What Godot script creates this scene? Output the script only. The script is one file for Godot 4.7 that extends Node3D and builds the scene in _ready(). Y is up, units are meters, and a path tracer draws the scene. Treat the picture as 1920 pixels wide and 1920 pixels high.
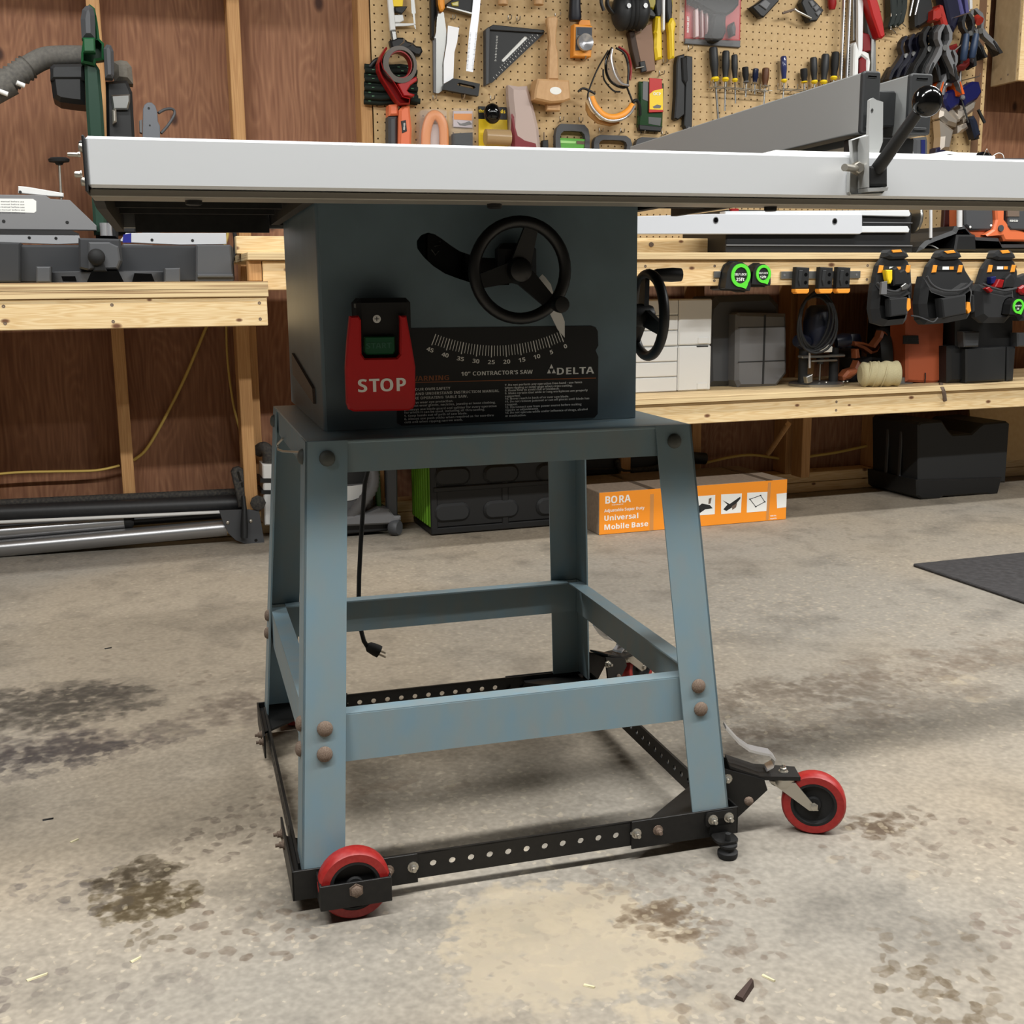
extends Node3D
# A garage workshop: a contractor's table saw on a mobile base before a plywood wall with benches and a pegboard.
# World: x runs along the back wall, y up, z out of the wall; the wall's stud faces lie in z = 0.
var M := {}
var used := {}
var rng := RandomNumberGenerator.new()

func numbered(called: String) -> String:
	if not used.has(called):
		used[called] = 0
		return called
	used[called] += 1
	return "%s_%03d" % [called, used[called]]

func tag(o: Node3D, label: String, category: String, group := "") -> void:
	o.set_meta("label", label)
	o.set_meta("category", category)
	if group:
		o.set_meta("group", group)

func thing(called: String, label: String, category: String, group := "") -> Node3D:
	var o := Node3D.new()
	o.name = numbered(called)
	add_child(o)
	tag(o, label, category, group)
	return o

func put(called: String, st, m: Material, parent: Node3D, label := "") -> MeshInstance3D:
	var o := MeshInstance3D.new()
	o.name = called
	if st is SurfaceTool:
		st.generate_normals()
		st.index()
		o.mesh = st.commit()
	else:
		o.mesh = st
	o.material_override = m
	o.cast_shadow = GeometryInstance3D.SHADOW_CASTING_SETTING_ON
	parent.add_child(o, true)
	if label:
		o.set_meta("label", label)
	return o

func box_of(o: Node3D, xf := Transform3D.IDENTITY) -> AABB:
	var b := AABB()
	var first := true
	if o is MeshInstance3D and o.mesh and o.mesh.get_surface_count():
		b = xf * o.mesh.get_aabb()
		first = false
	for c in o.get_children():
		if c is Node3D and not c is Light3D:
			var k := box_of(c, xf * c.transform)
			if k.size != Vector3.ZERO:
				b = k if first else b.merge(k)
				first = false
	return b

# moves the thing's origin to the middle of its base
func base(o: Node3D) -> Node3D:
	var b := box_of(o)
	var p := Vector3(b.position.x + b.size.x / 2, b.position.y, b.position.z + b.size.z / 2)
	for c in o.get_children():
		c.position -= p
	o.transform = o.transform.translated_local(p)
	return o

# a thing that is one mesh
func solo(called: String, st: SurfaceTool, m: Material, label: String, category: String, group := "", at := Transform3D.IDENTITY) -> MeshInstance3D:
	st.generate_normals()
	var raw := st.commit()
	var b := raw.get_aabb()
	var p := Vector3(b.position.x + b.size.x / 2, b.position.y, b.position.z + b.size.z / 2)
	var s2 := SurfaceTool.new()
	s2.append_from(raw, 0, Transform3D(Basis(), -p))
	s2.index()
	var o := MeshInstance3D.new()
	o.name = numbered(called)
	o.mesh = s2.commit()
	o.material_override = m
	add_child(o)
	o.transform = at.translated_local(p)
	if category:
		tag(o, label, category, group)
	else:
		o.set_meta("kind", "structure")
		o.set_meta("label", label)
	return o

func dup(o: Node3D, called: String, label: String, by: Vector3) -> Node3D:
	var c = o.duplicate()
	c.name = numbered(called)
	add_child(c)
	c.position += by
	if label:
		c.set_meta("label", label)
	return c

# ---------- shapes ----------
func mk(smooth := false) -> SurfaceTool:
	var st := SurfaceTool.new()
	st.begin(Mesh.PRIMITIVE_TRIANGLES)
	st.set_smooth_group(1 if smooth else -1)
	return st

func tri(st: SurfaceTool, a: Vector3, b: Vector3, c: Vector3) -> void:   # counter-clockwise seen from outside
	st.add_vertex(a)
	st.add_vertex(c)
	st.add_vertex(b)

func quad(st: SurfaceTool, a: Vector3, b: Vector3, c: Vector3, d: Vector3) -> void:
	tri(st, a, b, c)
	tri(st, a, c, d)

# a flat convex face turned away from the point "inside"
func face(st: SurfaceTool, p: Array, inside: Vector3) -> void:
	var n := Vector3.ZERO
	for i in p.size():
		n += p[i].cross(p[(i + 1) % p.size()])
	var turned: bool = n.dot(p[0] - inside) < 0
	for i in range(1, p.size() - 1):
		if turned:
			tri(st, p[0], p[i + 1], p[i])
		else:
			tri(st, p[0], p[i], p[i + 1])

func hexa(st: SurfaceTool, p: Array) -> void:   # eight corners: 0-3 one side, 4-7 the other
	var m := Vector3.ZERO
	for q in p:
		m += q / 8.0
	st.set_smooth_group(-1)
	for f in [[0, 1, 2, 3], [4, 5, 6, 7], [0, 1, 5, 4], [1, 2, 6, 5], [2, 3, 7, 6], [3, 0, 4, 7]]:
		face(st, [p[f[0]], p[f[1]], p[f[2]], p[f[3]]], m)

func slab(st: SurfaceTool, a: Vector3, b: Vector3, c: Vector3, d: Vector3, thick: Vector3) -> void:
	hexa(st, [a, b, c, d, a + thick, b + thick, c + thick, d + thick])

func box(st: SurfaceTool, c: Vector3, s: Vector3, bev := 0.0, turn := Basis()) -> void:
	st.set_smooth_group(-1)
	var h := s / 2
	if bev <= 0.0:
		hexa(st, [c + turn * Vector3(-h.x, -h.y, -h.z), c + turn * Vector3(h.x, -h.y, -h.z), c + turn * Vector3(h.x, h.y, -h.z), c + turn * Vector3(-h.x, h.y, -h.z),
			c + turn * Vector3(-h.x, -h.y, h.z), c + turn * Vector3(h.x, -h.y, h.z), c + turn * Vector3(h.x, h.y, h.z), c + turn * Vector3(-h.x, h.y, h.z)])
		return
	var g := h - Vector3.ONE * minf(bev, minf(h.x, minf(h.y, h.z)) * 0.95)
	var q := func(sx, sy, sz, k): return c + turn * Vector3(sx * (h.x if k == 0 else g.x), sy * (h.y if k == 1 else g.y), sz * (h.z if k == 2 else g.z))
	for s1 in [-1, 1]:
		face(st, [q.call(s1, -1, -1, 0), q.call(s1, 1, -1, 0), q.call(s1, 1, 1, 0), q.call(s1, -1, 1, 0)], c)
		face(st, [q.call(-1, s1, -1, 1), q.call(1, s1, -1, 1), q.call(1, s1, 1, 1), q.call(-1, s1, 1, 1)], c)
		face(st, [q.call(-1, -1, s1, 2), q.call(1, -1, s1, 2), q.call(1, 1, s1, 2), q.call(-1, 1, s1, 2)], c)
		for s2 in [-1, 1]:
			face(st, [q.call(s1, s2, -1, 0), q.call(s1, s2, 1, 0), q.call(s1, s2, 1, 1), q.call(s1, s2, -1, 1)], c)
			face(st, [q.call(s1, -1, s2, 0), q.call(s1, 1, s2, 0), q.call(s1, 1, s2, 2), q.call(s1, -1, s2, 2)], c)
			face(st, [q.call(-1, s1, s2, 1), q.call(1, s1, s2, 1), q.call(1, s1, s2, 2), q.call(-1, s1, s2, 2)], c)
			for s3 in [-1, 1]:
				face(st, [q.call(s1, s2, s3, 0), q.call(s1, s2, s3, 1), q.call(s1, s2, s3, 2)], c)

func bx(st: SurfaceTool, a: Vector3, b: Vector3, bev := 0.0) -> void:   # a box from corner to corner
	box(st, (a + b) / 2, (b - a).abs(), bev)

func ccw(poly: PackedVector2Array) -> PackedVector2Array:
	var p := poly.duplicate()
	if Geometry2D.is_polygon_clockwise(p):
		p.reverse()
	return p

func inset(p: PackedVector2Array, d: float) -> PackedVector2Array:
	var o := PackedVector2Array()
	var n := p.size()
	for i in n:
		var e1 := (p[i] - p[(i + n - 1) % n]).normalized()
		var e2 := (p[(i + 1) % n] - p[i]).normalized()
		var n1 := Vector2(-e1.y, e1.x)
		var m := n1 + Vector2(-e2.y, e2.x)
		var k := m.length_squared()
		o.append(p[i] + (m * (2.0 * d / k) if k > 0.5 else n1 * d))
	return o

# a polygon pushed from z0 to z1, with chamfers of "bev" at the z1 end (both ends if back)
func prism(st: SurfaceTool, poly: PackedVector2Array, z0: float, z1: float, bev := 0.0, xf := Transform3D.IDENTITY, smooth := false, back := false) -> void:
	var p := ccw(poly)
	if z1 < z0:
		var z := z0
		z0 = z1
		z1 = z
	var rings := []
	var ins := inset(p, bev) if bev > 0 else p
	if bev > 0 and back:
		rings.append([ins, z0])
		rings.append([p, z0 + bev])
	else:
		rings.append([p, z0])
	if bev > 0:
		rings.append([p, z1 - bev])
	rings.append([ins, z1])
	var n := p.size()
	for k in rings.size() - 1:
		st.set_smooth_group(k + 2 if smooth else -1)
		var a: PackedVector2Array = rings[k][0]
		var b: PackedVector2Array = rings[k + 1][0]
		var za: float = rings[k][1]
		var zb: float = rings[k + 1][1]
		for i in n:
			var j := (i + 1) % n
			quad(st, xf * Vector3(a[i].x, a[i].y, za), xf * Vector3(a[j].x, a[j].y, za), xf * Vector3(b[j].x, b[j].y, zb), xf * Vector3(b[i].x, b[i].y, zb))
	st.set_smooth_group(-1)
	for k in [0, rings.size() - 1]:
		var a: PackedVector2Array = rings[k][0]
		var z: float = rings[k][1]
		var t := Geometry2D.triangulate_polygon(a)
		for i in range(0, t.size(), 3):
			var u := xf * Vector3(a[t[i]].x, a[t[i]].y, z)
			var v := xf * Vector3(a[t[i + 1]].x, a[t[i + 1]].y, z)
			var w := xf * Vector3(a[t[i + 2]].x, a[t[i + 2]].y, z)
			var up: bool = (a[t[i + 1]] - a[t[i]]).cross(a[t[i + 2]] - a[t[i]]) > 0
			if up == (k != 0):
				tri(st, u, v, w)
			else:
				tri(st, u, w, v)

# a plate with round-about holes: cut into strips through each hole's middle
func holed(st: SurfaceTool, poly: PackedVector2Array, holes: Array, z0: float, z1: float, xf := Transform3D.IDENTITY) -> void:
	var xs := []
	for h in holes:
		var m := 0.0
		for q in h:
			m += q.x / h.size()
		xs.append(m)
	xs.sort()
	xs.insert(0, -99.0)
	xs.append(99.0)
	for k in xs.size() - 1:
		if xs[k + 1] - xs[k] < 1e-4:
			continue
		var strip := PackedVector2Array([Vector2(xs[k], -99), Vector2(xs[k + 1], -99), Vector2(xs[k + 1], 99), Vector2(xs[k], 99)])
		var parts: Array = Geometry2D.intersect_polygons(poly, strip)
		for h in holes:
			var next := []
			for q in parts:
				next.append_array(Geometry2D.clip_polygons(q, h))
			parts = next
		for q in parts:
			prism(st, q, z0, z1, 0.0, xf)

func rrect(c: Vector2, w: float, h: float, r: float, n := 4, turn := 0.0) -> PackedVector2Array:
	var p := PackedVector2Array()
	for k in 4:
		var m := Vector2((w / 2 - r) * (1 if k in [0, 3] else -1), (h / 2 - r) * (1 if k < 2 else -1))
		for i in n + 1:
			p.append(c + (m + Vector2.from_angle((k + float(i) / n) * PI / 2) * r).rotated(turn))
	return p

func ell(c: Vector2, rx: float, ry: float, n := 16, turn := 0.0) -> PackedVector2Array:
	var p := PackedVector2Array()
	for i in n:
		p.append(c + Vector2(cos(TAU * i / n) * rx, sin(TAU * i / n) * ry).rotated(turn))
	return p

# between two outlines of as many points
func ring(st: SurfaceTool, o: PackedVector2Array, i: PackedVector2Array, z0: float, z1: float, xf := Transform3D.IDENTITY) -> void:
	var n := o.size()
	var v := func(p, z): return xf * Vector3(p.x, p.y, z)
	for k in n:
		var j := (k + 1) % n
		st.set_smooth_group(2)
		quad(st, v.call(o[k], z0), v.call(o[j], z0), v.call(o[j], z1), v.call(o[k], z1))
		st.set_smooth_group(3)
		quad(st, v.call(i[j], z0), v.call(i[k], z0), v.call(i[k], z1), v.call(i[j], z1))
		st.set_smooth_group(-1)
		quad(st, v.call(o[k], z1), v.call(o[j], z1), v.call(i[j], z1), v.call(i[k], z1))
		quad(st, v.call(o[j], z0), v.call(o[k], z0), v.call(i[k], z0), v.call(i[j], z0))

func tube(st: SurfaceTool, p: Array, r, n := 8, closed := false, flat := 1.0) -> void:
	var m := p.size()
	var rings := []
	var last := Vector3.ZERO
	for i in m:
		var t: Vector3 = (p[(i + 1) % m] - p[(i + m - 1) % m]) if closed else (p[mini(i + 1, m - 1)] - p[maxi(i - 1, 0)])
		t = t.normalized()
		if last == Vector3.ZERO:
			last = t.cross(Vector3.UP if absf(t.y) < 0.9 else Vector3.RIGHT).normalized()
		last = (last - t * last.dot(t)).normalized()
		var b := t.cross(last)
		var rad: float = r[i] if r is Array else r
		var c := []
		for k in n:
			c.append(p[i] + (last * cos(TAU * k / n) + b * sin(TAU * k / n) * flat) * rad)
		rings.append(c)
	st.set_smooth_group(2)
	for i in (m if closed else m - 1):
		var a: Array = rings[i]
		var b: Array = rings[(i + 1) % m]
		for k in n:
			var j := (k + 1) % n
			quad(st, a[k], a[j], b[j], b[k])
	st.set_smooth_group(-1)
	if not closed:
		face(st, rings[0], p[1])
		face(st, rings[m - 1], p[m - 2])

func rod(st: SurfaceTool, a: Vector3, b: Vector3, r: float, n := 10, r2 := -1.0) -> void:
	tube(st, [a, b], [r, r if r2 < 0 else r2], n)

# profile of (radius, height) turned round the local y axis
func lathe(st: SurfaceTool, prof: Array, xf := Transform3D.IDENTITY, n := 20) -> void:
	var g := 2
	for i in prof.size() - 1:
		if i > 0:
			var d1: Vector2 = (prof[i] - prof[i - 1]).normalized()
			var d2: Vector2 = (prof[i + 1] - prof[i]).normalized()
			if d1.dot(d2) < 0.75:
				g += 1
		st.set_smooth_group(g)
		var a: Vector2 = prof[i]
		var b: Vector2 = prof[i + 1]
		for k in n:
			var u := Vector3(cos(TAU * k / n), 0, -sin(TAU * k / n))
			var w := Vector3(cos(TAU * (k + 1) / n), 0, -sin(TAU * (k + 1) / n))
			var up := Vector3.UP
			if a.x > 1e-6 and b.x > 1e-6:
				quad(st, xf * (u * a.x + up * a.y), xf * (w * a.x + up * a.y), xf * (w * b.x + up * b.y), xf * (u * b.x + up * b.y))
			elif a.x > 1e-6:
				tri(st, xf * (u * a.x + up * a.y), xf * (w * a.x + up * a.y), xf * (up * b.y))
			else:
				tri(st, xf * (up * a.y), xf * (w * b.x + up * b.y), xf * (u * b.x + up * b.y))
	st.set_smooth_group(-1)

func ball(st: SurfaceTool, c: Vector3, r: Vector3, n := 16, turn := Basis()) -> void:
	var prof := []
	for i in 11:
		prof.append(Vector2(sin(PI * i / 10.0), -cos(PI * i / 10.0)))
	lathe(st, prof, Transform3D(turn * Basis.from_scale(r), c), n)

# turns local y into the direction d
func along(c: Vector3, d: Vector3) -> Transform3D:
	var y := d.normalized()
	var x := y.cross(Vector3.FORWARD if absf(y.z) < 0.9 else Vector3.RIGHT).normalized()
	return Transform3D(Basis(x, y, x.cross(y)), c)

func hexbolt(st: SurfaceTool, c: Vector3, d: Vector3, r: float, h: float) -> void:
	lathe(st, [Vector2(r * 1.3, 0), Vector2(r * 1.3, h * 0.2), Vector2(r, h * 0.2), Vector2(r, h * 0.85), Vector2(r * 0.8, h), Vector2(0.0, h)], along(c, d), 6)

func dome(st: SurfaceTool, c: Vector3, d: Vector3, r: float, h: float) -> void:
	lathe(st, [Vector2(r, 0), Vector2(r * 0.98, h * 0.3), Vector2(r * 0.75, h * 0.75), Vector2(r * 0.4, h * 0.95), Vector2(0, h)], along(c, d), 14)

# lettering as thin raised print: lines of [text, centre, cap height, (stretch)]
var fonts := {}
func letters(called: String, lines: Array, facing: Basis, m: Material, parent: Node3D, left := false, face_name := "Droid Sans", weight := 700) -> MeshInstance3D:
	if not fonts.has(face_name + str(weight)):
		var f := SystemFont.new()
		f.font_names = PackedStringArray([face_name])
		f.font_weight = weight
		fonts[face_name + str(weight)] = f
	var st := SurfaceTool.new()
	for l in lines:
		var t := TextMesh.new()
		t.text = l[0]
		t.font = fonts[face_name + str(weight)]
		t.font_size = 24
		t.pixel_size = l[2] / (0.714 * 24.0)
		t.depth = minf(0.0006, l[2] * 0.08)
		t.curve_step = 1.0
		t.horizontal_alignment = HORIZONTAL_ALIGNMENT_LEFT if left else HORIZONTAL_ALIGNMENT_CENTER
		t.vertical_alignment = VERTICAL_ALIGNMENT_CENTER
		var k: float = l[3] if l.size() > 3 else 1.0
		var turn: float = l[4] if l.size() > 4 else 0.0
		st.append_from(t, 0, Transform3D(facing * Basis(Vector3.BACK, turn) * Basis.from_scale(Vector3(k, 1, 1)), l[1]))
	return put(called, st.commit(), m, parent)

# ---------- materials ----------
func mat(color: Color, rough := 0.6, metal := 0.0, spec := 0.5) -> StandardMaterial3D:
	var m := StandardMaterial3D.new()
	m.albedo_color = color
	m.roughness = rough
	m.metallic = metal
	m.metallic_specular = spec
	return m

func noise(freq: float, kind := FastNoiseLite.TYPE_SIMPLEX_SMOOTH, octaves := 4, seeded := 1) -> FastNoiseLite:
	var f := FastNoiseLite.new()
	f.noise_type = kind
	f.frequency = freq
	f.fractal_octaves = octaves
	f.seed = seeded
	return f

func painted(w: int, h: int, f: Callable) -> ImageTexture:
	var im := Image.create(w, h, false, Image.FORMAT_RGB8)
	for y in h:
		for x in w:
			im.set_pixel(x, y, f.call(x, y))
	return ImageTexture.create_from_image(im)

func grained(tex: Texture2D, scale: Vector3, rough := 0.6, tint := Color.WHITE, offset := Vector3.ZERO) -> StandardMaterial3D:
	var m := mat(tint, rough)
	m.albedo_texture = tex
	m.uv1_triplanar = true
	m.uv1_triplanar_sharpness = 8.0
	m.uv1_scale = scale
	m.uv1_offset = offset
	return m

func cloudy(a: Color, b: Color, freq: float, seeded: int, scale: Vector3, rough := 0.6, metal := 0.0) -> StandardMaterial3D:
	var n := noise(freq, FastNoiseLite.TYPE_SIMPLEX_SMOOTH, 5, seeded)
	var t := painted(128, 128, func(x, y): return a.lerp(b, clampf(0.5 + 0.9 * seamless(n, x * 2, y * 2, 256), 0, 1)))
	var m := grained(t, scale, rough)
	m.metallic = metal
	return m

func seamless(n: FastNoiseLite, x: int, y: int, w: int) -> float:   # wraps at w by blending
	var u := float(x) / w
	var v := float(y) / w
	var a := lerpf(n.get_noise_2d(x, y), n.get_noise_2d(x - w, y), u)
	var b := lerpf(n.get_noise_2d(x, y - w), n.get_noise_2d(x - w, y - w), u)
	return lerpf(a, b, v) * 1.25

const SAW := Transform3D(Basis(Vector3(0.99882, 0, 0.04862), Vector3.UP, Vector3(-0.04862, 0, 0.99882)), Vector3(-0.8045, 0, 2.1166))

func _ready() -> void:
	rng.seed = 7
	# camera
	var cam := Camera3D.new()
	cam.name = "camera"
	cam.keep_aspect = Camera3D.KEEP_HEIGHT
	cam.fov = 48.30
	cam.near = 0.05
	cam.transform = Transform3D(Basis(Vector3(0.94510, -0.00989, 0.32664), Vector3(0.07166, 0.98149, -0.17762), Vector3(-0.31884, 0.19128, 0.92831)), Vector3(-1.30541, 0.79429, 3.80079))
	add_child(cam)
	# environment: a closed room lit by its own ceiling lamps
	var we := WorldEnvironment.new()
	we.name = "environment"
	var e := Environment.new()
	e.background_mode = Environment.BG_COLOR
	e.background_color = Color(0.02, 0.02, 0.02)
	e.ambient_light_source = Environment.AMBIENT_SOURCE_DISABLED
	e.tonemap_mode = Environment.TONE_MAPPER_LINEAR
	e.tonemap_exposure = 1.0
	e.sdfgi_enabled = true
	e.ssao_enabled = true
	e.ssil_enabled = true
	we.environment = e
	add_child(we)
	# ceiling lamps: [x, z, length along x, depth, energy]
	for l in [[-2.3, 3.15, 1.2, 0.10, 5.0, "over the left front of the room"], [-0.75, 3.15, 1.2, 0.10, 5.0, "nearly above the camera"], [0.8, 3.15, 1.2, 0.10, 5.0, "above the saw's rip fence, near the camera"], [2.35, 3.15, 1.2, 0.10, 6.2, "over the right front of the room"], [-1.7, 1.35, 1.2, 0.14, 3.6, "above the left workbench"], [1.5, 1.35, 1.2, 0.14, 4.0, "above the right workbench"]]:
		lamp(l)
	materials()
	shell()
	benches()
	table_saw()
	rip_fence()
	mobile_base()
	floor_things()
	left_bench_things()
	right_bench_things()
	shelf_things()
	hanging_things()
	litter()

func lamp(l: Array) -> void:
	var o := thing("ceiling_light", "long white tube fixture on the ceiling " + l[5], "light", "ceiling tube lights")
	var y := 2.5
	var st := mk()
	bx(st, Vector3(l[0] - l[2] / 2 - 0.02, y, l[1] - l[3] / 2 - 0.015), Vector3(l[0] + l[2] / 2 + 0.02, y + 0.07, l[1] + l[3] / 2 + 0.015), 0.006)
	put("housing", st, mat(Color(0.85, 0.85, 0.84), 0.5), o)
	var d := mk()
	bx(d, Vector3(l[0] - l[2] / 2, y - 0.012, l[1] - l[3] / 2), Vector3(l[0] + l[2] / 2, y - 0.0005, l[1] + l[3] / 2), 0.004)
	var g := mat(Color(0.9, 0.9, 0.9), 0.4)
	g.emission_enabled = true
	g.emission = Color(1, 1, 0.99)
	g.emission_energy_multiplier = 3.0
	put("tube_light", d, g, o)
	var a := AreaLight3D.new()
	a.name = "tube_lamp"
	a.area_size = Vector2(l[2], l[3])
	a.light_energy = l[4]
	a.light_color = Color(1.0, 1.0, 0.99)
	a.shadow_enabled = true
	a.set("area_range", 20.0)
	a.position = Vector3(l[0], y - 0.02, l[1])
	a.rotation = Vector3(-PI / 2, 0, 0)
	add_child(a)
	base(o)

# noise of its own scale along each axis that meets itself at the picture's edges
func wrapped(n: FastNoiseLite, x: int, y: int, w: int, h: int, sx: float, sy: float) -> float:
	var u := float(x) / w
	var v := float(y) / h
	var k := 1.0 / sqrt((u * u + (1 - u) * (1 - u)) * (v * v + (1 - v) * (1 - v)))
	return k * lerpf(lerpf(n.get_noise_2d(x * sx, y * sy), n.get_noise_2d((x - w) * sx, y * sy), u), lerpf(n.get_noise_2d(x * sx, (y - h) * sy), n.get_noise_2d((x - w) * sx, (y - h) * sy), u), v)

func materials() -> void:
	# timber
	var ply := noise(0.011, FastNoiseLite.TYPE_SIMPLEX_SMOOTH, 3, 11)
	var ply2 := noise(0.05, FastNoiseLite.TYPE_SIMPLEX_SMOOTH, 3, 12)
	var fir := painted(512, 512, func(x, y):
		var a: float = wrapped(ply, x, y, 512, 512, 1.0, 0.22)
		var r := absf(sin(a * 22.0))
		var f: float = wrapped(ply2, x, y, 512, 512, 4.0, 0.25)
		var c := Color(0.61, 0.455, 0.345).lerp(Color(0.46, 0.31, 0.225), clampf(r * 0.38 + f * 0.55 + 0.22, 0, 1))
		for k in [[130, 150, 5], [390, 330, 7], [260, 440, 4], [60, 380, 4]]:
			var d: float = Vector2((x - k[0]) * 1.0, (y - k[1]) * 0.7).length() / k[2]
			if d < 1.6:
				c = c.lerp(Color(0.22, 0.12, 0.075), clampf(1.5 - d, 0, 0.9))
		return c)
	M.fir = grained(fir, Vector3(0.8, 0.8, 0.8), 0.75)
	M.fir_b = grained(fir, Vector3(0.8, 0.7, 0.8), 0.75, Color(0.96, 0.92, 0.88), Vector3(0.37, 0.21, 0))
	M.fir_c = grained(fir, Vector3(0.75, 0.65, 0.8), 0.75, Color(1.0, 0.97, 0.95), Vector3(0.71, 0.6, 0))
	var pn := noise(0.02, FastNoiseLite.TYPE_SIMPLEX_SMOOTH, 3, 21)
	var pine := painted(768, 128, func(x, y):
		var a: float = wrapped(pn, x, y, 768, 128, 0.16, 1.6)
		var r := absf(sin(a * 9.0))
		var f: float = wrapped(ply2, x, y, 768, 128, 0.3, 5.0)
		var c := Color(0.91, 0.81, 0.63).lerp(Color(0.83, 0.69, 0.48), clampf(r * r * 0.7 + f * 0.3, 0, 1))
		for k in [[90, 30, 4], [104, 84, 5], [310, 60, 4], [330, 112, 5], [455, 22, 5], [560, 92, 4], [640, 40, 6], [700, 100, 3]]:
			var d: float = Vector2((x - k[0]) * 0.8, (y - k[1]) * 1.0).length() / k[2]
			if d < 1.5:
				c = c.lerp(Color(0.34, 0.19, 0.10), clampf(1.45 - d, 0, 0.85))
		return c)
	M.pine = grained(pine, Vector3(0.9, 8.0, 8.0), 0.6)
	M.pine_b = grained(pine, Vector3(0.8, 7.0, 7.0), 0.6, Color(1, 0.98, 0.96), Vector3(0.4, 0.3, 0.2))
	var pinev := painted(128, 512, func(x, y):
		var r := absf(sin(wrapped(pn, x, y, 128, 512, 1.4, 0.12) * 9.0))
		return Color(0.76, 0.59, 0.39).lerp(Color(0.65, 0.47, 0.29), clampf(r * 0.6 + wrapped(ply2, x, y, 128, 512, 4.0, 0.3) * 0.4, 0, 1)))
	M.stud = grained(pinev, Vector3(9, 0.8, 9), 0.7)
	var edge := painted(128, 128, func(x, y):
		var k: float = wrapped(ply2, x, y, 128, 128, 0.06, 3.4)
		var g: float = wrapped(pn, x, y, 128, 128, 1.0, 12.0)
		return Color(0.87, 0.77, 0.59).lerp(Color(0.50, 0.37, 0.24), clampf(k * 1.6 + g * 0.4, 0, 1)))
	M.plyedge = grained(edge, Vector3(1.5, 7.0, 7.0), 0.7)
	M.mdf = cloudy(Color(0.77, 0.655, 0.48), Color(0.73, 0.61, 0.43), 0.05, 31, Vector3(3, 3, 3), 0.7)
	M.drywall = cloudy(Color(0.32, 0.315, 0.31), Color(0.29, 0.285, 0.28), 0.02, 32, Vector3(1, 1, 1), 0.9)
	# metals and plastics
	M.alu = mat(Color(0.80, 0.81, 0.82), 0.42, 0.85)
	M.steel = mat(Color(0.62, 0.62, 0.61), 0.32, 0.9)
	M.zinc = mat(Color(0.72, 0.70, 0.66), 0.35, 0.85)
	M.chrome = mat(Color(0.80, 0.80, 0.81), 0.28, 0.75)
	M.black = mat(Color(0.07, 0.072, 0.076), 0.5)
	M.blacksteel = cloudy(Color(0.10, 0.095, 0.09), Color(0.065, 0.063, 0.062), 0.06, 33, Vector3(5, 5, 5), 0.5, 0.2)
	M.dusty = cloudy(Color(0.13, 0.13, 0.135), Color(0.30, 0.28, 0.25), 0.07, 34, Vector3(5, 5, 5), 0.8)
	M.gloss = mat(Color(0.03, 0.03, 0.032), 0.12)
	M.rubber = mat(Color(0.06, 0.06, 0.062), 0.75)
	M.white = mat(Color(0.86, 0.86, 0.85), 0.5)
	M.print = mat(Color(0.93, 0.93, 0.91), 0.6)
	M.red = mat(Color(0.55, 0.045, 0.05), 0.4)
	M.orange = mat(Color(0.84, 0.43, 0.26), 0.45)
	M.yellow = mat(Color(0.94, 0.80, 0.13), 0.45)
	M.green = mat(Color(0.36, 0.86, 0.22), 0.4)
	M.grey = mat(Color(0.26, 0.265, 0.275), 0.55)
	M.darkgrey = mat(Color(0.12, 0.125, 0.13), 0.55)
	M.midgrey = mat(Color(0.40, 0.40, 0.405), 0.55)
	M.blue = mat(Color(0.045, 0.085, 0.32), 0.4)
	M.rust = cloudy(Color(0.50, 0.44, 0.39), Color(0.36, 0.29, 0.24), 0.09, 35, Vector3(20, 20, 20), 0.85)
	M.tubealu = mat(Color(0.66, 0.66, 0.665), 0.33, 0.85)
	M.darktube = cloudy(Color(0.115, 0.12, 0.13), Color(0.16, 0.16, 0.165), 0.05, 36, Vector3(4, 4, 4), 0.5)
	M.lime = mat(Color(0.40, 0.60, 0.14), 0.5)
	M.cableyellow = mat(Color(0.76, 0.65, 0.34), 0.55)
	M.coral = mat(Color(0.86, 0.45, 0.30), 0.45)
	M.peach = mat(Color(0.86, 0.56, 0.34), 0.4)
	M.orangeclamp = mat(Color(0.80, 0.33, 0.07), 0.4)
	M.postwhite = mat(Color(0.88, 0.88, 0.88), 0.3, 0.2)
	M.clear = mat(Color(0.95, 0.95, 0.95, 0.07), 0.15)
	M.clear.metallic_specular = 0.2
	M.clear.transparency = BaseMaterial3D.TRANSPARENCY_ALPHA

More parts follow.
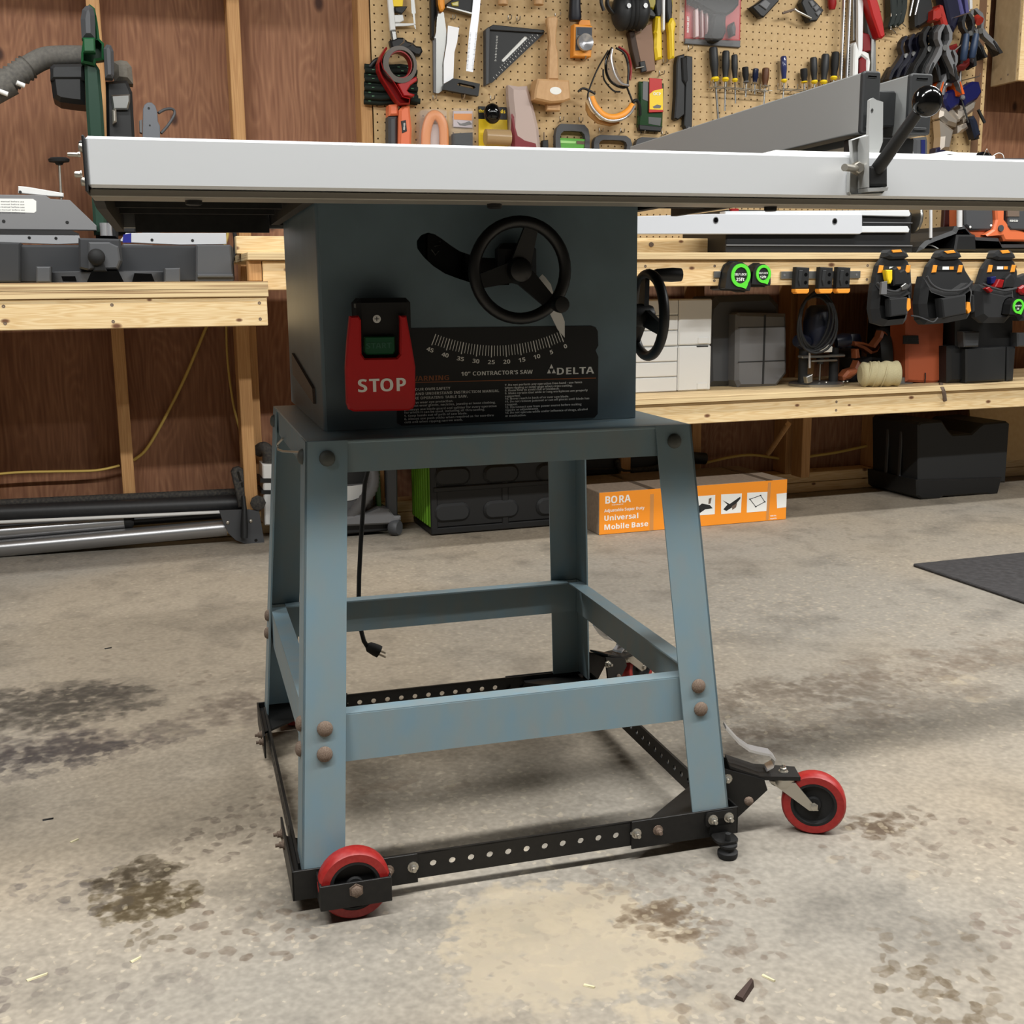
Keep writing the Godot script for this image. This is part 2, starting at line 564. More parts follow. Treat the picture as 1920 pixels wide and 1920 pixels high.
const STAINS := [
	# middle, half sizes in pixels of ground metres: [x, z, rx, rz, blobs, colour, strength]
	[Vector3(-1.3295, 0, 2.2441), 0.055, 0.05, 26, Color(0.20, 0.165, 0.11), 0.75],
	[Vector3(-1.3263, 0, 2.3232), 0.07, 0.055, 46, Color(0.27, 0.225, 0.145), 0.75],
	[Vector3(-1.32, 0, 2.4109), 0.035, 0.02, 8, Color(0.27, 0.225, 0.15), 0.7],
	[Vector3(-1.3747, 0, 2.2882), 0.06, 0.03, 12, Color(0.22, 0.2, 0.19), 0.6],
	[Vector3(-1.4339, 0, 2.2291), 0.07, 0.05, 14, Color(0.33, 0.31, 0.31), 0.6],
	[Vector3(-1.4854, 0, 2.2179), 0.05, 0.06, 8, Color(0.33, 0.31, 0.29), 0.5],
	[Vector3(-1.2014, 0, 2.4411), 0.075, 0.07, 20, Color(0.31, 0.25, 0.20), 0.8],
	[Vector3(-1.1524, 0, 2.4257), 0.04, 0.05, 9, Color(0.36, 0.3, 0.25), 0.5],
	[Vector3(-1.2118, 0, 2.1787), 0.07, 0.05, 20, Color(0.24, 0.2, 0.17), 0.6],
	[Vector3(-1.1699, 0, 2.1106), 0.06, 0.05, 14, Color(0.29, 0.25, 0.22), 0.55],
	[Vector3(-1.1049, 0, 2.0216), 0.04, 0.05, 9, Color(0.27, 0.23, 0.2), 0.5],
	[Vector3(-1.3379, 0, 2.5177), 0.05, 0.035, 14, Color(0.38, 0.36, 0.34), 0.5],
	[Vector3(-1.2688, 0, 2.5203), 0.035, 0.03, 7, Color(0.45, 0.42, 0.4), 0.4],
	[Vector3(-1.4785, 0, 2.4777), 0.05, 0.06, 16, Color(0.28, 0.25, 0.25), 0.6],
	[Vector3(-0.6886, 0, 2.5839), 0.065, 0.035, 40, Color(0.36, 0.3, 0.235), 0.8],
	[Vector3(-0.6819, 0, 2.6303), 0.04, 0.03, 22, Color(0.36, 0.3, 0.235), 0.75],
	[Vector3(-0.5695, 0, 2.5602), 0.055, 0.03, 16, Color(0.37, 0.31, 0.25), 0.65],
	[Vector3(-0.5997, 0, 2.5266), 0.04, 0.03, 8, Color(0.4, 0.34, 0.29), 0.55],
	[Vector3(-0.628, 0, 2.6816), 0.07, 0.025, 14, Color(0.38, 0.32, 0.27), 0.6],
	[Vector3(-0.7043, 0, 2.7527), 0.07, 0.05, 18, Color(0.36, 0.3, 0.24), 0.65],
	[Vector3(-0.6851, 0, 2.4954), 0.06, 0.035, 12, Color(0.42, 0.37, 0.33), 0.5],
	[Vector3(-0.7386, 0, 2.4909), 0.04, 0.035, 10, Color(0.38, 0.33, 0.29), 0.5],
	[Vector3(-0.2741, 0, 2.4783), 0.06, 0.04, 34, Color(0.31, 0.25, 0.19), 0.7],
	[Vector3(-0.1991, 0, 2.4684), 0.03, 0.02, 8, Color(0.31, 0.25, 0.19), 0.6],
	[Vector3(-0.3369, 0, 2.5261), 0.08, 0.04, 12, Color(0.38, 0.32, 0.27), 0.5],
	[Vector3(-0.2702, 0, 2.5757), 0.06, 0.03, 12, Color(0.38, 0.33, 0.28), 0.5],
	[Vector3(-0.1377, 0, 2.5467), 0.05, 0.035, 8, Color(0.35, 0.28, 0.24), 0.6],
	[Vector3(-0.4139, 0, 2.7656), 0.09, 0.05, 20, Color(0.36, 0.31, 0.24), 0.7],
	[Vector3(-0.4843, 0, 2.8485), 0.07, 0.045, 20, Color(0.32, 0.26, 0.17), 0.85],
	[Vector3(-0.4437, 0, 2.8789), 0.06, 0.045, 18, Color(0.36, 0.3, 0.21), 0.65],
	[Vector3(-0.2848, 0, 2.7618), 0.05, 0.04, 10, Color(0.38, 0.3, 0.26), 0.5],
	[Vector3(-1.5274, 0, 1.4891), 0.26, 0.13, 60, Color(0.27, 0.25, 0.225), 0.6],
	[Vector3(-1.4151, 0, 1.7024), 0.20, 0.09, 40, Color(0.30, 0.27, 0.255), 0.55],
	[Vector3(-1.528, 0, 1.7371), 0.20, 0.10, 40, Color(0.26, 0.24, 0.235), 0.6],
	[Vector3(-1.1252, 0, 1.6399), 0.16, 0.10, 30, Color(0.36, 0.32, 0.285), 0.35],
	[Vector3(-0.0238, 0, 1.991), 0.34, 0.15, 60, Color(0.40, 0.36, 0.315), 0.4],
	[Vector3(0.3223, 0, 1.8772), 0.30, 0.10, 50, Color(0.42, 0.37, 0.32), 0.35],
	[Vector3(-0.2732, 0, 2.128), 0.16, 0.07, 30, Color(0.36, 0.32, 0.28), 0.4],
	[Vector3(-0.766, 0, 1.7746), 0.22, 0.12, 40, Color(0.40, 0.35, 0.30), 0.35],
	[Vector3(-1.1795, 0, 1.4204), 0.09, 0.04, 14, Color(0.3, 0.25, 0.2), 0.45],
	[Vector3(-1.3708, 0, 1.2156), 0.12, 0.03, 9, Color(0.36, 0.32, 0.28), 0.4],
	[Vector3(0.8243, 0, 0.6646), 0.16, 0.08, 18, Color(0.36, 0.34, 0.29), 0.45],
	[Vector3(0.6917, 0, 1.0014), 0.06, 0.02, 6, Color(0.38, 0.35, 0.3), 0.4],
	[Vector3(0.542, 0, 1.7543), 0.10, 0.03, 12, Color(0.36, 0.33, 0.29), 0.45],
	[Vector3(0.0701, 0, 0.8082), 0.07, 0.03, 10, Color(0.40, 0.36, 0.31), 0.45],
	[Vector3(-0.9594, 0, 2.0863), 0.25, 0.05, 22, Color(0.42, 0.36, 0.3), 0.35],
	[Vector3(-1.4782, 0, 0.2517), 0.3, 0.05, 20, Color(0.42, 0.38, 0.33), 0.4],
]
const PALE := [
	[Vector3(-0.8606, 0, 2.5717), 0.085, 0.07, 60], [Vector3(-0.7961, 0, 2.6079), 0.08, 0.08, 60], [Vector3(-0.9036, 0, 2.6527), 0.07, 0.045, 40], [Vector3(-0.7929, 0, 2.5292), 0.08, 0.04, 34], [Vector3(-0.7378, 0, 2.654), 0.06, 0.04, 34], [Vector3(-0.8608, 0, 2.4902), 0.05, 0.035, 22], [Vector3(-0.8525, 0, 2.6935), 0.08, 0.035, 30],
	[Vector3(0.273, 0, 1.9864), 0.04, 0.022, 16], [Vector3(0.2378, 0, 2.0893), 0.045, 0.016, 14], [Vector3(0.1889, 0, 1.9086), 0.015, 0.012, 4], [Vector3(0.1372, 0, 1.6306), 0.016, 0.008, 3], [Vector3(0.1217, 0, 2.0457), 0.014, 0.008, 3],
	[Vector3(-1.2394, 0, 1.7192), 0.04, 0.02, 10], [Vector3(-1.1448, 0, 1.7351), 0.02, 0.015, 4], [Vector3(-0.7741, 0, 2.7696), 0.06, 0.03, 14], [Vector3(-0.3287, 0, 2.6103), 0.02, 0.01, 4], [Vector3(-0.3983, 0, 2.537), 0.015, 0.01, 3],
]

func blot(im: Image, x0: float, z0: float, ppm: float, p: Vector2, rx: float, rz: float, turn: float, c: Color, k: float, rough: FastNoiseLite) -> void:
	var r := maxf(rx, rz) * 1.4
	var w := im.get_width()
	var h := im.get_height()
	for y in range(maxi(0, int((p.y - r - z0) * ppm)), mini(h, int((p.y + r - z0) * ppm) + 1)):
		for x in range(maxi(0, int((p.x - r - x0) * ppm)), mini(w, int((p.x + r - x0) * ppm) + 1)):
			var wx := x0 + x / ppm
			var wz := z0 + y / ppm
			var d := (Vector2(wx, wz) - p).rotated(turn)
			var e := pow(pow(absf(d.x / rx), 3.0) + pow(absf(d.y / rz), 3.0), 0.3333) + rough.get_noise_2d(wx, wz) * 0.9
			if e < 1.0:
				var g := 0.75 + 0.6 * rough.get_noise_2d(wx * 2.3 + 7.0, wz * 2.3)
				im.set_pixel(x, y, im.get_pixel(x, y).lerp(c, clampf(k * g * minf(1.0, (1.0 - e) * 5.0), 0, 1)))

func concrete(x0: float, z0: float, w: float, h: float, ppm: float) -> ImageTexture:
	var pw := int(w * ppm)
	var ph := int(h * ppm)
	var maps := []
	for q in [[0.55, 4, 1], [3.0, 5, 2], [70.0, 2, 3], [42.0, 2, 4], [14.0, 4, 5], [1.3, 3, 6]]:
		var f := noise(q[0] / ppm, FastNoiseLite.TYPE_SIMPLEX_SMOOTH, q[1], 40 + q[2])
		f.offset = Vector3(x0 * ppm, z0 * ppm, 0)
		maps.append(f.get_image(pw, ph, false, false, false).get_data())
	var m0: PackedByteArray = maps[0]
	var m1: PackedByteArray = maps[1]
	var m2: PackedByteArray = maps[2]
	var m3: PackedByteArray = maps[3]
	var m4: PackedByteArray = maps[4]
	var m5: PackedByteArray = maps[5]
	var out := PackedByteArray()
	out.resize(pw * ph * 3)
	for i in pw * ph:
		var a := clampf((m0[i] - 90) / 75.0, 0.0, 1.0)
		var v := 1.0 - 0.13 * clampf((m1[i] - 140) / 60.0, 0.0, 1.0) - 0.07 * clampf((m4[i] - 145) / 50.0, 0.0, 1.0) + (m2[i] - 128) * 0.0007
		var r := lerpf(0.565, 0.60, a)
		var g := lerpf(0.54, 0.555, a)
		var b := lerpf(0.50, 0.49, a)
		if m3[i] + (m5[i] - 128) * 0.45 > 200:
			r = lerpf(r, 0.72, 0.45)
			g = lerpf(g, 0.67, 0.45)
			b = lerpf(b, 0.59, 0.45)
		out[i * 3] = int(clampf(r * v, 0, 1) * 255)
		out[i * 3 + 1] = int(clampf(g * v, 0, 1) * 255)
		out[i * 3 + 2] = int(clampf(b * v, 0, 1) * 255)
	var im := Image.create_from_data(pw, ph, false, Image.FORMAT_RGB8, out)
	var rough := noise(26.0, FastNoiseLite.TYPE_SIMPLEX_SMOOTH, 4, 51)
	var rg := RandomNumberGenerator.new()
	rg.seed = 99
	for s in PALE:
		var p := Vector2(s[0].x, s[0].z)
		for k in s[3]:
			var o := Vector2.from_angle(rg.randf() * TAU) * sqrt(rg.randf())
			var rr: float = (0.35 + 0.35 * rg.randf()) * minf(s[1], s[2])
			blot(im, x0, z0, ppm, p + Vector2(o.x * s[1], o.y * s[2]), rr * 1.2, rr, rg.randf() * 3, Color(0.69, 0.635, 0.545).lerp(Color(0.615, 0.575, 0.51), rg.randf()), 0.55, rough)
		for k in int(s[3] * 0.4):
			var o := Vector2.from_angle(rg.randf() * TAU) * sqrt(rg.randf())
			blot(im, x0, z0, ppm, p + Vector2(o.x * s[1], o.y * s[2]), 0.0025 + rg.randf() * 0.006, 0.002 + rg.randf() * 0.003, rg.randf() * 3, Color(0.50, 0.46, 0.42), 0.3, rough)
	for s in STAINS:
		var p := Vector2(s[0].x, s[0].z)
		var many: int = s[3]
		if many >= 22:   # a soaked patch: overlapping broad blots
			for k in many:
				var o := Vector2.from_angle(rg.randf() * TAU) * pow(rg.randf(), 0.6)
				var rr: float = minf(s[1], s[2]) * (0.15 + 0.35 * rg.randf() * (1.2 - o.length()))
				blot(im, x0, z0, ppm, p + Vector2(o.x * s[1], o.y * s[2]), rr * (1.0 + rg.randf()), rr, rg.randf() * 0.8 - 0.4, s[4], s[5] * 0.55, rough)
			for k in many / 3:
				var o := Vector2.from_angle(rg.randf() * TAU) * sqrt(rg.randf())
				blot(im, x0, z0, ppm, p + Vector2(o.x * s[1], o.y * s[2]), 0.003 + rg.randf() * 0.005, 0.002 + rg.randf() * 0.003, rg.randf() * 3, Color(0.66, 0.62, 0.53), 0.6, rough)
		else:   # a boot print: lugs in crooked rows
			var turn := rg.randf() * TAU
			var cols := 3
			var rows := int(ceil(many / 3.0))
			for k in many:
				var q := Vector2((k % cols - 1.0) * s[1] * 0.62, (k / cols - rows / 2.0 + 0.5) * 2.0 * s[2] / rows * 1.3) + Vector2(rg.randf() - 0.5, rg.randf() - 0.5) * 0.022
				var d := q.rotated(turn)
				blot(im, x0, z0, ppm, p + d, 0.007 + rg.randf() * 0.007, 0.0045 + rg.randf() * 0.004, rg.randf() * 3, s[4].lerp(Color(0.42, 0.38, 0.34), 0.35), s[5] * (0.45 + 0.5 * rg.randf()), rough)
	return ImageTexture.create_from_image(im)

func floor_part(st: SurfaceTool, x0: float, z0: float, w: float, h: float) -> void:
	var p := [Vector3(x0, 0, z0), Vector3(x0 + w, 0, z0), Vector3(x0 + w, 0, z0 + h), Vector3(x0, 0, z0 + h)]
	var u := [Vector2(0, 0), Vector2(1, 0), Vector2(1, 1), Vector2(0, 1)]
	for i in [0, 1, 2, 0, 2, 3]:
		st.set_normal(Vector3.UP)
		st.set_uv(u[i])
		st.add_vertex(p[i])

func shell() -> void:
	# floor: a fine piece round the saw and coarser ones about it, one mesh
	var mesh := ArrayMesh.new()
	var near := [-1.85, 1.75, 1.75, 1.25, 1080.0]
	var mids := [[-3.6, -0.1, 7.2, 1.85, 250.0], [-3.6, 1.75, 1.75, 1.25, 250.0], [-0.1, 1.75, 3.7, 1.25, 400.0], [-3.6, 3.0, 7.2, 3.5, 60.0]]
	for q in [near] + mids:
		var st := SurfaceTool.new()
		st.begin(Mesh.PRIMITIVE_TRIANGLES)
		floor_part(st, q[0], q[1], q[2], q[3])
		var m := mat(Color.WHITE, 0.62, 0.0, 0.4)
		m.albedo_texture = concrete(q[0], q[1], q[2], q[3], q[4])
		m.texture_repeat = false
		st.set_material(m)
		st.commit(mesh)
	var under := mk()
	bx(under, Vector3(-3.6, -0.12, -0.1), Vector3(3.6, -0.002, 6.5))
	under.generate_normals()
	under.set_material(M.drywall)
	under.commit(mesh)
	var fl := MeshInstance3D.new()
	fl.name = "floor"
	fl.mesh = mesh
	fl.set_meta("kind", "structure")
	fl.set_meta("label", "worn beige concrete floor with stains and footprints")
	add_child(fl)
	# ceiling and the other walls
	var st := mk()
	bx(st, Vector3(-3.7, 2.58, -0.2), Vector3(3.7, 2.7, 6.6))
	solo("ceiling", st, M.drywall, "plain ceiling", "")
	for q in [["wall_left", Vector3(-3.7, 0, -0.1), Vector3(-3.6, 2.58, 6.5)], ["wall_right", Vector3(3.6, 0, -0.1), Vector3(3.7, 2.58, 6.5)], ["wall_front", Vector3(-3.7, 0, 6.5), Vector3(3.7, 2.58, 6.6)]]:
		var w := mk()
		bx(w, q[1], q[2])
		solo(q[0], w, M.drywall, "plain wall behind the camera", "")
	# back wall: plywood between studs
	var wb := Node3D.new()
	wb.name = "wall_back"
	add_child(wb)
	wb.set_meta("kind", "structure")
	wb.set_meta("label", "wall of reddish plywood sheets behind bare timber studs")
	var x := -3.6
	var k := 0
	for xe in [-2.105, -0.887, 0.331, 1.549, 2.767, 3.6]:
		var s := mk()
		bx(s, Vector3(x + 0.001, 0, -0.103), Vector3(xe - 0.001, 2.58, -0.09))
		put("plywood_sheet", s, [M.fir, M.fir_b, M.fir_c][k % 3], wb)
		x = xe
		k += 1
	for i in range(-5, 7):
		var s := mk()
		box(s, Vector3(-0.887 + 0.406 * i, 1.31, -0.045), Vector3(0.038, 2.46, 0.089), 0.002)
		put("stud", s, M.stud, wb)
	for y in [0.02, 0.06]:
		var s := mk()
		bx(s, Vector3(-3.6, y - 0.019, -0.089), Vector3(3.6, y + 0.019, 0.0), 0.002)
		put("sill_plate", s, M.pine_b, wb)

# pegboard with real holes on a one-inch pitch
func pegboard() -> void:
	var x0 := -0.4607
	var y0 := 0.936
	var cols := 95
	var rows := 39
	var p := 0.0254
	var r := 0.0029
	var z := 0.0048
	var v := PackedVector3Array()
	var nn := PackedVector3Array()
	var add := func(a, b, c, d, n):
		for q in [a, d, c, a, c, b]:
			v.append(q)
			nn.append(n)
	for i in cols:
		for j in rows:
			var c := Vector3(x0 + (i + 0.5) * p, y0 + (j + 0.5) * p, z)
			for k in 8:
				var a0 := TAU * k / 8
				var a1 := TAU * (k + 1) / 8
				var q0 := Vector3(cos(a0), sin(a0), 0)
				var q1 := Vector3(cos(a1), sin(a1), 0)
				var e0 := q0 / maxf(absf(q0.x), absf(q0.y)) * p / 2
				var e1 := q1 / maxf(absf(q1.x), absf(q1.y)) * p / 2
				add.call(c + q0 * r, c + e0, c + e1, c + q1 * r, Vector3.BACK)
				var n := -(q0 + q1).normalized()
				add.call(c + q0 * r, c + q1 * r, c + q1 * r + Vector3(0, 0, -0.0045), c + q0 * r + Vector3(0, 0, -0.005), n)
	var arrays := []
	arrays.resize(Mesh.ARRAY_MAX)
	arrays[Mesh.ARRAY_VERTEX] = v
	arrays[Mesh.ARRAY_NORMAL] = nn
	var mesh := ArrayMesh.new()
	mesh.add_surface_from_arrays(Mesh.PRIMITIVE_TRIANGLES, arrays)
	var o := thing("pegboard", "big tan perforated hardboard panel on the back wall carrying the tools", "pegboard")
	put("panel", mesh, M.mdf, o)
	base(o)

func benches() -> void:
	pegboard()
	# left bench
	var o := thing("workbench", "pale pine workbench under the mitre saw on the left", "workbench", "")
	var st := mk()
	bx(st, Vector3(-2.7, 0.782, 0.02), Vector3(-0.8992, 0.8022, 0.600), 0.001)
	put("bench_top", st, M.plyedge, o)
	st = mk()
	bx(st, Vector3(-2.7, 0.8025, 0.02), Vector3(-0.8992, 0.823, 0.601), 0.001)
	put("bench_top", st, M.plyedge, o)
	st = mk()
	bx(st, Vector3(-2.7, 0.704, 0.555), Vector3(-0.9033, 0.7815, 0.594), 0.002)
	put("apron", st, M.pine, o)
	for q in [-1.5638, -1.3033, -0.924]:
		for y in [0.722, 0.765]:
			var s := mk()
			lathe(s, [Vector2(0.0045, -0.001), Vector2(0.0045, 0.0006), Vector2(0.0015, 0.0004), Vector2(0, -0.0006)], along(Vector3(q, y, 0.594), Vector3.BACK), 8)
			put("screw", s, M.rust, o)
	for x in [-2.55, -1.75, -0.9243]:
		st = mk()
		bx(st, Vector3(x - 0.02, 0.079, 0.03), Vector3(x + 0.02, 0.782, 0.12), 0.002)
		put("leg", st, M.stud, o)
	st = mk()
	bx(st, Vector3(-2.7, 0.70, 0.02), Vector3(-0.91, 0.7815, 0.058), 0.002)
	put("back_rail", st, M.stud, o)
	base(o)
	# right bench with its shelf
	o = thing("workbench", "long pine workbench with a lower shelf below the pegboard", "workbench")
	st = mk()
	bx(st, Vector3(-0.945, 0.880, 0.02), Vector3(2.9, 0.901, 0.562), 0.001)
	put("bench_top", st, M.plyedge, o)
	st = mk()
	bx(st, Vector3(-0.905, 0.799, 0.508), Vector3(2.9, 0.8775, 0.547), 0.002)
	put("apron", st, M.pine_b, o)
	st = mk()
	bx(st, Vector3(-0.943, 0.824, 0.50), Vector3(-0.907, 0.8795, 0.545), 0.002)
	put("post", st, M.stud, o)
	st = mk()
	bx(st, Vector3(-0.6, 0.436, 0.02), Vector3(2.9, 0.4545, 0.562), 0.001)
	put("shelf_board", st, M.plyedge, o)
	st = mk()
	bx(st, Vector3(-0.6, 0.366, 0.508), Vector3(2.9, 0.4345, 0.547), 0.002)
	put("shelf_apron", st, M.pine, o)
	for x in [0.9624, 0.4922, 1.0591, 0.2527]:
		for y in ([0.415, 0.387] if x == 0.9624 else [0.86, 0.815]):
			var s := mk()
			lathe(s, [Vector2(0.0045, -0.001), Vector2(0.0045, 0.0006), Vector2(0.0015, 0.0004), Vector2(0, -0.0006)], along(Vector3(x, y, 0.547), Vector3.BACK), 8)
			put("screw", s, M.rust, o)
	for x in [-0.55, 0.4, 1.15, 2.75]:
		st = mk()
		bx(st, Vector3(x - 0.019, 0.079, 0.03), Vector3(x + 0.019, 0.879, 0.10), 0.002)
		put("leg", st, M.stud, o)
	st = mk()
	rod(st, Vector3(0.938, 0.3155, 0.3), Vector3(1.0101, 0.1749, 0.06), 0.012, 4)
	put("brace", st, M.stud, o)
	base(o)
	# long board lying on the bench, its knots showing
	o = thing("board", "pine board on edge on the long bench behind the table saw", "board")
	st = mk()
	bx(st, Vector3(-0.9575, 0.9012, 0.36), Vector3(0.6089, 0.951, 0.40), 0.002)
	put("plank", st, M.pine, o)
	for x in [1221, 1334]:
		var s := mk()
		prism(s, ell(Vector2(0.343 if x == 1221 else 0.5599, 0.931), 0.009, 0.008, 9), 0.4, 0.4012, 0.0004)
		put("knot", s, M.rust, o)
	base(o)
	# sheet of hardboard leaning at the right end
	o = thing("panel", "tan hardboard sheet leaning on the wall behind the black case under the shelf", "panel")
	st = mk()
	slab(st, Vector3(1.93, 0.09, 0.10), Vector3(2.6, 0.09, 0.10), Vector3(2.6, 0.43, 0.03), Vector3(1.93, 0.43, 0.03), Vector3(0, 0, 0.006))
	put("sheet", st, M.mdf, o)
	base(o)
	# overhead shelf on the left, above the frame, whose shade lies on the plywood
	o = thing("wall_shelf", "timber shelf high on the plywood wall above the mitre saw", "shelf")
	st = mk()
	bx(st, Vector3(-3.2, 1.85, 0.001), Vector3(-0.87, 1.87, 0.30), 0.002)
	put("shelf_board", st, M.pine, o)
	for x in [-2.511, -1.699, -0.91]:
		st = mk()
		bx(st, Vector3(x - 0.012, 1.87, 0.02), Vector3(x + 0.012, 2.0, 0.045), 0.002)
		put("cleat", st, M.stud, o)
	base(o)

func slot_shape() -> PackedVector2Array:
	return PackedVector2Array([Vector2(-0.0223, 0.8041), Vector2(-0.0426, 0.8107), Vector2(-0.0583, 0.8165), Vector2(-0.0745, 0.8266), Vector2(-0.0882, 0.8394), Vector2(-0.0961, 0.85), Vector2(-0.0966, 0.8599), Vector2(-0.0905, 0.8676), Vector2(-0.0808, 0.8712), Vector2(-0.0712, 0.8691), Vector2(-0.061, 0.8628), Vector2(-0.0493, 0.8543), Vector2(-0.0367, 0.8465), Vector2(-0.0194, 0.8407), Vector2(-0.0043, 0.8378), Vector2(0.0171, 0.8371), Vector2(0.034, 0.8341), Vector2(0.0336, 0.8007), Vector2(0.0066, 0.7995)])

# angle-iron leg with its two flanges; sx, sz give the corner
func saw_leg(sx: float, sz: float) -> SurfaceTool:
	var st := mk()
	var a := 0.268
	var c := 0.245
	var b := 0.3045
	var d := 0.3188
	var t := Vector3(sx * a, 0.606, sz * c)
	var f := Vector3(sx * b, 0.056, sz * d)
	var wt := 0.054
	var wb := 0.056
	slab(st, t, t - Vector3(sx * wt, 0, 0), f - Vector3(sx * wb, 0, 0), f, Vector3(0, 0, -sz * 0.0028))
	slab(st, t, t - Vector3(0, 0, sz * wt), f - Vector3(0, 0, sz * wb), f, Vector3(-sx * 0.0028, 0, 0))
	return st

func table_saw() -> void:
	var enamel := cloudy(Color(0.42, 0.495, 0.53), Color(0.385, 0.45, 0.48), 0.02, 61, Vector3(2, 2, 2), 0.34)
	var enamel_dusty := cloudy(Color(0.425, 0.525, 0.575), Color(0.475, 0.52, 0.53), 0.04, 62, Vector3(2.2, 1.2, 2.2), 0.45)
	var iron := cloudy(Color(0.17, 0.165, 0.155), Color(0.12, 0.118, 0.112), 0.05, 63, Vector3(4, 4, 4), 0.6)
	iron.metallic = 0.2
	M.paintedbolt = mat(Color(0.27, 0.28, 0.265), 0.6)
	var castblack := mat(Color(0.035, 0.036, 0.038), 0.45)
	var o := thing("table_saw", "grey-green contractor's table saw with a red stop paddle, on a splayed steel stand", "table saw")
	o.transform = SAW
	# --- cabinet: an open-backed sheet box with the curved slot in front
	var st := mk()
	var x0 := -0.2315
	var x1 := 0.2285
	var zf := 0.1466
	var zb := -0.32
	holed(st, PackedVector2Array([Vector2(x0 + 0.004, 0.607), Vector2(x1 - 0.004, 0.607), Vector2(x1 - 0.004, 0.915), Vector2(x0 + 0.004, 0.915)]), [slot_shape()], zf - 0.0025, zf)
	var w := rrect(Vector2((x0 + x1) / 2, (zf + zb) / 2), x1 - x0, zf - zb, 0.012, 5)
	for i in w.size():   # the rest of the wrapped sheet
		var p := w[i]
		var q := w[(i + 1) % w.size()]
		if p.y > zf - 0.0005 and q.y > zf - 0.0005:
			continue
		st.set_smooth_group(5)
		for g in [0.0, 0.0025]:
			var m := Vector2((x0 + x1) / 2, (zf + zb) / 2)
			var pp := p.lerp(m, g * 4.0)
			var qq := q.lerp(m, g * 4.0)
			if g == 0.0:
				quad(st, Vector3(pp.x, 0.607, pp.y), Vector3(pp.x, 0.915, pp.y), Vector3(qq.x, 0.915, qq.y), Vector3(qq.x, 0.607, qq.y))
			else:
				quad(st, Vector3(qq.x, 0.607, qq.y), Vector3(qq.x, 0.915, qq.y), Vector3(pp.x, 0.915, pp.y), Vector3(pp.x, 0.607, pp.y))
	var cab := put("cabinet", st, enamel, o)
	# scale plate on the left side
	st = mk()
	hexa(st, [Vector3(-0.2317, 0.6946, -0.2222), Vector3(-0.2317, 0.6585, 0.0576), Vector3(-0.2317, 0.6369, 0.0627), Vector3(-0.2317, 0.6596, -0.2208), Vector3(-0.2317, 0.6946, -0.2222) - Vector3(0.004, 0, 0), Vector3(-0.2317, 0.6585, 0.0576) - Vector3(0.004, 0, 0), Vector3(-0.2317, 0.6369, 0.0627) - Vector3(0.004, 0, 0), Vector3(-0.2317, 0.6596, -0.2208) - Vector3(0.004, 0, 0)])
	put("side_plate", st, M.rust, cab)
	# works seen in the slot
	st = mk()
	prism(st, PackedVector2Array([Vector2(-0.068, 0.8715), Vector2(-0.0137, 0.8717), Vector2(0.0574, 0.8494), Vector2(0.0568, 0.7926), Vector2(-0.0072, 0.7932), Vector2(-0.0691, 0.8273)]), 0.07, 0.085)
	box(st, Vector3(0.03, 0.81, 0.10), Vector3(0.10, 0.09, 0.04), 0.01)
	put("trunnion", st, castblack, o)
	st = mk()
	tube(st, [Vector3(-0.0638, 0.8507, 0.0865), Vector3(-0.0578, 0.8433, 0.0865), Vector3(-0.053, 0.8492, 0.0865)], 0.0012, 6)
	tube(st, [Vector3(-0.059, 0.8551, 0.0865), Vector3(-0.0497, 0.8573, 0.0865), Vector3(-0.0512, 0.8625, 0.0865)], 0.001, 6)
	put("wire", st, M.steel, o)
	# --- label plate with its print
	st = mk()
	prism(st, PackedVector2Array([Vector2(-0.1286, 0.7435), Vector2(0.1547, 0.742), Vector2(0.1612, 0.7396), Vector2(0.1645, 0.7342), Vector2(0.1654, 0.7137), Vector2(0.1613, 0.7069), Vector2(0.1655, 0.6977), Vector2(0.165, 0.6151), Vector2(0.1601, 0.6099), Vector2(-0.125, 0.6103), Vector2(-0.1309, 0.6142)]), 0.1468, 0.1478)
	var plate := put("label_plate", st, mat(Color(0.055, 0.058, 0.062), 0.42), o)
	var zl := 0.1479
	var c0 := Vector2(0.0166, 0.9507)
	st = mk()
	var nums := []
	for k in 46:
		var a := deg_to_rad(22.6 - k * (45.2 / 45.0)) - PI / 2   # 0 on the right
		var u := Vector2.from_angle(a)
		var r0 := 0.2335
		var r1 := 0.2335 + (0.0165 if k % 5 == 0 else 0.0145)
		var n := Vector2(-u.y, u.x) * (0.00065 if k % 5 == 0 else 0.00042)
		quad(st, Vector3(c0.x + u.x * r0 - n.x, c0.y + u.y * r0 - n.y, zl), Vector3(c0.x + u.x * r1 - n.x, c0.y + u.y * r1 - n.y, zl), Vector3(c0.x + u.x * r1 + n.x, c0.y + u.y * r1 + n.y, zl), Vector3(c0.x + u.x * r0 + n.x, c0.y + u.y * r0 + n.y, zl))
		if k % 5 == 0:
			nums.append([str(k), Vector3(c0.x + u.x * 0.2565, c0.y + u.y * 0.2565, zl), 0.0058, 1.2, a + PI / 2])
	put("scale_marks", st, M.print, plate)
	letters("scale_numbers", nums, Basis(), M.print, plate)
	letters("title_print", [["10\" CONTRACTOR'S SAW", Vector3(0.0139, 0.6792, 0.1479), 0.0056, 1.16]], Basis(), M.print, plate)
	letters("maker_print", [["DELTA", Vector3(0.1301, 0.6788, 0.1479), 0.0098, 1.42]], Basis(), M.print, plate)
	st = mk()
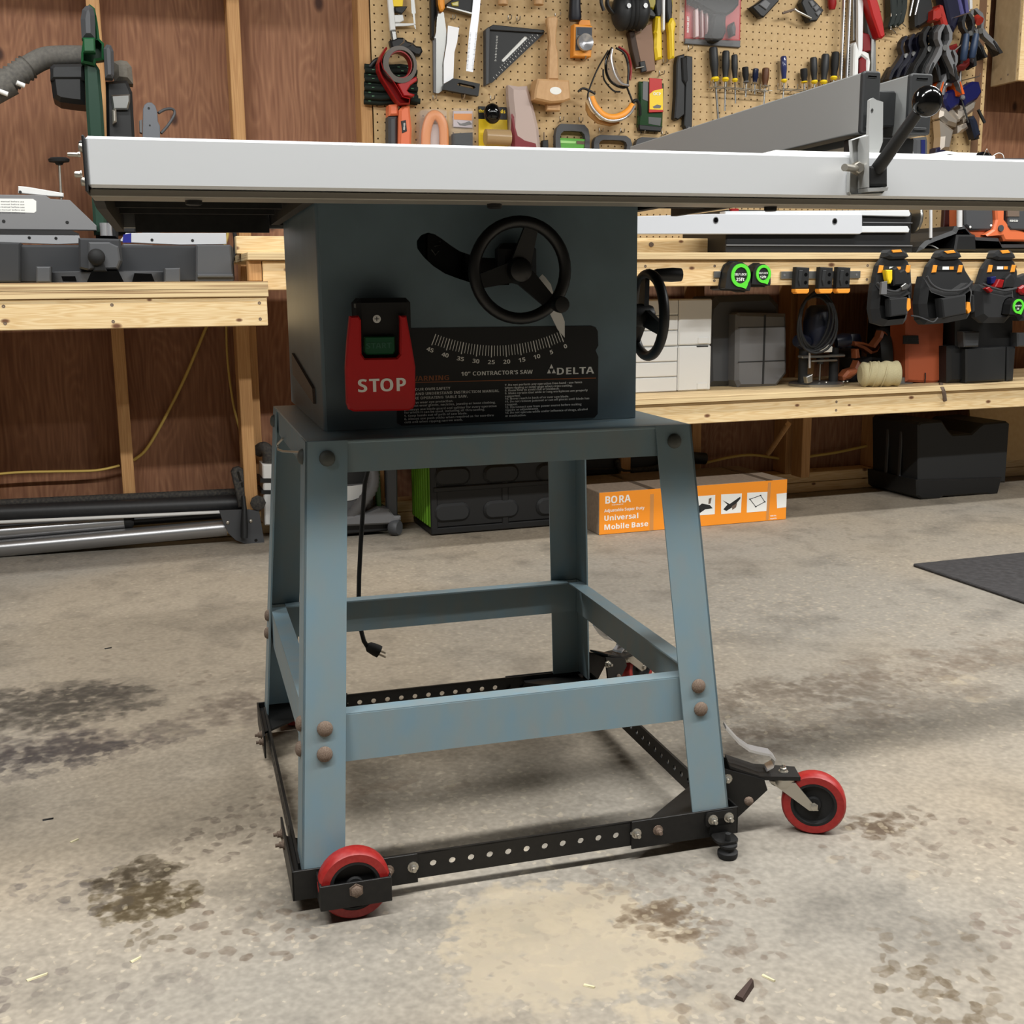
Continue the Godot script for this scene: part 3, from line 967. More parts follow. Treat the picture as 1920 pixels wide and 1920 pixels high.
	for q in [[1033.5, 687.0], [1029.0, 696.0], [1038.0, 696.0]]:
		var cx := lerpf(0.0906, 0.0978, (q[0] - 1029.0) / 9.0)
		var cy := lerpf(0.686, 0.6791, (q[1] - 687.0) / 9.0)
		tri(st, Vector3(cx - 0.003, cy - 0.003, zl), Vector3(cx + 0.003, cy - 0.003, zl), Vector3(cx, cy + 0.0032, zl))
	put("maker_mark", st, M.print, plate)
	var amber := mat(Color(0.62, 0.36, 0.18), 0.5)
	st = mk()
	slab(st, Vector3(-0.1235, 0.6701, 0.1479), Vector3(0.1619, 0.6679, 0.1479), Vector3(0.1619, 0.6667, 0.1479), Vector3(-0.1235, 0.6689, 0.1479), Vector3(0, 0, 0.0002))
	put("rule_line", st, amber, plate)
	letters("warning_print", [["WARNING", Vector3(-0.0829, 0.6747, 0.1479), 0.0068, 1.2]], Basis(), amber, plate)
	var small := []
	var y := 731.0
	var ls := Vector3(-0.1208, 0.6597, 0.1479)
	var dy := (0.6597 - 0.6155) / 60.0
	for l in [["FOR YOUR OWN SAFETY", 0.0], ["READ AND UNDERSTAND INSTRUCTION MANUAL", 8.5], ["BEFORE OPERATING TABLE SAW.", 16.5], ["1. Always wear eye protection.", 24.5], ["2. Do not wear gloves, neckties, jewelry or loose clothing.", 30.5], ["3. Always use blade guard and splitter for every operation", 37.5], ["for which it can be used, including all thru-sawing.", 43.0], ["5. Keep hands out of path of saw blade.", 49.0], ["6. Always use push sticks when required as for non-thru", 55.0], ["cuts and when ripping narrow work.", 61.0]]:
		small.append([l[0], ls + Vector3(0.0, -dy * l[1], 0), 0.0037 if l[1] < 20 else 0.0030, 1.14])
	ls = Vector3(0.0247, 0.6616, 0.1479)
	for l in [["7. Do not perform any operation free-hand - use fence", 0.0], ["when ripping or miter gage when cross-cutting.", 5.5], ["8. Know how to avoid risk of kickback.", 10.5], ["9. Make certain that wide or long workpieces are properly", 16.0], ["supported.", 21.5], ["10. Never reach in back of or over saw blade.", 26.5], ["11. Do not remove jammed or cut-off pieces until blade has", 32.0], ["stopped.", 37.5], ["12. Disconnect saw from power source before making", 43.0], ["repairs or adjustments.", 48.0], ["13. Do not operate while under influence of drugs, alcohol", 53.5], ["or medication.", 59.5]]:
		small.append([l[0], ls + Vector3(0, -dy * l[1], 0), 0.0029, 1.1])
	letters("instruction_print", small, Basis(Vector3.BACK, 0.004), M.print, plate, true)
	# --- bevel pointer
	st = mk()
	prism(st, PackedVector2Array([Vector2(0.0674, 0.8061), Vector2(0.076, 0.8147), Vector2(0.0807, 0.8103), Vector2(0.0884, 0.8008), Vector2(0.0977, 0.7686), Vector2(0.1048, 0.7589), Vector2(0.1087, 0.7493), Vector2(0.1087, 0.727), Vector2(0.0984, 0.7384), Vector2(0.0929, 0.7488), Vector2(0.0859, 0.7629), Vector2(0.079, 0.7798), Vector2(0.0697, 0.7923)]), 0.163, 0.1645)
	put("bevel_pointer", st, M.white, o)
	# --- front handwheel
	handwheel(o, castblack, Transform3D(Basis(), Vector3(0.0333, 0.8194, 0.2)), -0.80, true)
	# --- side handwheel for the blade height
	handwheel(o, castblack, Transform3D(Basis(Vector3.UP, PI / 2) * Basis(Vector3.BACK, 0.2), Vector3(0.302, 0.752, 0.006)), 1.2, false)
	# --- switch with its stop paddle
	st = mk()
	box(st, Vector3(-0.1534, 0.742, 0.175), Vector3(0.072, 0.086, 0.052), 0.006)
	var sw := put("switch_box", st, M.rubber, o)
	st = mk()
	box(st, Vector3(-0.1696, 0.7753, 0.185), Vector3(0.040, 0.011, 0.02), 0.003)
	put("cord_clamp", st, M.zinc, sw)
	st = mk()
	lathe(st, [Vector2(0.0055, 0), Vector2(0.0052, 0.0012), Vector2(0, 0.0016)], along(Vector3(-0.1636, 0.7581, 0.2005), Vector3.BACK), 14)
	put("screw", st, M.white, sw)
	st = mk()
	box(st, Vector3(-0.1639, 0.7582, 0.2021), Vector3(0.006, 0.001, 0.0006))
	box(st, Vector3(-0.1639, 0.7582, 0.2021), Vector3(0.001, 0.006, 0.0006))
	put("screw_slot", st, M.black, sw)
	st = mk()
	prism(st, PackedVector2Array([Vector2(-0.182, 0.7359), Vector2(-0.1418, 0.7357), Vector2(-0.1417, 0.7163), Vector2(-0.1446, 0.7121), Vector2(-0.1793, 0.7123), Vector2(-0.1833, 0.7166)]), 0.199, 0.209, 0.0015)
	var go := put("start_button", st, mat(Color(0.03, 0.29, 0.17), 0.35), o)
	letters("start_print", [["START", Vector3(-0.1634, 0.7239, 0.2092), 0.0072, 1.15]], Basis(), mat(Color(0.16, 0.36, 0.28), 0.5), go)
	st = mk()
	prism(st, PackedVector2Array([Vector2(-0.2006, 0.7625), Vector2(-0.1895, 0.763), Vector2(-0.1863, 0.7575), Vector2(-0.1871, 0.7137), Vector2(-0.1831, 0.7081), Vector2(-0.1409, 0.7077), Vector2(-0.1365, 0.7124), Vector2(-0.1346, 0.7566), Vector2(-0.1351, 0.7621), Vector2(-0.1266, 0.762), Vector2(-0.1212, 0.7287), Vector2(-0.1163, 0.6952), Vector2(-0.1176, 0.6466), Vector2(-0.1207, 0.6404), Vector2(-0.1272, 0.6378), Vector2(-0.1996, 0.6392), Vector2(-0.2064, 0.6422), Vector2(-0.2089, 0.65), Vector2(-0.2086, 0.6964), Vector2(-0.2052, 0.7306)]), 0.203, 0.214, 0.0022)
	var stop := put("stop_paddle", st, mat(Color(0.74, 0.085, 0.10), 0.4), o)
	letters("stop_print", [["STOP", Vector3(-0.1617, 0.6727, 0.2142), 0.0172, 1.13]], Basis(), M.print, stop)
	# --- stand
	st = mk()
	bx(st, Vector3(-0.2675, 0.6015, -0.2445), Vector3(0.2675, 0.6065, 0.2445), 0.0015)
	for s in [-1, 1]:
		slab(st, Vector3(-0.265, 0.605, s * 0.243), Vector3(0.265, 0.605, s * 0.243), Vector3(0.265, 0.564, s * 0.2445), Vector3(-0.265, 0.564, s * 0.2445), Vector3(0, 0, -s * 0.0025))
		slab(st, Vector3(s * 0.265, 0.605, -0.243), Vector3(s * 0.265, 0.605, 0.243), Vector3(s * 0.265, 0.564, 0.243), Vector3(s * 0.265, 0.564, -0.243), Vector3(-s * 0.0025, 0, 0))
	var top := put("stand_top", st, enamel_dusty, o)
	for sx in [-1, 1]:
		for sz in [-1, 1]:
			var leg := put("leg", saw_leg(sx, sz), enamel_dusty, o)
			var lx := func(yy): return lerpf(0.268, 0.3045, (0.606 - yy) / 0.55)
			var lz := func(yy): return lerpf(0.245, 0.3188, (0.606 - yy) / 0.55)
			for yy in [0.238, 0.205, 0.584]:
				for side in 2:
					st = mk()
					if side == 0:
						dome(st, Vector3(sx * (lx.call(yy) - 0.028), yy, sz * lz.call(yy)), Vector3(0, 0.1, sz), 0.0105, 0.007)
					else:
						dome(st, Vector3(sx * lx.call(yy), yy, sz * (lz.call(yy) - 0.028)), Vector3(sx, 0.1, 0), 0.0105, 0.007)
					put("bolt_head", st, M.rust if yy < 0.5 else M.paintedbolt, leg)
	for sz in [-1, 1]:
		st = mk()
		var zo: float = sz * (lerpf(0.245, 0.3188, 0.68) - 0.0045)
		slab(st, Vector3(-0.285, 0.251, zo - sz * 0.003), Vector3(0.285, 0.251, zo - sz * 0.003), Vector3(0.287, 0.188, zo), Vector3(-0.287, 0.188, zo), Vector3(0, 0, -sz * 0.0025))
		slab(st, Vector3(-0.262, 0.2525, zo - sz * 0.004), Vector3(0.262, 0.2525, zo - sz * 0.004), Vector3(0.262, 0.2525, zo - sz * 0.028), Vector3(-0.262, 0.2525, zo - sz * 0.028), Vector3(0, -0.0025, 0))
		put("stretcher", st, enamel_dusty, o)
	for sx in [-1, 1]:
		st = mk()
		var xo: float = sx * (lerpf(0.268, 0.3045, 0.68) - 0.0045)
		slab(st, Vector3(xo, 0.2515, -0.284), Vector3(xo, 0.2515, 0.284), Vector3(xo, 0.188, 0.287), Vector3(xo, 0.188, -0.287), Vector3(-sx * 0.0025, 0, 0))
		slab(st, Vector3(xo, 0.2525, -0.262), Vector3(xo, 0.2525, 0.262), Vector3(xo - sx * 0.026, 0.2525, 0.262), Vector3(xo - sx * 0.026, 0.2525, -0.262), Vector3(0, -0.0025, 0))
		put("stretcher", st, enamel_dusty, o)
	# bent wire tie on the stand's left side
	st = mk()
	tube(st, [Vector3(-0.27, 0.5737, -0.0628), Vector3(-0.272, 0.5544, -0.1447), Vector3(-0.273, 0.5482, -0.1267), Vector3(-0.272, 0.5556, -0.05), Vector3(-0.271, 0.5883, 0.2088)], 0.0018, 6)
	put("wire_hook", st, M.zinc, top)
	# --- cast iron table and ribbed wings
	st = mk()
	bx(st, Vector3(-0.252, 0.942, -0.33), Vector3(0.252, 0.956, 0.352), 0.002)
	bx(st, Vector3(-0.252, 0.914, 0.335), Vector3(0.252, 0.944, 0.351))
	bx(st, Vector3(-0.252, 0.905, -0.33), Vector3(0.252, 0.944, -0.315))
	for s in [-1, 1]:
		bx(st, Vector3(s * 0.252, 0.905, -0.33), Vector3(s * 0.238, 0.944, 0.351))
	put("table_top", st, iron, o)
	for s in [-1, 1]:
		st = mk()
		bx(st, Vector3(s * 0.254, 0.946, -0.33), Vector3(s * 0.505, 0.956, 0.352), 0.002)
		bx(st, Vector3(s * 0.254, 0.912, 0.337), Vector3(s * 0.49, 0.947, 0.351))
		if s < 0:
			bx(st, Vector3(s * 0.254, 0.893, -0.33), Vector3(s * 0.47, 0.947, -0.318))
		# outer rim, deepest in the middle and rounded up towards the ends
		var prof := PackedVector2Array([Vector2(0.351, 0.947), Vector2(0.351, 0.918), Vector2(0.30, 0.905), Vector2(0.2, 0.895), Vector2(-0.31, 0.893), Vector2(-0.33, 0.905), Vector2(-0.33, 0.947)])
		if s > 0:
			for i in prof.size():
				prof[i].y = maxf(prof[i].y, 0.926)
		prism(st, prof, -0.006, 0.006, 0, Transform3D(Basis(Vector3.FORWARD, Vector3.UP, Vector3.RIGHT) * Basis.from_scale(Vector3(-1, 1, 1)), Vector3(s * 0.494, 0, 0)))
		put("table_wing", st, iron, o)
		for k in 4:
			st = mk()
			bx(st, Vector3(s * 0.256, 0.914 if s < 0 else 0.93, -0.19 + k * 0.13), Vector3(s * 0.488, 0.947, -0.182 + k * 0.13))
			put("rib", st, iron, o)
	# --- rails
	st = mk()
	bx(st, Vector3(-0.4945, 0.9015, 0.366), Vector3(1.25, 0.9524, 0.42), 0.003)
	put("front_rail", st, mat(Color(0.83, 0.84, 0.85), 0.38, 0.25), o)
	st = mk()
	bx(st, Vector3(-0.4935, 0.893, 0.352), Vector3(1.25, 0.9005, 0.412), 0.001)
	bx(st, Vector3(-0.4935, 0.8935, 0.3525), Vector3(1.25, 0.955, 0.3585), 0.001)
	put("rail_angle", st, mat(Color(0.58, 0.56, 0.52), 0.4, 0.35), o)
	st = mk()
	bx(st, Vector3(-0.4935, 0.9, -0.338), Vector3(0.24, 0.951, -0.332), 0.001)
	bx(st, Vector3(-0.4935, 0.945, -0.372), Vector3(0.24, 0.951, -0.333), 0.001)
	put("rear_rail", st, M.steel, o)
	st = mk()
	bx(st, Vector3(-0.4975, 0.897, 0.363), Vector3(-0.4945, 0.953, 0.421), 0.001)
	var cap := put("rail_end", st, M.black, o)
	for q in [[Vector3(-0.4975, 0.9297, 0.455), 0.002, 0.012], [Vector3(-0.4975, 0.9109, 0.4544), 0.003, 0.007], [Vector3(-0.4975, 0.945, 0.38), 0.0045, 0.006], [Vector3(-0.4975, 0.91, 0.385), 0.0045, 0.006]]:
		st = mk()
		hexbolt(st, q[0], Vector3(-1, 0, 0), q[1], q[2])
		put("end_bolt", st, M.zinc, cap)
	for x in [-0.39, -0.05, 0.31]:
		st = mk()
		hexbolt(st, Vector3(x, 0.8955, 0.375), Vector3(0, -1, 0), 0.009, 0.008)
		put("rail_bolt", st, M.blacksteel, o)
	# --- mains lead hanging at the back
	st = mk()
	tube(st, [Vector3(-0.0894, 0.4929, -0.34), Vector3(-0.0968, 0.4756, -0.34), Vector3(-0.1035, 0.4514, -0.34), Vector3(-0.1093, 0.3973, -0.34), Vector3(-0.1153, 0.3377, -0.34), Vector3(-0.1204, 0.2776, -0.34), Vector3(-0.1236, 0.2166, -0.34), Vector3(-0.1219, 0.1804, -0.34), Vector3(-0.1159, 0.1519, -0.34), Vector3(-0.1064, 0.1343, -0.34)], 0.0042, 8)
	var lead := put("power_cord", st, M.rubber, o)
	st = mk()
	lathe(st, [Vector2(0.006, 0), Vector2(0.010, 0.004), Vector2(0.012, 0.018), Vector2(0.012, 0.026), Vector2(0, 0.026)], along(Vector3(-0.1102, 0.142, -0.34), Vector3(0.85, -0.5, 0.1)), 12)
	put("plug", st, M.rubber, lead)
	for k in [-1, 1]:
		st = mk()
		box(st, Vector3(-0.0866, 0.1239, -0.34) + Vector3(0.004, k * 0.004, 0.0), Vector3(0.014, 0.0025, 0.006), 0, Basis(Vector3.BACK, -0.5))
		put("plug_pin", st, M.zinc, lead)
	base(o)

func handwheel(o: Node3D, m: Material, xf: Transform3D, turn: float, front: bool) -> void:
	var st := mk()
	var r := 0.0715
	var rim := []
	for i in 40:
		rim.append(xf * (Vector3(cos(TAU * i / 40), sin(TAU * i / 40), 0) * (r - 0.0075)))
	tube(st, rim, 0.0082, 10, true)
	var wheel := put("handwheel", st, m, o)
	st = mk()
	lathe(st, [Vector2(0, -0.03), Vector2(0.017, -0.03), Vector2(0.019, -0.006), Vector2(0.015, 0.006), Vector2(0.008, 0.010), Vector2(0, 0.010)], xf * Transform3D(Basis(Vector3.RIGHT, PI / 2), Vector3.ZERO), 18)
	put("hub", st, m, wheel)
	for k in 3:
		var a := turn + TAU * k / 3
		var u := Vector3(cos(a), sin(a), 0)
		var n := Vector3(-u.y, u.x, 0)
		st = mk()
		hexa(st, [xf * (u * 0.008 + n * 0.014 + Vector3(0, 0, -0.012)), xf * (u * 0.008 - n * 0.014 + Vector3(0, 0, -0.012)), xf * (u * (r - 0.01) - n * 0.009 + Vector3(0, 0, -0.004)), xf * (u * (r - 0.01) + n * 0.009 + Vector3(0, 0, -0.004)),
			xf * (u * 0.008 + n * 0.014 + Vector3(0, 0, -0.004)), xf * (u * 0.008 - n * 0.014 + Vector3(0, 0, -0.004)), xf * (u * (r - 0.01) - n * 0.009 + Vector3(0, 0, 0.003)), xf * (u * (r - 0.01) + n * 0.009 + Vector3(0, 0, 0.003))])
		put("spoke", st, m, wheel)
	var h := Vector3(cos(turn), sin(turn), 0) * (r - 0.008)
	st = mk()
	lathe(st, [Vector2(0, 0), Vector2(0.006, 0), Vector2(0.007, 0.01), Vector2(0.010, 0.02), Vector2(0.0115, 0.045 if not front else 0.03), Vector2(0.0105, 0.06 if not front else 0.036), Vector2(0, 0.063 if not front else 0.038)], xf * along(h, Vector3(0.1, 0, 1) if front else Vector3(0, 0, 1)), 14)
	put("handle", st, m, wheel)
	if front:
		st = mk()
		rod(st, xf * Vector3(0, 0, -0.012), xf * Vector3(0, 0, -0.09), 0.011, 12)
		box(st, xf * Vector3(0.004, 0.012, -0.035), Vector3(0.055, 0.05, 0.03), 0.008)
		put("shaft", st, m, wheel)
	else:
		st = mk()
		rod(st, xf * Vector3(0, 0, -0.012), xf * Vector3(0, 0, -0.06), 0.009, 12)
		put("shaft", st, m, wheel)

func rip_fence() -> void:
	var o := thing("rip_fence", "aluminium rip fence with a black ball-ended lock lever on the saw's front rail", "saw fence")
	o.transform = SAW
	var face_alu := mat(Color(0.60, 0.605, 0.60), 0.42, 0.45)
	var clampgrey := mat(Color(0.66, 0.665, 0.66), 0.4, 0.25)
	# two tall faces
	for q in [[0.4415, 0.4660], [0.5110, 0.5435]]:
		var st := mk()
		prism(st, rrect(Vector2((q[0] + q[1]) / 2, 1.0245), q[1] - q[0], 0.0735, 0.0015, 2), -0.42, 0.358)
		var f := put("fence_face", st, face_alu, o)
		st = mk()
		prism(st, rrect(Vector2((q[0] + q[1]) / 2, 1.0245), q[1] - q[0] + 0.001, 0.076, 0.004, 4), 0.358, 0.3655, 0.002)
		box(st, Vector3((q[0] + q[1]) / 2, 0.994, 0.366), Vector3((q[1] - q[0]) * 0.6, 0.003, 0.002), 0.0008)
		put("end_cap", st, M.darkgrey, f)
		st = mk()
		box(st, Vector3((q[0] + q[1]) / 2, 1.0555, 0.3656), Vector3((q[1] - q[0]) * 0.5, 0.0032, 0.001), 0.0004)
		put("cap_slot", st, M.gloss, f)
	# core tube between the faces
	var st := mk()
	bx(st, Vector3(0.4665, 1.0, -0.40), Vector3(0.5105, 1.045, 0.335), 0.002)
	put("core_tube", st, M.darkgrey, o)
	# cross plate over the rail, lying on its top
	st = mk()
	bx(st, Vector3(0.30, 0.9545, 0.362), Vector3(0.62, 0.9585, 0.40), 0.001)
	put("slide_pad", st, M.white, o)
	st = mk()
	bx(st, Vector3(0.45, 0.959, 0.31), Vector3(0.535, 0.985, 0.345), 0.002)
	put("cross_bar", st, M.blacksteel, o)
	# upright plate right of the near end
	st = mk()
	holed(st, PackedVector2Array([Vector2(0.4436, 1.0251), Vector2(0.448, 1.0278), Vector2(0.4527, 1.0254), Vector2(0.4582, 1.0243), Vector2(0.4628, 1.0232), Vector2(0.4651, 0.9747), Vector2(0.4492, 0.9304), Vector2(0.4446, 0.9303)]), [ell(Vector2(0.4474, 1.0119), 0.0022, 0.0032, 10)], 0.372, 0.378)
	put("side_plate", st, clampgrey, o)
	# U-shaped clamp hanging in front of the rail
	st = mk()
	prism(st, PackedVector2Array([Vector2(0.3879, 0.9694), Vector2(0.409, 0.9761), Vector2(0.4109, 0.9423), Vector2(0.4095, 0.9271), Vector2(0.4103, 0.9132), Vector2(0.4391, 0.9129), Vector2(0.4385, 0.9352), Vector2(0.44, 0.9104), Vector2(0.4357, 0.9059), Vector2(0.3913, 0.904), Vector2(0.3882, 0.9078), Vector2(0.3876, 0.9318), Vector2(0.3925, 0.9382)]), 0.4215, 0.4275, 0.001)
	prism(st, PackedVector2Array([Vector2(0.3992, 0.9719), Vector2(0.4013, 0.9732), Vector2(0.4048, 0.9121), Vector2(0.4025, 0.9121)]), 0.424, 0.445)
	prism(st, PackedVector2Array([Vector2(0.4026, 0.9114), Vector2(0.4317, 0.9125), Vector2(0.4305, 0.9087), Vector2(0.4036, 0.907)]), 0.424, 0.445)
	var br := put("clamp_bracket", st, clampgrey, o)
	st = mk()
	hexbolt(st, Vector3(0.3971, 0.9357, 0.428), Vector3(-0.25, 0.05, 1), 0.0072, 0.010)
	rod(st, Vector3(0.3945, 0.9353, 0.432), Vector3(0.3662, 0.9342, 0.45), 0.0045, 10)
	put("clamp_bolt", st, M.zinc, br)
	# lock lever
	st = mk()
	prism(st, PackedVector2Array([Vector2(0.4046, 0.9375), Vector2(0.4314, 0.9393), Vector2(0.4329, 0.914), Vector2(0.4044, 0.9136)]), 0.425, 0.443, 0.003)
	put("cam_block", st, M.rubber, o)
	st = mk()
	rod(st, Vector3(0.4197, 0.934, 0.437), Vector3(0.4157, 0.9905, 0.52), 0.0085, 14, 0.0068)
	var lever := put("lock_lever", st, M.black, o)
	st = mk()
	ball(st, Vector3(0.4142, 0.9984, 0.537), Vector3.ONE * 0.0172, 28)
	put("ball_knob", st, M.gloss, lever)
	base(o)

func fitting(st: SurfaceTool, p: Vector3, d: Vector3) -> void:
	lathe(st, [Vector2(0.0075, 0), Vector2(0.0075, 0.0015), Vector2(0.006, 0.0015)], along(p, d), 12)
	hexbolt(st, p + d * 0.001, d, 0.0052, 0.006)
	rod(st, p, p + d * 0.012, 0.0028, 8)

func red_wheel(o: Node3D, c: Vector3, axle: Vector3, r: float, wide: float) -> void:
	var xf := along(c, axle)
	var h := wide / 2
	var st := mk()
	lathe(st, [Vector2(r * 0.72, -h), Vector2(r * 0.94, -h), Vector2(r, -h * 0.72), Vector2(r * 1.01, 0), Vector2(r, h * 0.72), Vector2(r * 0.94, h), Vector2(r * 0.72, h), Vector2(r * 0.72, -h)], xf, 36)
	var w := put("wheel", st, M.red_tyre, o)
	st = mk()
	lathe(st, [Vector2(0, -h * 0.9), Vector2(r * 0.22, -h * 0.9), Vector2(r * 0.25, -h * 0.5), Vector2(r * 0.58, -h * 0.55), Vector2(r * 0.64, -h * 0.98), Vector2(r * 0.73, -h * 0.98), Vector2(r * 0.73, h * 0.98), Vector2(r * 0.64, h * 0.98), Vector2(r * 0.58, h * 0.55), Vector2(r * 0.25, h * 0.5), Vector2(r * 0.22, h * 0.9), Vector2(0, h * 0.9)], xf, 28)
	put("wheel_core", st, M.rubber, w)

# swivel caster with a lock lever; "at" maps the corner's frame: x outwards, z to the side
func swivel(o: Node3D, c: Vector3, out: Vector3, wheel_c: Vector3, roll: Vector3) -> void:
	var side := out.cross(Vector3.UP)
	var v := func(a, b, d): return c + out * a + Vector3.UP * b + side * d
	var st := mk()   # folded arm: hood, cheeks and plate
	slab(st, v.call(0.0, 0.108, -0.022), v.call(0.045, 0.092, -0.022), v.call(0.045, 0.092, 0.022), v.call(0.0, 0.108, 0.022), Vector3(0, -0.004, 0))
	for s in [-1, 1]:
		hexa(st, [v.call(-0.01, 0.105, s * 0.022), v.call(0.05, 0.088, s * 0.022), v.call(0.055, 0.072, s * 0.022), v.call(0.004, 0.02, s * 0.022),
			v.call(-0.01, 0.105, s * 0.0255), v.call(0.05, 0.088, s * 0.0255), v.call(0.055, 0.072, s * 0.0255), v.call(0.004, 0.02, s * 0.0255)])
	slab(st, v.call(0.03, 0.093, -0.024), v.call(0.104, 0.089, -0.019), v.call(0.104, 0.089, 0.019), v.call(0.03, 0.093, 0.024), Vector3(0, -0.006, 0))
	var arm := put("caster_arm", st, M.blacksteel, o)
	st = mk()
	fitting(st, v.call(0.083, 0.089, 0.0), Vector3.UP)
	put("swivel_bolt", st, M.zinc, arm)
	for s in [-1, 1]:
		st = mk()
		dome(st, v.call(0.028, 0.055, s * 0.0255), side * s, 0.007, 0.005)
		put("pivot_rivet", st, M.rust, arm)
		st = mk()
		fitting(st, v.call(-0.004, 0.09, s * 0.024), side * s)
		put("pivot_bolt", st, M.zinc, arm)
	st = mk()   # lever curling up and back
	var path := [v.call(0.056, 0.094, 0.0), v.call(0.066, 0.100, 0.0), v.call(0.068, 0.110, 0.0), v.call(0.060, 0.118, 0.0), v.call(0.045, 0.121, 0.0), v.call(0.03, 0.125, 0.0), v.call(0.014, 0.137, 0.0), v.call(-0.006, 0.160, 0.0)]
	for i in path.size() - 1:
		slab(st, path[i] - side * 0.011, path[i] + side * 0.011, path[i + 1] + side * 0.011, path[i + 1] - side * 0.011, Vector3(0, 0.0035, 0) + out * 0.001)
	put("lock_lever", st, M.chrome, arm)
	# fork and wheel
	st = mk()
	lathe(st, [Vector2(0.019, 0.0), Vector2(0.021, 0.006), Vector2(0.021, 0.012), Vector2(0, 0.012)], along(v.call(0.083, 0.072, 0.0), Vector3.UP), 18)
	var ax := roll.cross(Vector3.UP).normalized()
	for s in [-1, 1]:
		var top: Vector3 = v.call(0.083, 0.080, 0.0) + ax * s * 0.0150
		var low: Vector3 = wheel_c + ax * s * 0.0150
		hexa(st, [top - roll * 0.020, top + roll * 0.018, low + roll * 0.007 - Vector3(0, 0.006, 0), low - roll * 0.006 - Vector3(0, 0.007, 0),
			top - roll * 0.020 + ax * s * 0.0025, top + roll * 0.018 + ax * s * 0.0025, low + roll * 0.007 - Vector3(0, 0.006, 0) + ax * s * 0.0025, low - roll * 0.006 - Vector3(0, 0.007, 0) + ax * s * 0.0025])
		hexbolt(st, low + ax * s * 0.0025, ax * s, 0.005, 0.004)
	put("caster_fork", st, M.zinc, arm)
	red_wheel(o, wheel_c, ax, wheel_c.y, 0.026)

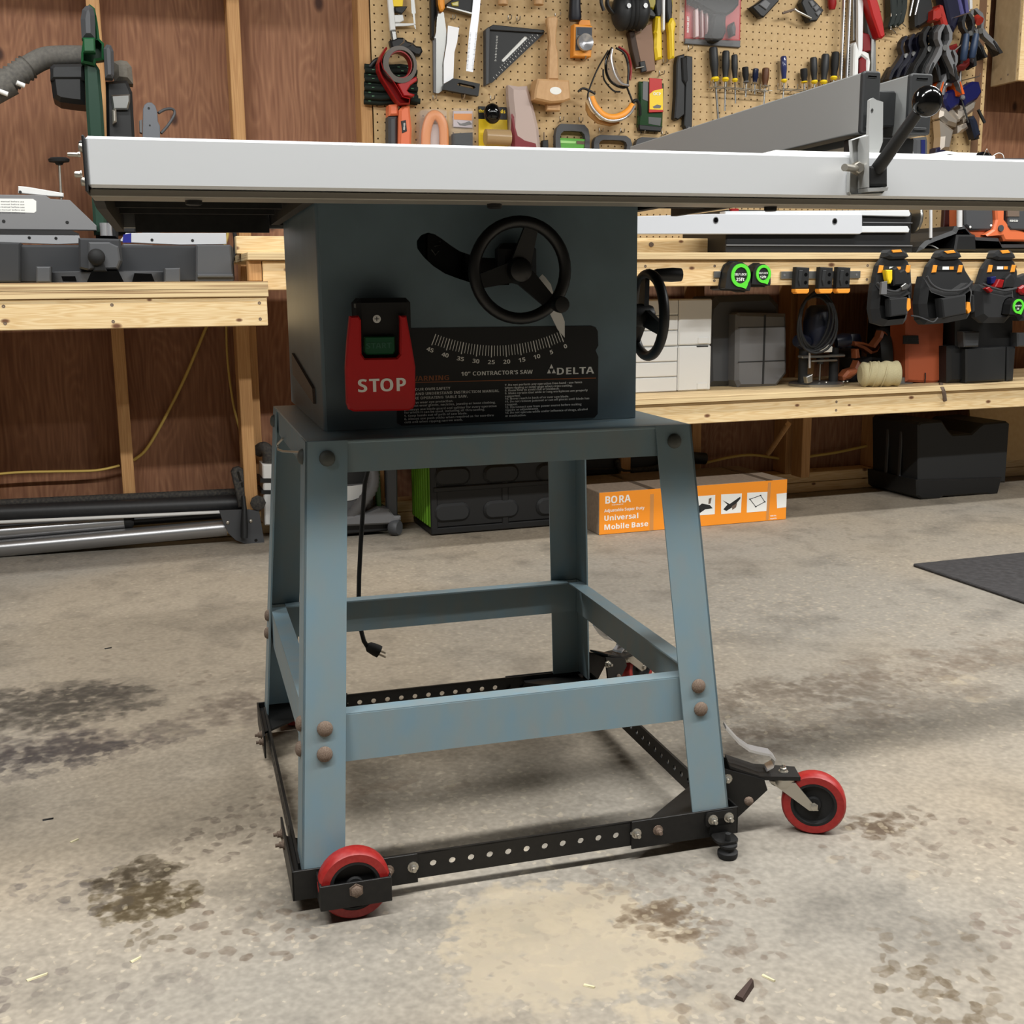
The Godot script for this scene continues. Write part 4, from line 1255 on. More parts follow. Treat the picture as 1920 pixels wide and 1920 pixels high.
func mobile_base() -> void:
	M.red_tyre = cloudy(Color(0.56, 0.075, 0.075), Color(0.62, 0.16, 0.14), 0.06, 71, Vector3(8, 8, 8), 0.45)
	var o := thing("mobile_base", "black perforated steel mobile base with red wheels under the table saw", "mobile base")
	o.transform = SAW
	var zb := 0.3235
	var xl := 0.3075
	var y0 := 0.0185
	var y1 := 0.0600
	var q := rrect(Vector2(0, (y0 + y1) / 2 + 0.001), 0.345, 0.036, 0.001, 1)
	# four perforated bars: front, back, left, right
	for k in 4:
		var st := mk()
		var half := 0.30
		var holes := []
		for i in range(-9, 10):
			if absf(i * 0.0262) < half - 0.03:
				holes.append(ell(Vector2(i * 0.0262, 0.041), 0.0047, 0.0047, 12))
		var xf := Transform3D(Basis(Vector3.UP, [0.0, PI, -PI / 2, PI / 2][k]), Vector3.ZERO)
		var off: float = zb - 0.0035 if k < 2 else xl
		holed(st, PackedVector2Array([Vector2(-half, 0.0225), Vector2(half, 0.0225), Vector2(half, 0.0585), Vector2(-half, 0.0585)]), holes, off - 0.003, off, xf)
		slab(st, xf * Vector3(-half + 0.02, 0.0585, off), xf * Vector3(half - 0.02, 0.0585, off), xf * Vector3(half - 0.02, 0.0585, off - 0.004), xf * Vector3(-half + 0.02, 0.0585, off - 0.004), Vector3(0, -0.002, 0))
		put("perforated_bar", st, M.blacksteel, o)
	# corner brackets with their floor plates
	for sx in [-1, 1]:
		for sz in [-1, 1]:
			var st := mk()
			var reach: float = 0.165
			bx(st, Vector3(sx * (xl + 0.0105), y0, sz * zb), Vector3(sx * (xl + 0.0105 - reach), y1, sz * (zb - 0.003)), 0.0006)
			bx(st, Vector3(sx * (xl + 0.0105), y0, sz * zb), Vector3(sx * (xl + 0.0075), y1, sz * (zb - reach)), 0.0006)
			hexa(st, [Vector3(sx * (xl + 0.007), 0.05, sz * (zb - 0.003)), Vector3(sx * (xl - 0.12), 0.05, sz * (zb - 0.003)), Vector3(sx * (xl - 0.12), 0.05, sz * (zb - 0.02)), Vector3(sx * (xl + 0.007), 0.05, sz * (zb - 0.125)),
				Vector3(sx * (xl + 0.007), 0.0465, sz * (zb - 0.003)), Vector3(sx * (xl - 0.12), 0.0465, sz * (zb - 0.003)), Vector3(sx * (xl - 0.12), 0.0465, sz * (zb - 0.02)), Vector3(sx * (xl + 0.007), 0.0465, sz * (zb - 0.125))])
			var b := put("corner_bracket", st, M.blacksteel, o)
			for d in [0.115, 0.148]:
				st = mk()
				fitting(st, Vector3(sx * (xl - d), 0.042, sz * zb), Vector3(0, 0, sz))
				put("bracket_bolt", st, M.zinc if d > 0.12 else M.rust, b)
				st = mk()
				fitting(st, Vector3(sx * (xl + 0.0105), 0.042, sz * (zb - d)), Vector3(sx, 0, 0))
				put("bracket_bolt", st, M.rust, b)
	# fixed wheels on the left, each in a U bracket outside its corner
	for sz in [-1, 1]:
		var c := Vector3(-0.2415, 0.0462, sz * (zb + 0.0225))
		red_wheel(o, c, Vector3(0, 0, 1), 0.0462, 0.026)
		var st := mk()
		var zo: float = sz * (zb + 0.0395)
		bx(st, Vector3(c.x - 0.046, 0.022, zo), Vector3(c.x + 0.046, 0.056, zo + sz * 0.003), 0.0006)
		for s in [-1, 1]:
			bx(st, Vector3(c.x + s * 0.046, 0.022, sz * zb), Vector3(c.x + s * 0.043, 0.056, zo), 0.0006)
		var b := put("wheel_bracket", st, M.blacksteel, o)
		st = mk()
		hexbolt(st, Vector3(c.x, c.y - 0.002, zo + sz * 0.003), Vector3(0, 0, sz), 0.0075, 0.006)
		put("axle_bolt", st, M.rust, b)
	# levelling feet on the right
	for sz in [-1, 1]:
		var st := mk()
		var p := Vector3(0.288, 0, sz * (zb + 0.028))
		prism(st, rrect(Vector2(0.288, 0.047), 0.046, 0.022, 0.006, 4), sz * zb, sz * (zb + 0.003))
		bx(st, Vector3(0.272, 0.024, sz * zb), Vector3(0.306, 0.047, sz * (zb + 0.003)))
		prism(st, rrect(Vector2(0.288, 0.0), 0.034, 0.034, 0.012, 4), 0.022, 0.0255, 0, Transform3D(Basis(Vector3.RIGHT, -PI / 2), Vector3(0, 0, sz * (zb + 0.018))))
		var b := put("foot_bracket", st, M.blacksteel, o)
		for x in [0.276, 0.301]:
			st = mk()
			fitting(st, Vector3(x, 0.047, sz * (zb + 0.003)), Vector3(0, 0, sz))
			put("foot_bolt", st, M.zinc, b)
		st = mk()
		lathe(st, [Vector2(0.013, 0), Vector2(0.0145, 0.004), Vector2(0.0145, 0.009), Vector2(0.010, 0.012), Vector2(0.010, 0.016), Vector2(0.0135, 0.018), Vector2(0.0135, 0.021), Vector2(0.004, 0.022), Vector2(0.004, 0.036), Vector2(0, 0.037)], Transform3D(Basis(), p), 18)
		put("levelling_foot", st, M.rubber, o)
	# swivel casters on the right corners
	swivel(o, Vector3(0.326, 0, 0.27), Vector3(0.957, 0, 0.29).normalized(), Vector3(0.4445, 0.0462, 0.3165), Vector3(0.87, 0, 0.49).normalized())
	swivel(o, Vector3(0.326, 0, -0.27), Vector3(0.86, 0, -0.5).normalized(), Vector3(0.434, 0.0462, -0.342), Vector3(0.83, 0, -0.55).normalized())
	base(o)

# short hands: a pushed outline, a tube, a box and a turned shape as parts of a thing
func pp(o: Node3D, called: String, poly: PackedVector2Array, z0: float, z1: float, m: Material, bev := 0.0, label := "") -> MeshInstance3D:
	var st := mk()
	prism(st, poly, z0, z1, bev)
	return put(called, st, m, o, label)

func tb(o: Node3D, called: String, p: Array, r, m: Material, n := 8, closed := false, flat := 1.0) -> MeshInstance3D:
	var st := mk()
	tube(st, p, r, n, closed, flat)
	return put(called, st, m, o)

func bb(o: Node3D, called: String, a: Vector3, b: Vector3, m: Material, bev := 0.0) -> MeshInstance3D:
	var st := mk()
	bx(st, a, b, bev)
	return put(called, st, m, o)

func lt(o: Node3D, called: String, prof: Array, xf: Transform3D, m: Material, n := 18) -> MeshInstance3D:
	var st := mk()
	lathe(st, prof, xf, n)
	return put(called, st, m, o)

func curve(p: Array, n := 5) -> Array:   # rounds a path
	var out := []
	for i in p.size() - 1:
		var a: Vector3 = p[maxi(i - 1, 0)]
		var d: Vector3 = p[mini(i + 2, p.size() - 1)]
		for k in n:
			out.append(p[i].cubic_interpolate(p[i + 1], a, d, float(k) / n))
	out.append(p[p.size() - 1])
	return out

func dot(o: Node3D, called: String, p: Vector3, r: float, m: Material, h := 0.0006) -> void:   # a flat round mark or hole facing the room
	var st := mk()
	prism(st, ell(Vector2(p.x, p.y), r, r, 12), p.z - 0.001, p.z + h)
	put(called, st, m, o)

func floor_things() -> void:
	# folded stand of tubes on the left
	var o := thing("folding_stand", "folded tool stand of silver and dark grey tubes lying along the left wall", "stand")
	tb(o, "silver_tube", [Vector3(-1.7739, 0.0229, 0.03), Vector3(-1.0049, 0.0509, 0.095)], 0.0265, M.tubealu, 20)
	var cap_tube := tb(o, "silver_tube", [Vector3(-1.7722, 0.0695, 0.005), Vector3(-1.3102, 0.0847, 0.04)], 0.0255, M.tubealu, 20)
	tb(cap_tube, "end_cap", [Vector3(-1.3134, 0.085, 0.04), Vector3(-1.2941, 0.0856, 0.042), Vector3(-1.2861, 0.085, 0.042)], [0.0258, 0.0258, 0.018], M.rubber, 20)
	tb(o, "inner_tube", [Vector3(-1.2876, 0.0828, 0.03), Vector3(-0.991, 0.0908, 0.06)], 0.017, M.black, 14)
	tb(o, "dark_tube", [Vector3(-1.7646, 0.1353, 0.02), Vector3(-0.9213, 0.1212, 0.06)], 0.0265, M.darktube, 20)
	tb(o, "thin_tube", [Vector3(-1.7642, 0.1616, 0), Vector3(-0.9164, 0.1512, 0.03)], 0.0135, M.dusty, 14)
	tb(o, "light_rod", [Vector3(-1.7629, 0.1136, 0.055), Vector3(-1.0233, 0.1021, 0.09)], 0.0055, M.white, 8)
	pp(o, "foot_plate", PackedVector2Array([Vector2(-1.0277, 0.1149), Vector2(-0.9797, 0.1131), Vector2(-0.9431, 0.1122), Vector2(-0.9032, 0.1041), Vector2(-0.8916, -0.0021), Vector2(-0.9525, -0.0006), Vector2(-0.9818, 0.014), Vector2(-1.0038, 0.0385), Vector2(-1.0184, 0.0744)]), 0.125, 0.131, M.grey, 0.001)
	var br := pp(o, "slotted_bracket", PackedVector2Array([Vector2(-0.9817, 0.2315), Vector2(-0.9744, 0.2431), Vector2(-0.9576, 0.2473), Vector2(-0.9447, 0.2396), Vector2(-0.9292, 0.1521), Vector2(-0.9344, 0.1176), Vector2(-0.9647, 0.1163), Vector2(-0.9693, 0.1548)]), 0.085, 0.116, M.dusty, 0.003)
	st_slot(br, PackedVector2Array([Vector2(-0.9651, 0.2324), Vector2(-0.9584, 0.2337), Vector2(-0.9518, 0.2023), Vector2(-0.9585, 0.201)]))
	st_slot(br, PackedVector2Array([Vector2(-0.9554, 0.1973), Vector2(-0.9486, 0.1986), Vector2(-0.9461, 0.1829), Vector2(-0.9529, 0.1816)]))
	tb(o, "lever", [Vector3(-0.9512, 0.157, 0.135), Vector3(-0.9506, 0.1201, 0.142), Vector3(-0.954, 0.0637, 0.145), Vector3(-0.9563, 0.0242, 0.147)], [0.011, 0.013, 0.02, 0.0195], M.darkgrey, 12, false, 0.6)
	lt(o, "star_knob", [Vector2(0, 0), Vector2(0.024, 0.002), Vector2(0.025, 0.014), Vector2(0.012, 0.02), Vector2(0, 0.02)], along(Vector3(-0.9057, 0.1304, 0.12), Vector3.BACK), M.dusty, 8)
	for q in [Vector3(-1.0036, 0.0735, 0.131), Vector3(-0.9318, 0.0732, 0.131)]:
		var st := mk()
		dome(st, q, Vector3.BACK, 0.0065, 0.004)
		put("bolt", st, M.zinc, o)
	dot(o, "hole", Vector3(-0.9183, 0.0091, 0.131), 0.005, M.gloss)
	base(o)
	# dust extractor on castors, partly behind the saw's leg
	o = thing("dust_extractor", "grey and white dust extractor with a ribbed hose, seen between the saw's left legs", "vacuum")
	bb(o, "bin", Vector3(-0.8582, 0.0284, 0) * Vector3(1, 0, 1) + Vector3(0, 0.05, -0.02), Vector3(-0.5303, 0.1737, 0.14), M.midgrey, 0.012)
	pp(o, "front_label", PackedVector2Array([Vector2(-0.6372, 0.1685), Vector2(-0.602, 0.168), Vector2(-0.5629, 0.1708), Vector2(-0.5751, 0.1289), Vector2(-0.6038, 0.1202), Vector2(-0.6391, 0.1191)]), 0.141, 0.1435, M.white, 0.0)
	bb(o, "motor_head", Vector3(-0.7549, 0.1537, 0) * Vector3(1, 1, 1) + Vector3(0, 0, 0.0), Vector3(-0.5181, 0.2604, 0.13), M.darkgrey, 0.012)
	pp(o, "green_trim", PackedVector2Array([Vector2(-0.5247, 0.2332), Vector2(-0.5086, 0.2357), Vector2(-0.5064, 0.0839), Vector2(-0.521, 0.076)]), 0.12, 0.147, mat(Color(0.16, 0.32, 0.12), 0.5), 0.002)
	pp(o, "tray", PackedVector2Array([Vector2(-0.6499, 0.0736), Vector2(-0.562, 0.083), Vector2(-0.5226, 0.0961), Vector2(-0.4907, 0.0903), Vector2(-0.4735, 0.0658), Vector2(-0.452, 0.0642), Vector2(-0.4524, 0.0499), Vector2(-0.4833, 0.0397), Vector2(-0.651, 0.0455)]), 0.0, 0.19, M.midgrey, 0.006)
	bb(o, "tray_foot", Vector3(-0.7693, 0.0039, 0.05) * Vector3(1, 0, 1) + Vector3(0, 0.012, 0), Vector3(-0.4886, 0.0488, 0.16), M.black, 0.004)
	pp(o, "post", PackedVector2Array([Vector2(-0.4917, 0.2519), Vector2(-0.4543, 0.2498), Vector2(-0.4581, 0.061), Vector2(-0.4921, 0.0671)]), 0.14, 0.17, M.grey, 0.004)
	lt(o, "castor", [Vector2(0, -0.016), Vector2(0.023, -0.016), Vector2(0.0265, -0.008), Vector2(0.0265, 0.008), Vector2(0.023, 0.016), Vector2(0, 0.016)], along(Vector3(-0.4718, 0.0252, 0.185) * Vector3(1, 0, 1) + Vector3(0, 0.027, 0), Vector3(0.75, 0, 0.66)), M.grey, 20)
	var hose := curve([Vector3(-0.62, 0.064, 0.16), Vector3(-0.5836, 0.1111, 0.18), Vector3(-0.5469, 0.1632, 0.19), Vector3(-0.5378, 0.2104, 0.18), Vector3(-0.5499, 0.2486, 0.16)], 9)
	var rr := []
	for i in hose.size():
		rr.append(0.0205 if i % 2 == 0 else 0.0178)
	tb(o, "ribbed_hose", hose, rr, M.midgrey, 14)
	tb(o, "pipe_elbow", curve([Vector3(-0.8854, 0.2837, 0.03), Vector3(-0.8701, 0.2959, 0.05), Vector3(-0.8566, 0.2825, 0.06), Vector3(-0.857, 0.2404, 0.06)], 4), 0.021, M.dusty, 14)
	pp(o, "side_body", PackedVector2Array([Vector2(-0.882, 0.2493), Vector2(-0.8498, 0.2474), Vector2(-0.8563, 0.0475), Vector2(-0.8836, 0.0496)]), -0.02, 0.10, M.white, 0.004)
	pp(o, "body_band", PackedVector2Array([Vector2(-0.8913, 0.2049), Vector2(-0.8472, 0.2022), Vector2(-0.8479, 0.1882), Vector2(-0.892, 0.1911)]), -0.01, 0.103, M.black)
	pp(o, "body_band", PackedVector2Array([Vector2(-0.8898, 0.1665), Vector2(-0.8491, 0.1638), Vector2(-0.8497, 0.1515), Vector2(-0.8905, 0.1543)]), -0.01, 0.103, M.black)
	base(o)
	# collapsible crate
	o = thing("folding_crate", "black and lime green folding crate with oval bosses, standing behind the table saw", "crate")
	var cz := 0.242
	var q0 := Vector3(-0.3643, 0, 0.2365)
	var q1 := Vector3(0.1525, 0, 0.2568)
	q0.z = cz
	q1.z = cz
	var top := 0.30
	var st := mk()
	bx(st, Vector3(q0.x, 0.004, 0.004), Vector3(q1.x, 0.025, cz), 0.003)
	put("base", st, M.black, o)
	st = mk()
	bx(st, Vector3(q0.x + 0.004, 0.025, cz - 0.03), Vector3(q1.x - 0.004, top, cz - 0.004), 0.004)
	put("side_wall", st, M.black, o)
	bb(o, "side_wall", Vector3(q0.x + 0.004, 0.025, 0.006), Vector3(q1.x - 0.004, top, 0.02), M.black, 0.004)
	for x in [q0.x, q1.x]:
		st = mk()
		bx(st, Vector3(x + (0.001 if x == q0.x else -0.012), 0.025, 0.005), Vector3(x + (0.012 if x == q0.x else -0.001), top, cz - 0.02), 0.003)
		var g := put("green_end", st, M.lime, o, "lime green ribbed end wall")
		for k in 7:
			st = mk()
			var z := 0.012 + k * 0.0305
			var dx: float = -0.006 if x == q0.x else 0.006
			bx(st, Vector3(x + dx, 0.03, z), Vector3(x + (0.002 if x == q0.x else -0.002), top - 0.005, z + 0.014), 0.003)
			put("rib", st, M.lime, g)
	for x in [q0.x + 0.012, (q0.x + q1.x) / 2, q1.x - 0.012]:
		st = mk()
		bx(st, Vector3(x - 0.012, 0.02, cz - 0.008), Vector3(x + 0.012, top, cz), 0.003)
		put("corner_post", st, M.black, o)
	st = mk()
	bx(st, Vector3(q0.x + 0.01, 0.145, cz - 0.008), Vector3(q1.x - 0.01, 0.162, cz + 0.004), 0.003)
	put("hinge_bar", st, M.darkgrey, o)
	for q in [[Vector3(-0.2888, 0.1953, 0.242)], [Vector3(-0.1193, 0.1937, 0.242)], [Vector3(0.0669, 0.1895, 0.242)], [Vector3(-0.2914, 0.0744, 0.242)], [Vector3(-0.1207, 0.0728, 0.242)], [Vector3(0.0665, 0.0704, 0.242)]]:
		st = mk()
		prism(st, rrect(Vector2(q[0].x, q[0].y), 0.125, 0.062, 0.03, 6), cz - 0.006, cz + 0.006, 0.008)
		put("oval_boss", st, M.darkgrey, o)
	base(o)
	# black tool case behind the orange box
	o = thing("tool_case", "low black plastic tool case with a grey handle behind the orange carton", "case")
	st = mk()
	bx(st, Vector3(0.2103, 0.1187, 0.03) * Vector3(1, 0, 1) + Vector3(0, 0.0, -0.05), Vector3(0.6824, 0.2189, 0.075), 0.02)
	put("shell", st, M.darkgrey, o)
	pp(o, "rim", PackedVector2Array([Vector2(0.1882, 0.1592), Vector2(0.2536, 0.1648), Vector2(0.374, 0.1595), Vector2(0.3951, 0.1465), Vector2(0.5439, 0.1492), Vector2(0.561, 0.16), Vector2(0.6786, 0.1531), Vector2(0.679, 0.1371), Vector2(0.1882, 0.1419)]), 0.05, 0.084, M.dusty, 0.004)
	tb(o, "handle", curve([Vector3(0.3716, 0.1906, 0.085), Vector3(0.3801, 0.1598, 0.09), Vector3(0.418, 0.1497, 0.09), Vector3(0.52, 0.1514, 0.09), Vector3(0.5454, 0.1695, 0.09), Vector3(0.5497, 0.1882, 0.085)], 4), 0.011, M.dusty, 10)
	tb(o, "end_lug", [Vector3(0.6878, 0.1756, 0.05), Vector3(0.7457, 0.1683, 0.05)], 0.022, M.darkgrey, 12)
	base(o)
	# carton of a mobile base
	o = thing("carton", "long orange carton with white lettering on the floor behind the table saw", "carton")
	var f := 0.43
	var bx0 := 0.153
	var bx1 := 0.860
	var h := 0.142
	var kraft := cloudy(Color(0.60, 0.53, 0.46), Color(0.52, 0.46, 0.40), 0.05, 81, Vector3(4, 4, 4), 0.85)
	st = mk()
	bx(st, Vector3(bx0, 0.0, 0.10), Vector3(bx1, h, f - 0.0015), 0.002)
	put("box", st, kraft, o, "plain grey-brown cardboard")
	st = mk()
	bx(st, Vector3(bx0 + 0.001, 0.001, f - 0.002), Vector3(bx1 - 0.001, h - 0.001, f), 0.0006)
	var fr := put("printed_face", st, mat(Color(0.96, 0.58, 0.13), 0.55), o, "orange printed front")
	var pz := f + 0.0002
	letters("maker_print", [["BORA", Vector3(0.2188, 0.1158, 0.4302), 0.0245, 1.02]], Basis(), M.print, fr)
	letters("small_print", [["PORTAMATE", Vector3(0.219, 0.098, 0.4302), 0.003, 1.7], ["1500 lbs.", Vector3(0.8083, 0.0168, 0.4302), 0.0045, 1.0], ["Capacity", Vector3(0.8086, 0.0074, 0.4302), 0.0045, 1.0]], Basis(Vector3.BACK, 0.012), M.print, fr)
	letters("title_print", [["Adjustable Super Duty", Vector3(0.1715, 0.08, 0.4302), 0.0098, 0.98], ["Universal", Vector3(0.1697, 0.0552, 0.4302), 0.0175, 1.13], ["Mobile Base", Vector3(0.1699, 0.0249, 0.4302), 0.0175, 1.13]], Basis(Vector3.BACK, 0.005), M.print, fr, true)
	for q in [[PackedVector2Array([Vector2(0.4988, 0.1055), Vector2(0.5795, 0.1055), Vector2(0.5793, 0.0393), Vector2(0.5004, 0.0396)])], [PackedVector2Array([Vector2(0.6019, 0.1058), Vector2(0.6819, 0.104), Vector2(0.68, 0.0375), Vector2(0.6038, 0.0375)])], [PackedVector2Array([Vector2(0.7026, 0.1045), Vector2(0.7819, 0.1029), Vector2(0.7802, 0.0357), Vector2(0.7028, 0.0358)])], [PackedVector2Array([Vector2(0.8181, 0.093), Vector2(0.8583, 0.094), Vector2(0.8583, 0.0433), Vector2(0.8222, 0.0421)])]]:
		var pic := pp(fr, "picture_panel", q[0], f, f + 0.0004, M.print)
	st = mk()   # pictures printed on the panels
	for q in [[PackedVector2Array([Vector2(0.5098, 0.0664), Vector2(0.5296, 0.0796), Vector2(0.5601, 0.072), Vector2(0.5706, 0.0602), Vector2(0.5422, 0.0585), Vector2(0.5223, 0.0472), Vector2(0.5122, 0.0516)])], [PackedVector2Array([Vector2(0.6086, 0.0851), Vector2(0.6356, 0.0703), Vector2(0.6761, 0.0933), Vector2(0.6763, 0.0859), Vector2(0.6524, 0.0617), Vector2(0.624, 0.0471), Vector2(0.6115, 0.0535), Vector2(0.6275, 0.069)])], [PackedVector2Array([Vector2(0.508, 0.0574), Vector2(0.5219, 0.0637), Vector2(0.5243, 0.0507), Vector2(0.5103, 0.0462)])]]:
		prism(st, q[0], f + 0.0004, f + 0.0007)
	put("picture_print", st, M.darkgrey, fr)
	st = mk()
	for q in [[PackedVector2Array([Vector2(0.5555, 0.0943), Vector2(0.5655, 0.0972), Vector2(0.562, 0.0773), Vector2(0.5539, 0.0761)])], [PackedVector2Array([Vector2(0.6441, 0.0623), Vector2(0.6644, 0.072), Vector2(0.6607, 0.0574), Vector2(0.6466, 0.0492)])]]:
		prism(st, q[0], f + 0.0004, f + 0.0008)
	put("picture_print", st, M.rust, fr)
	st = mk()
	for q in [[Vector3(0.7135, 0.0816, 0.4305), Vector3(0.7548, 0.0918, 0.4305)], [Vector3(0.7548, 0.0918, 0.4305), Vector3(0.7724, 0.0682, 0.4305)], [Vector3(0.7724, 0.0682, 0.4305), Vector3(0.7373, 0.0539, 0.4305)], [Vector3(0.7373, 0.0539, 0.4305), Vector3(0.7135, 0.0816, 0.4305)]]:
		rod(st, q[0], q[1], 0.0012, 4)
	for q in [Vector3(0.7135, 0.0816, 0.4305), Vector3(0.7548, 0.0918, 0.4305), Vector3(0.7724, 0.0682, 0.4305), Vector3(0.7373, 0.0539, 0.4305)]:
		box(st, q, Vector3(0.006, 0.004, 0.0006))
	put("picture_print", st, M.darkgrey, fr)
	for q in [[PackedVector2Array([Vector2(0.3365, 0.1238), Vector2(0.3501, 0.1246), Vector2(0.3501, 0.0018), Vector2(0.3363, 0.001)])], [PackedVector2Array([Vector2(0.7828, 0.1344), Vector2(0.7954, 0.1355), Vector2(0.7898, 0.005), Vector2(0.7793, 0.0039)])]]:
		pp(o, "tape_strip", q[0], f, f + 0.0003, mat(Color(0.80, 0.55, 0.30), 0.25))
	for x in [0.3423, 0.789]:
		bb(o, "tape_strip", Vector3(x - 0.012, h, 0.10), Vector3(x + 0.012, h + 0.0004, f), mat(Color(0.42, 0.37, 0.32), 0.3))
	base(o)
	# black tool case standing right, under the shelf
	o = thing("tool_case", "big black tool case with a notched top standing under the shelf on the right", "case")
	pp(o, "body", PackedVector2Array([Vector2(1.504, 0.2837), Vector2(1.5153, 0.2931), Vector2(1.6116, 0.2946), Vector2(1.641, 0.259), Vector2(1.6621, 0.2398), Vector2(1.7509, 0.2394), Vector2(1.7836, 0.2643), Vector2(1.8026, 0.2756), Vector2(1.9131, 0.2786), Vector2(1.9293, 0.2676), Vector2(1.9297, 0.0388), Vector2(1.5197, 0.0591)]), 0.015, 0.29, M.darkgrey, 0.006)
	pp(o, "foot_shell", PackedVector2Array([Vector2(1.5033, 0.0779), Vector2(1.9031, 0.063), Vector2(1.8884, -0.0009), Vector2(1.8506, -0.0046), Vector2(1.8322, 0.0029), Vector2(1.6325, 0.0061), Vector2(1.6135, -0.0029), Vector2(1.5303, 0.0029), Vector2(1.51, 0.0165)]), 0.0, 0.30, M.black, 0.006)
	bb(o, "grip", Vector3(1.7292, 0.2115, 0.2) - Vector3(0.0, 0.012, 0.03), Vector3(1.8447, 0.2223, 0.2) + Vector3(0, 0.0, 0.03), M.dusty, 0.004)
	pp(o, "yellow_latch", PackedVector2Array([Vector2(1.7627, 0.2407), Vector2(1.8008, 0.2409), Vector2(1.8064, 0.2343), Vector2(1.7917, 0.2266), Vector2(1.7664, 0.2258)]), 0.14, 0.165, M.yellow, 0.002)
	var ox := 1.5115
	for z in [0.10, 0.18]:
		st = mk()
		bx(st, Vector3(ox - 0.005, 0.05, z), Vector3(ox + 0.001, 0.27, z + 0.016), 0.002)
		put("side_strip", st, M.grey, o)
	base(o)
	# rubber mat
	o = thing("rubber_mat", "dark grey rubber mat lying on the concrete on the right", "mat")
	st = mk()
	bx(st, Vector3(0.822, 0.0, 1.153), Vector3(2.1, 0.009, 2.05), 0.003)
	put("sheet", st, cloudy(Color(0.17, 0.165, 0.17), Color(0.25, 0.245, 0.25), 0.05, 82, Vector3(3, 3, 3), 0.75), o)
	base(o)

func st_slot(o: Node3D, poly: PackedVector2Array) -> void:
	var st := mk()
	prism(st, poly, 0.115, 0.1168)
	put("slot", st, M.gloss, o)

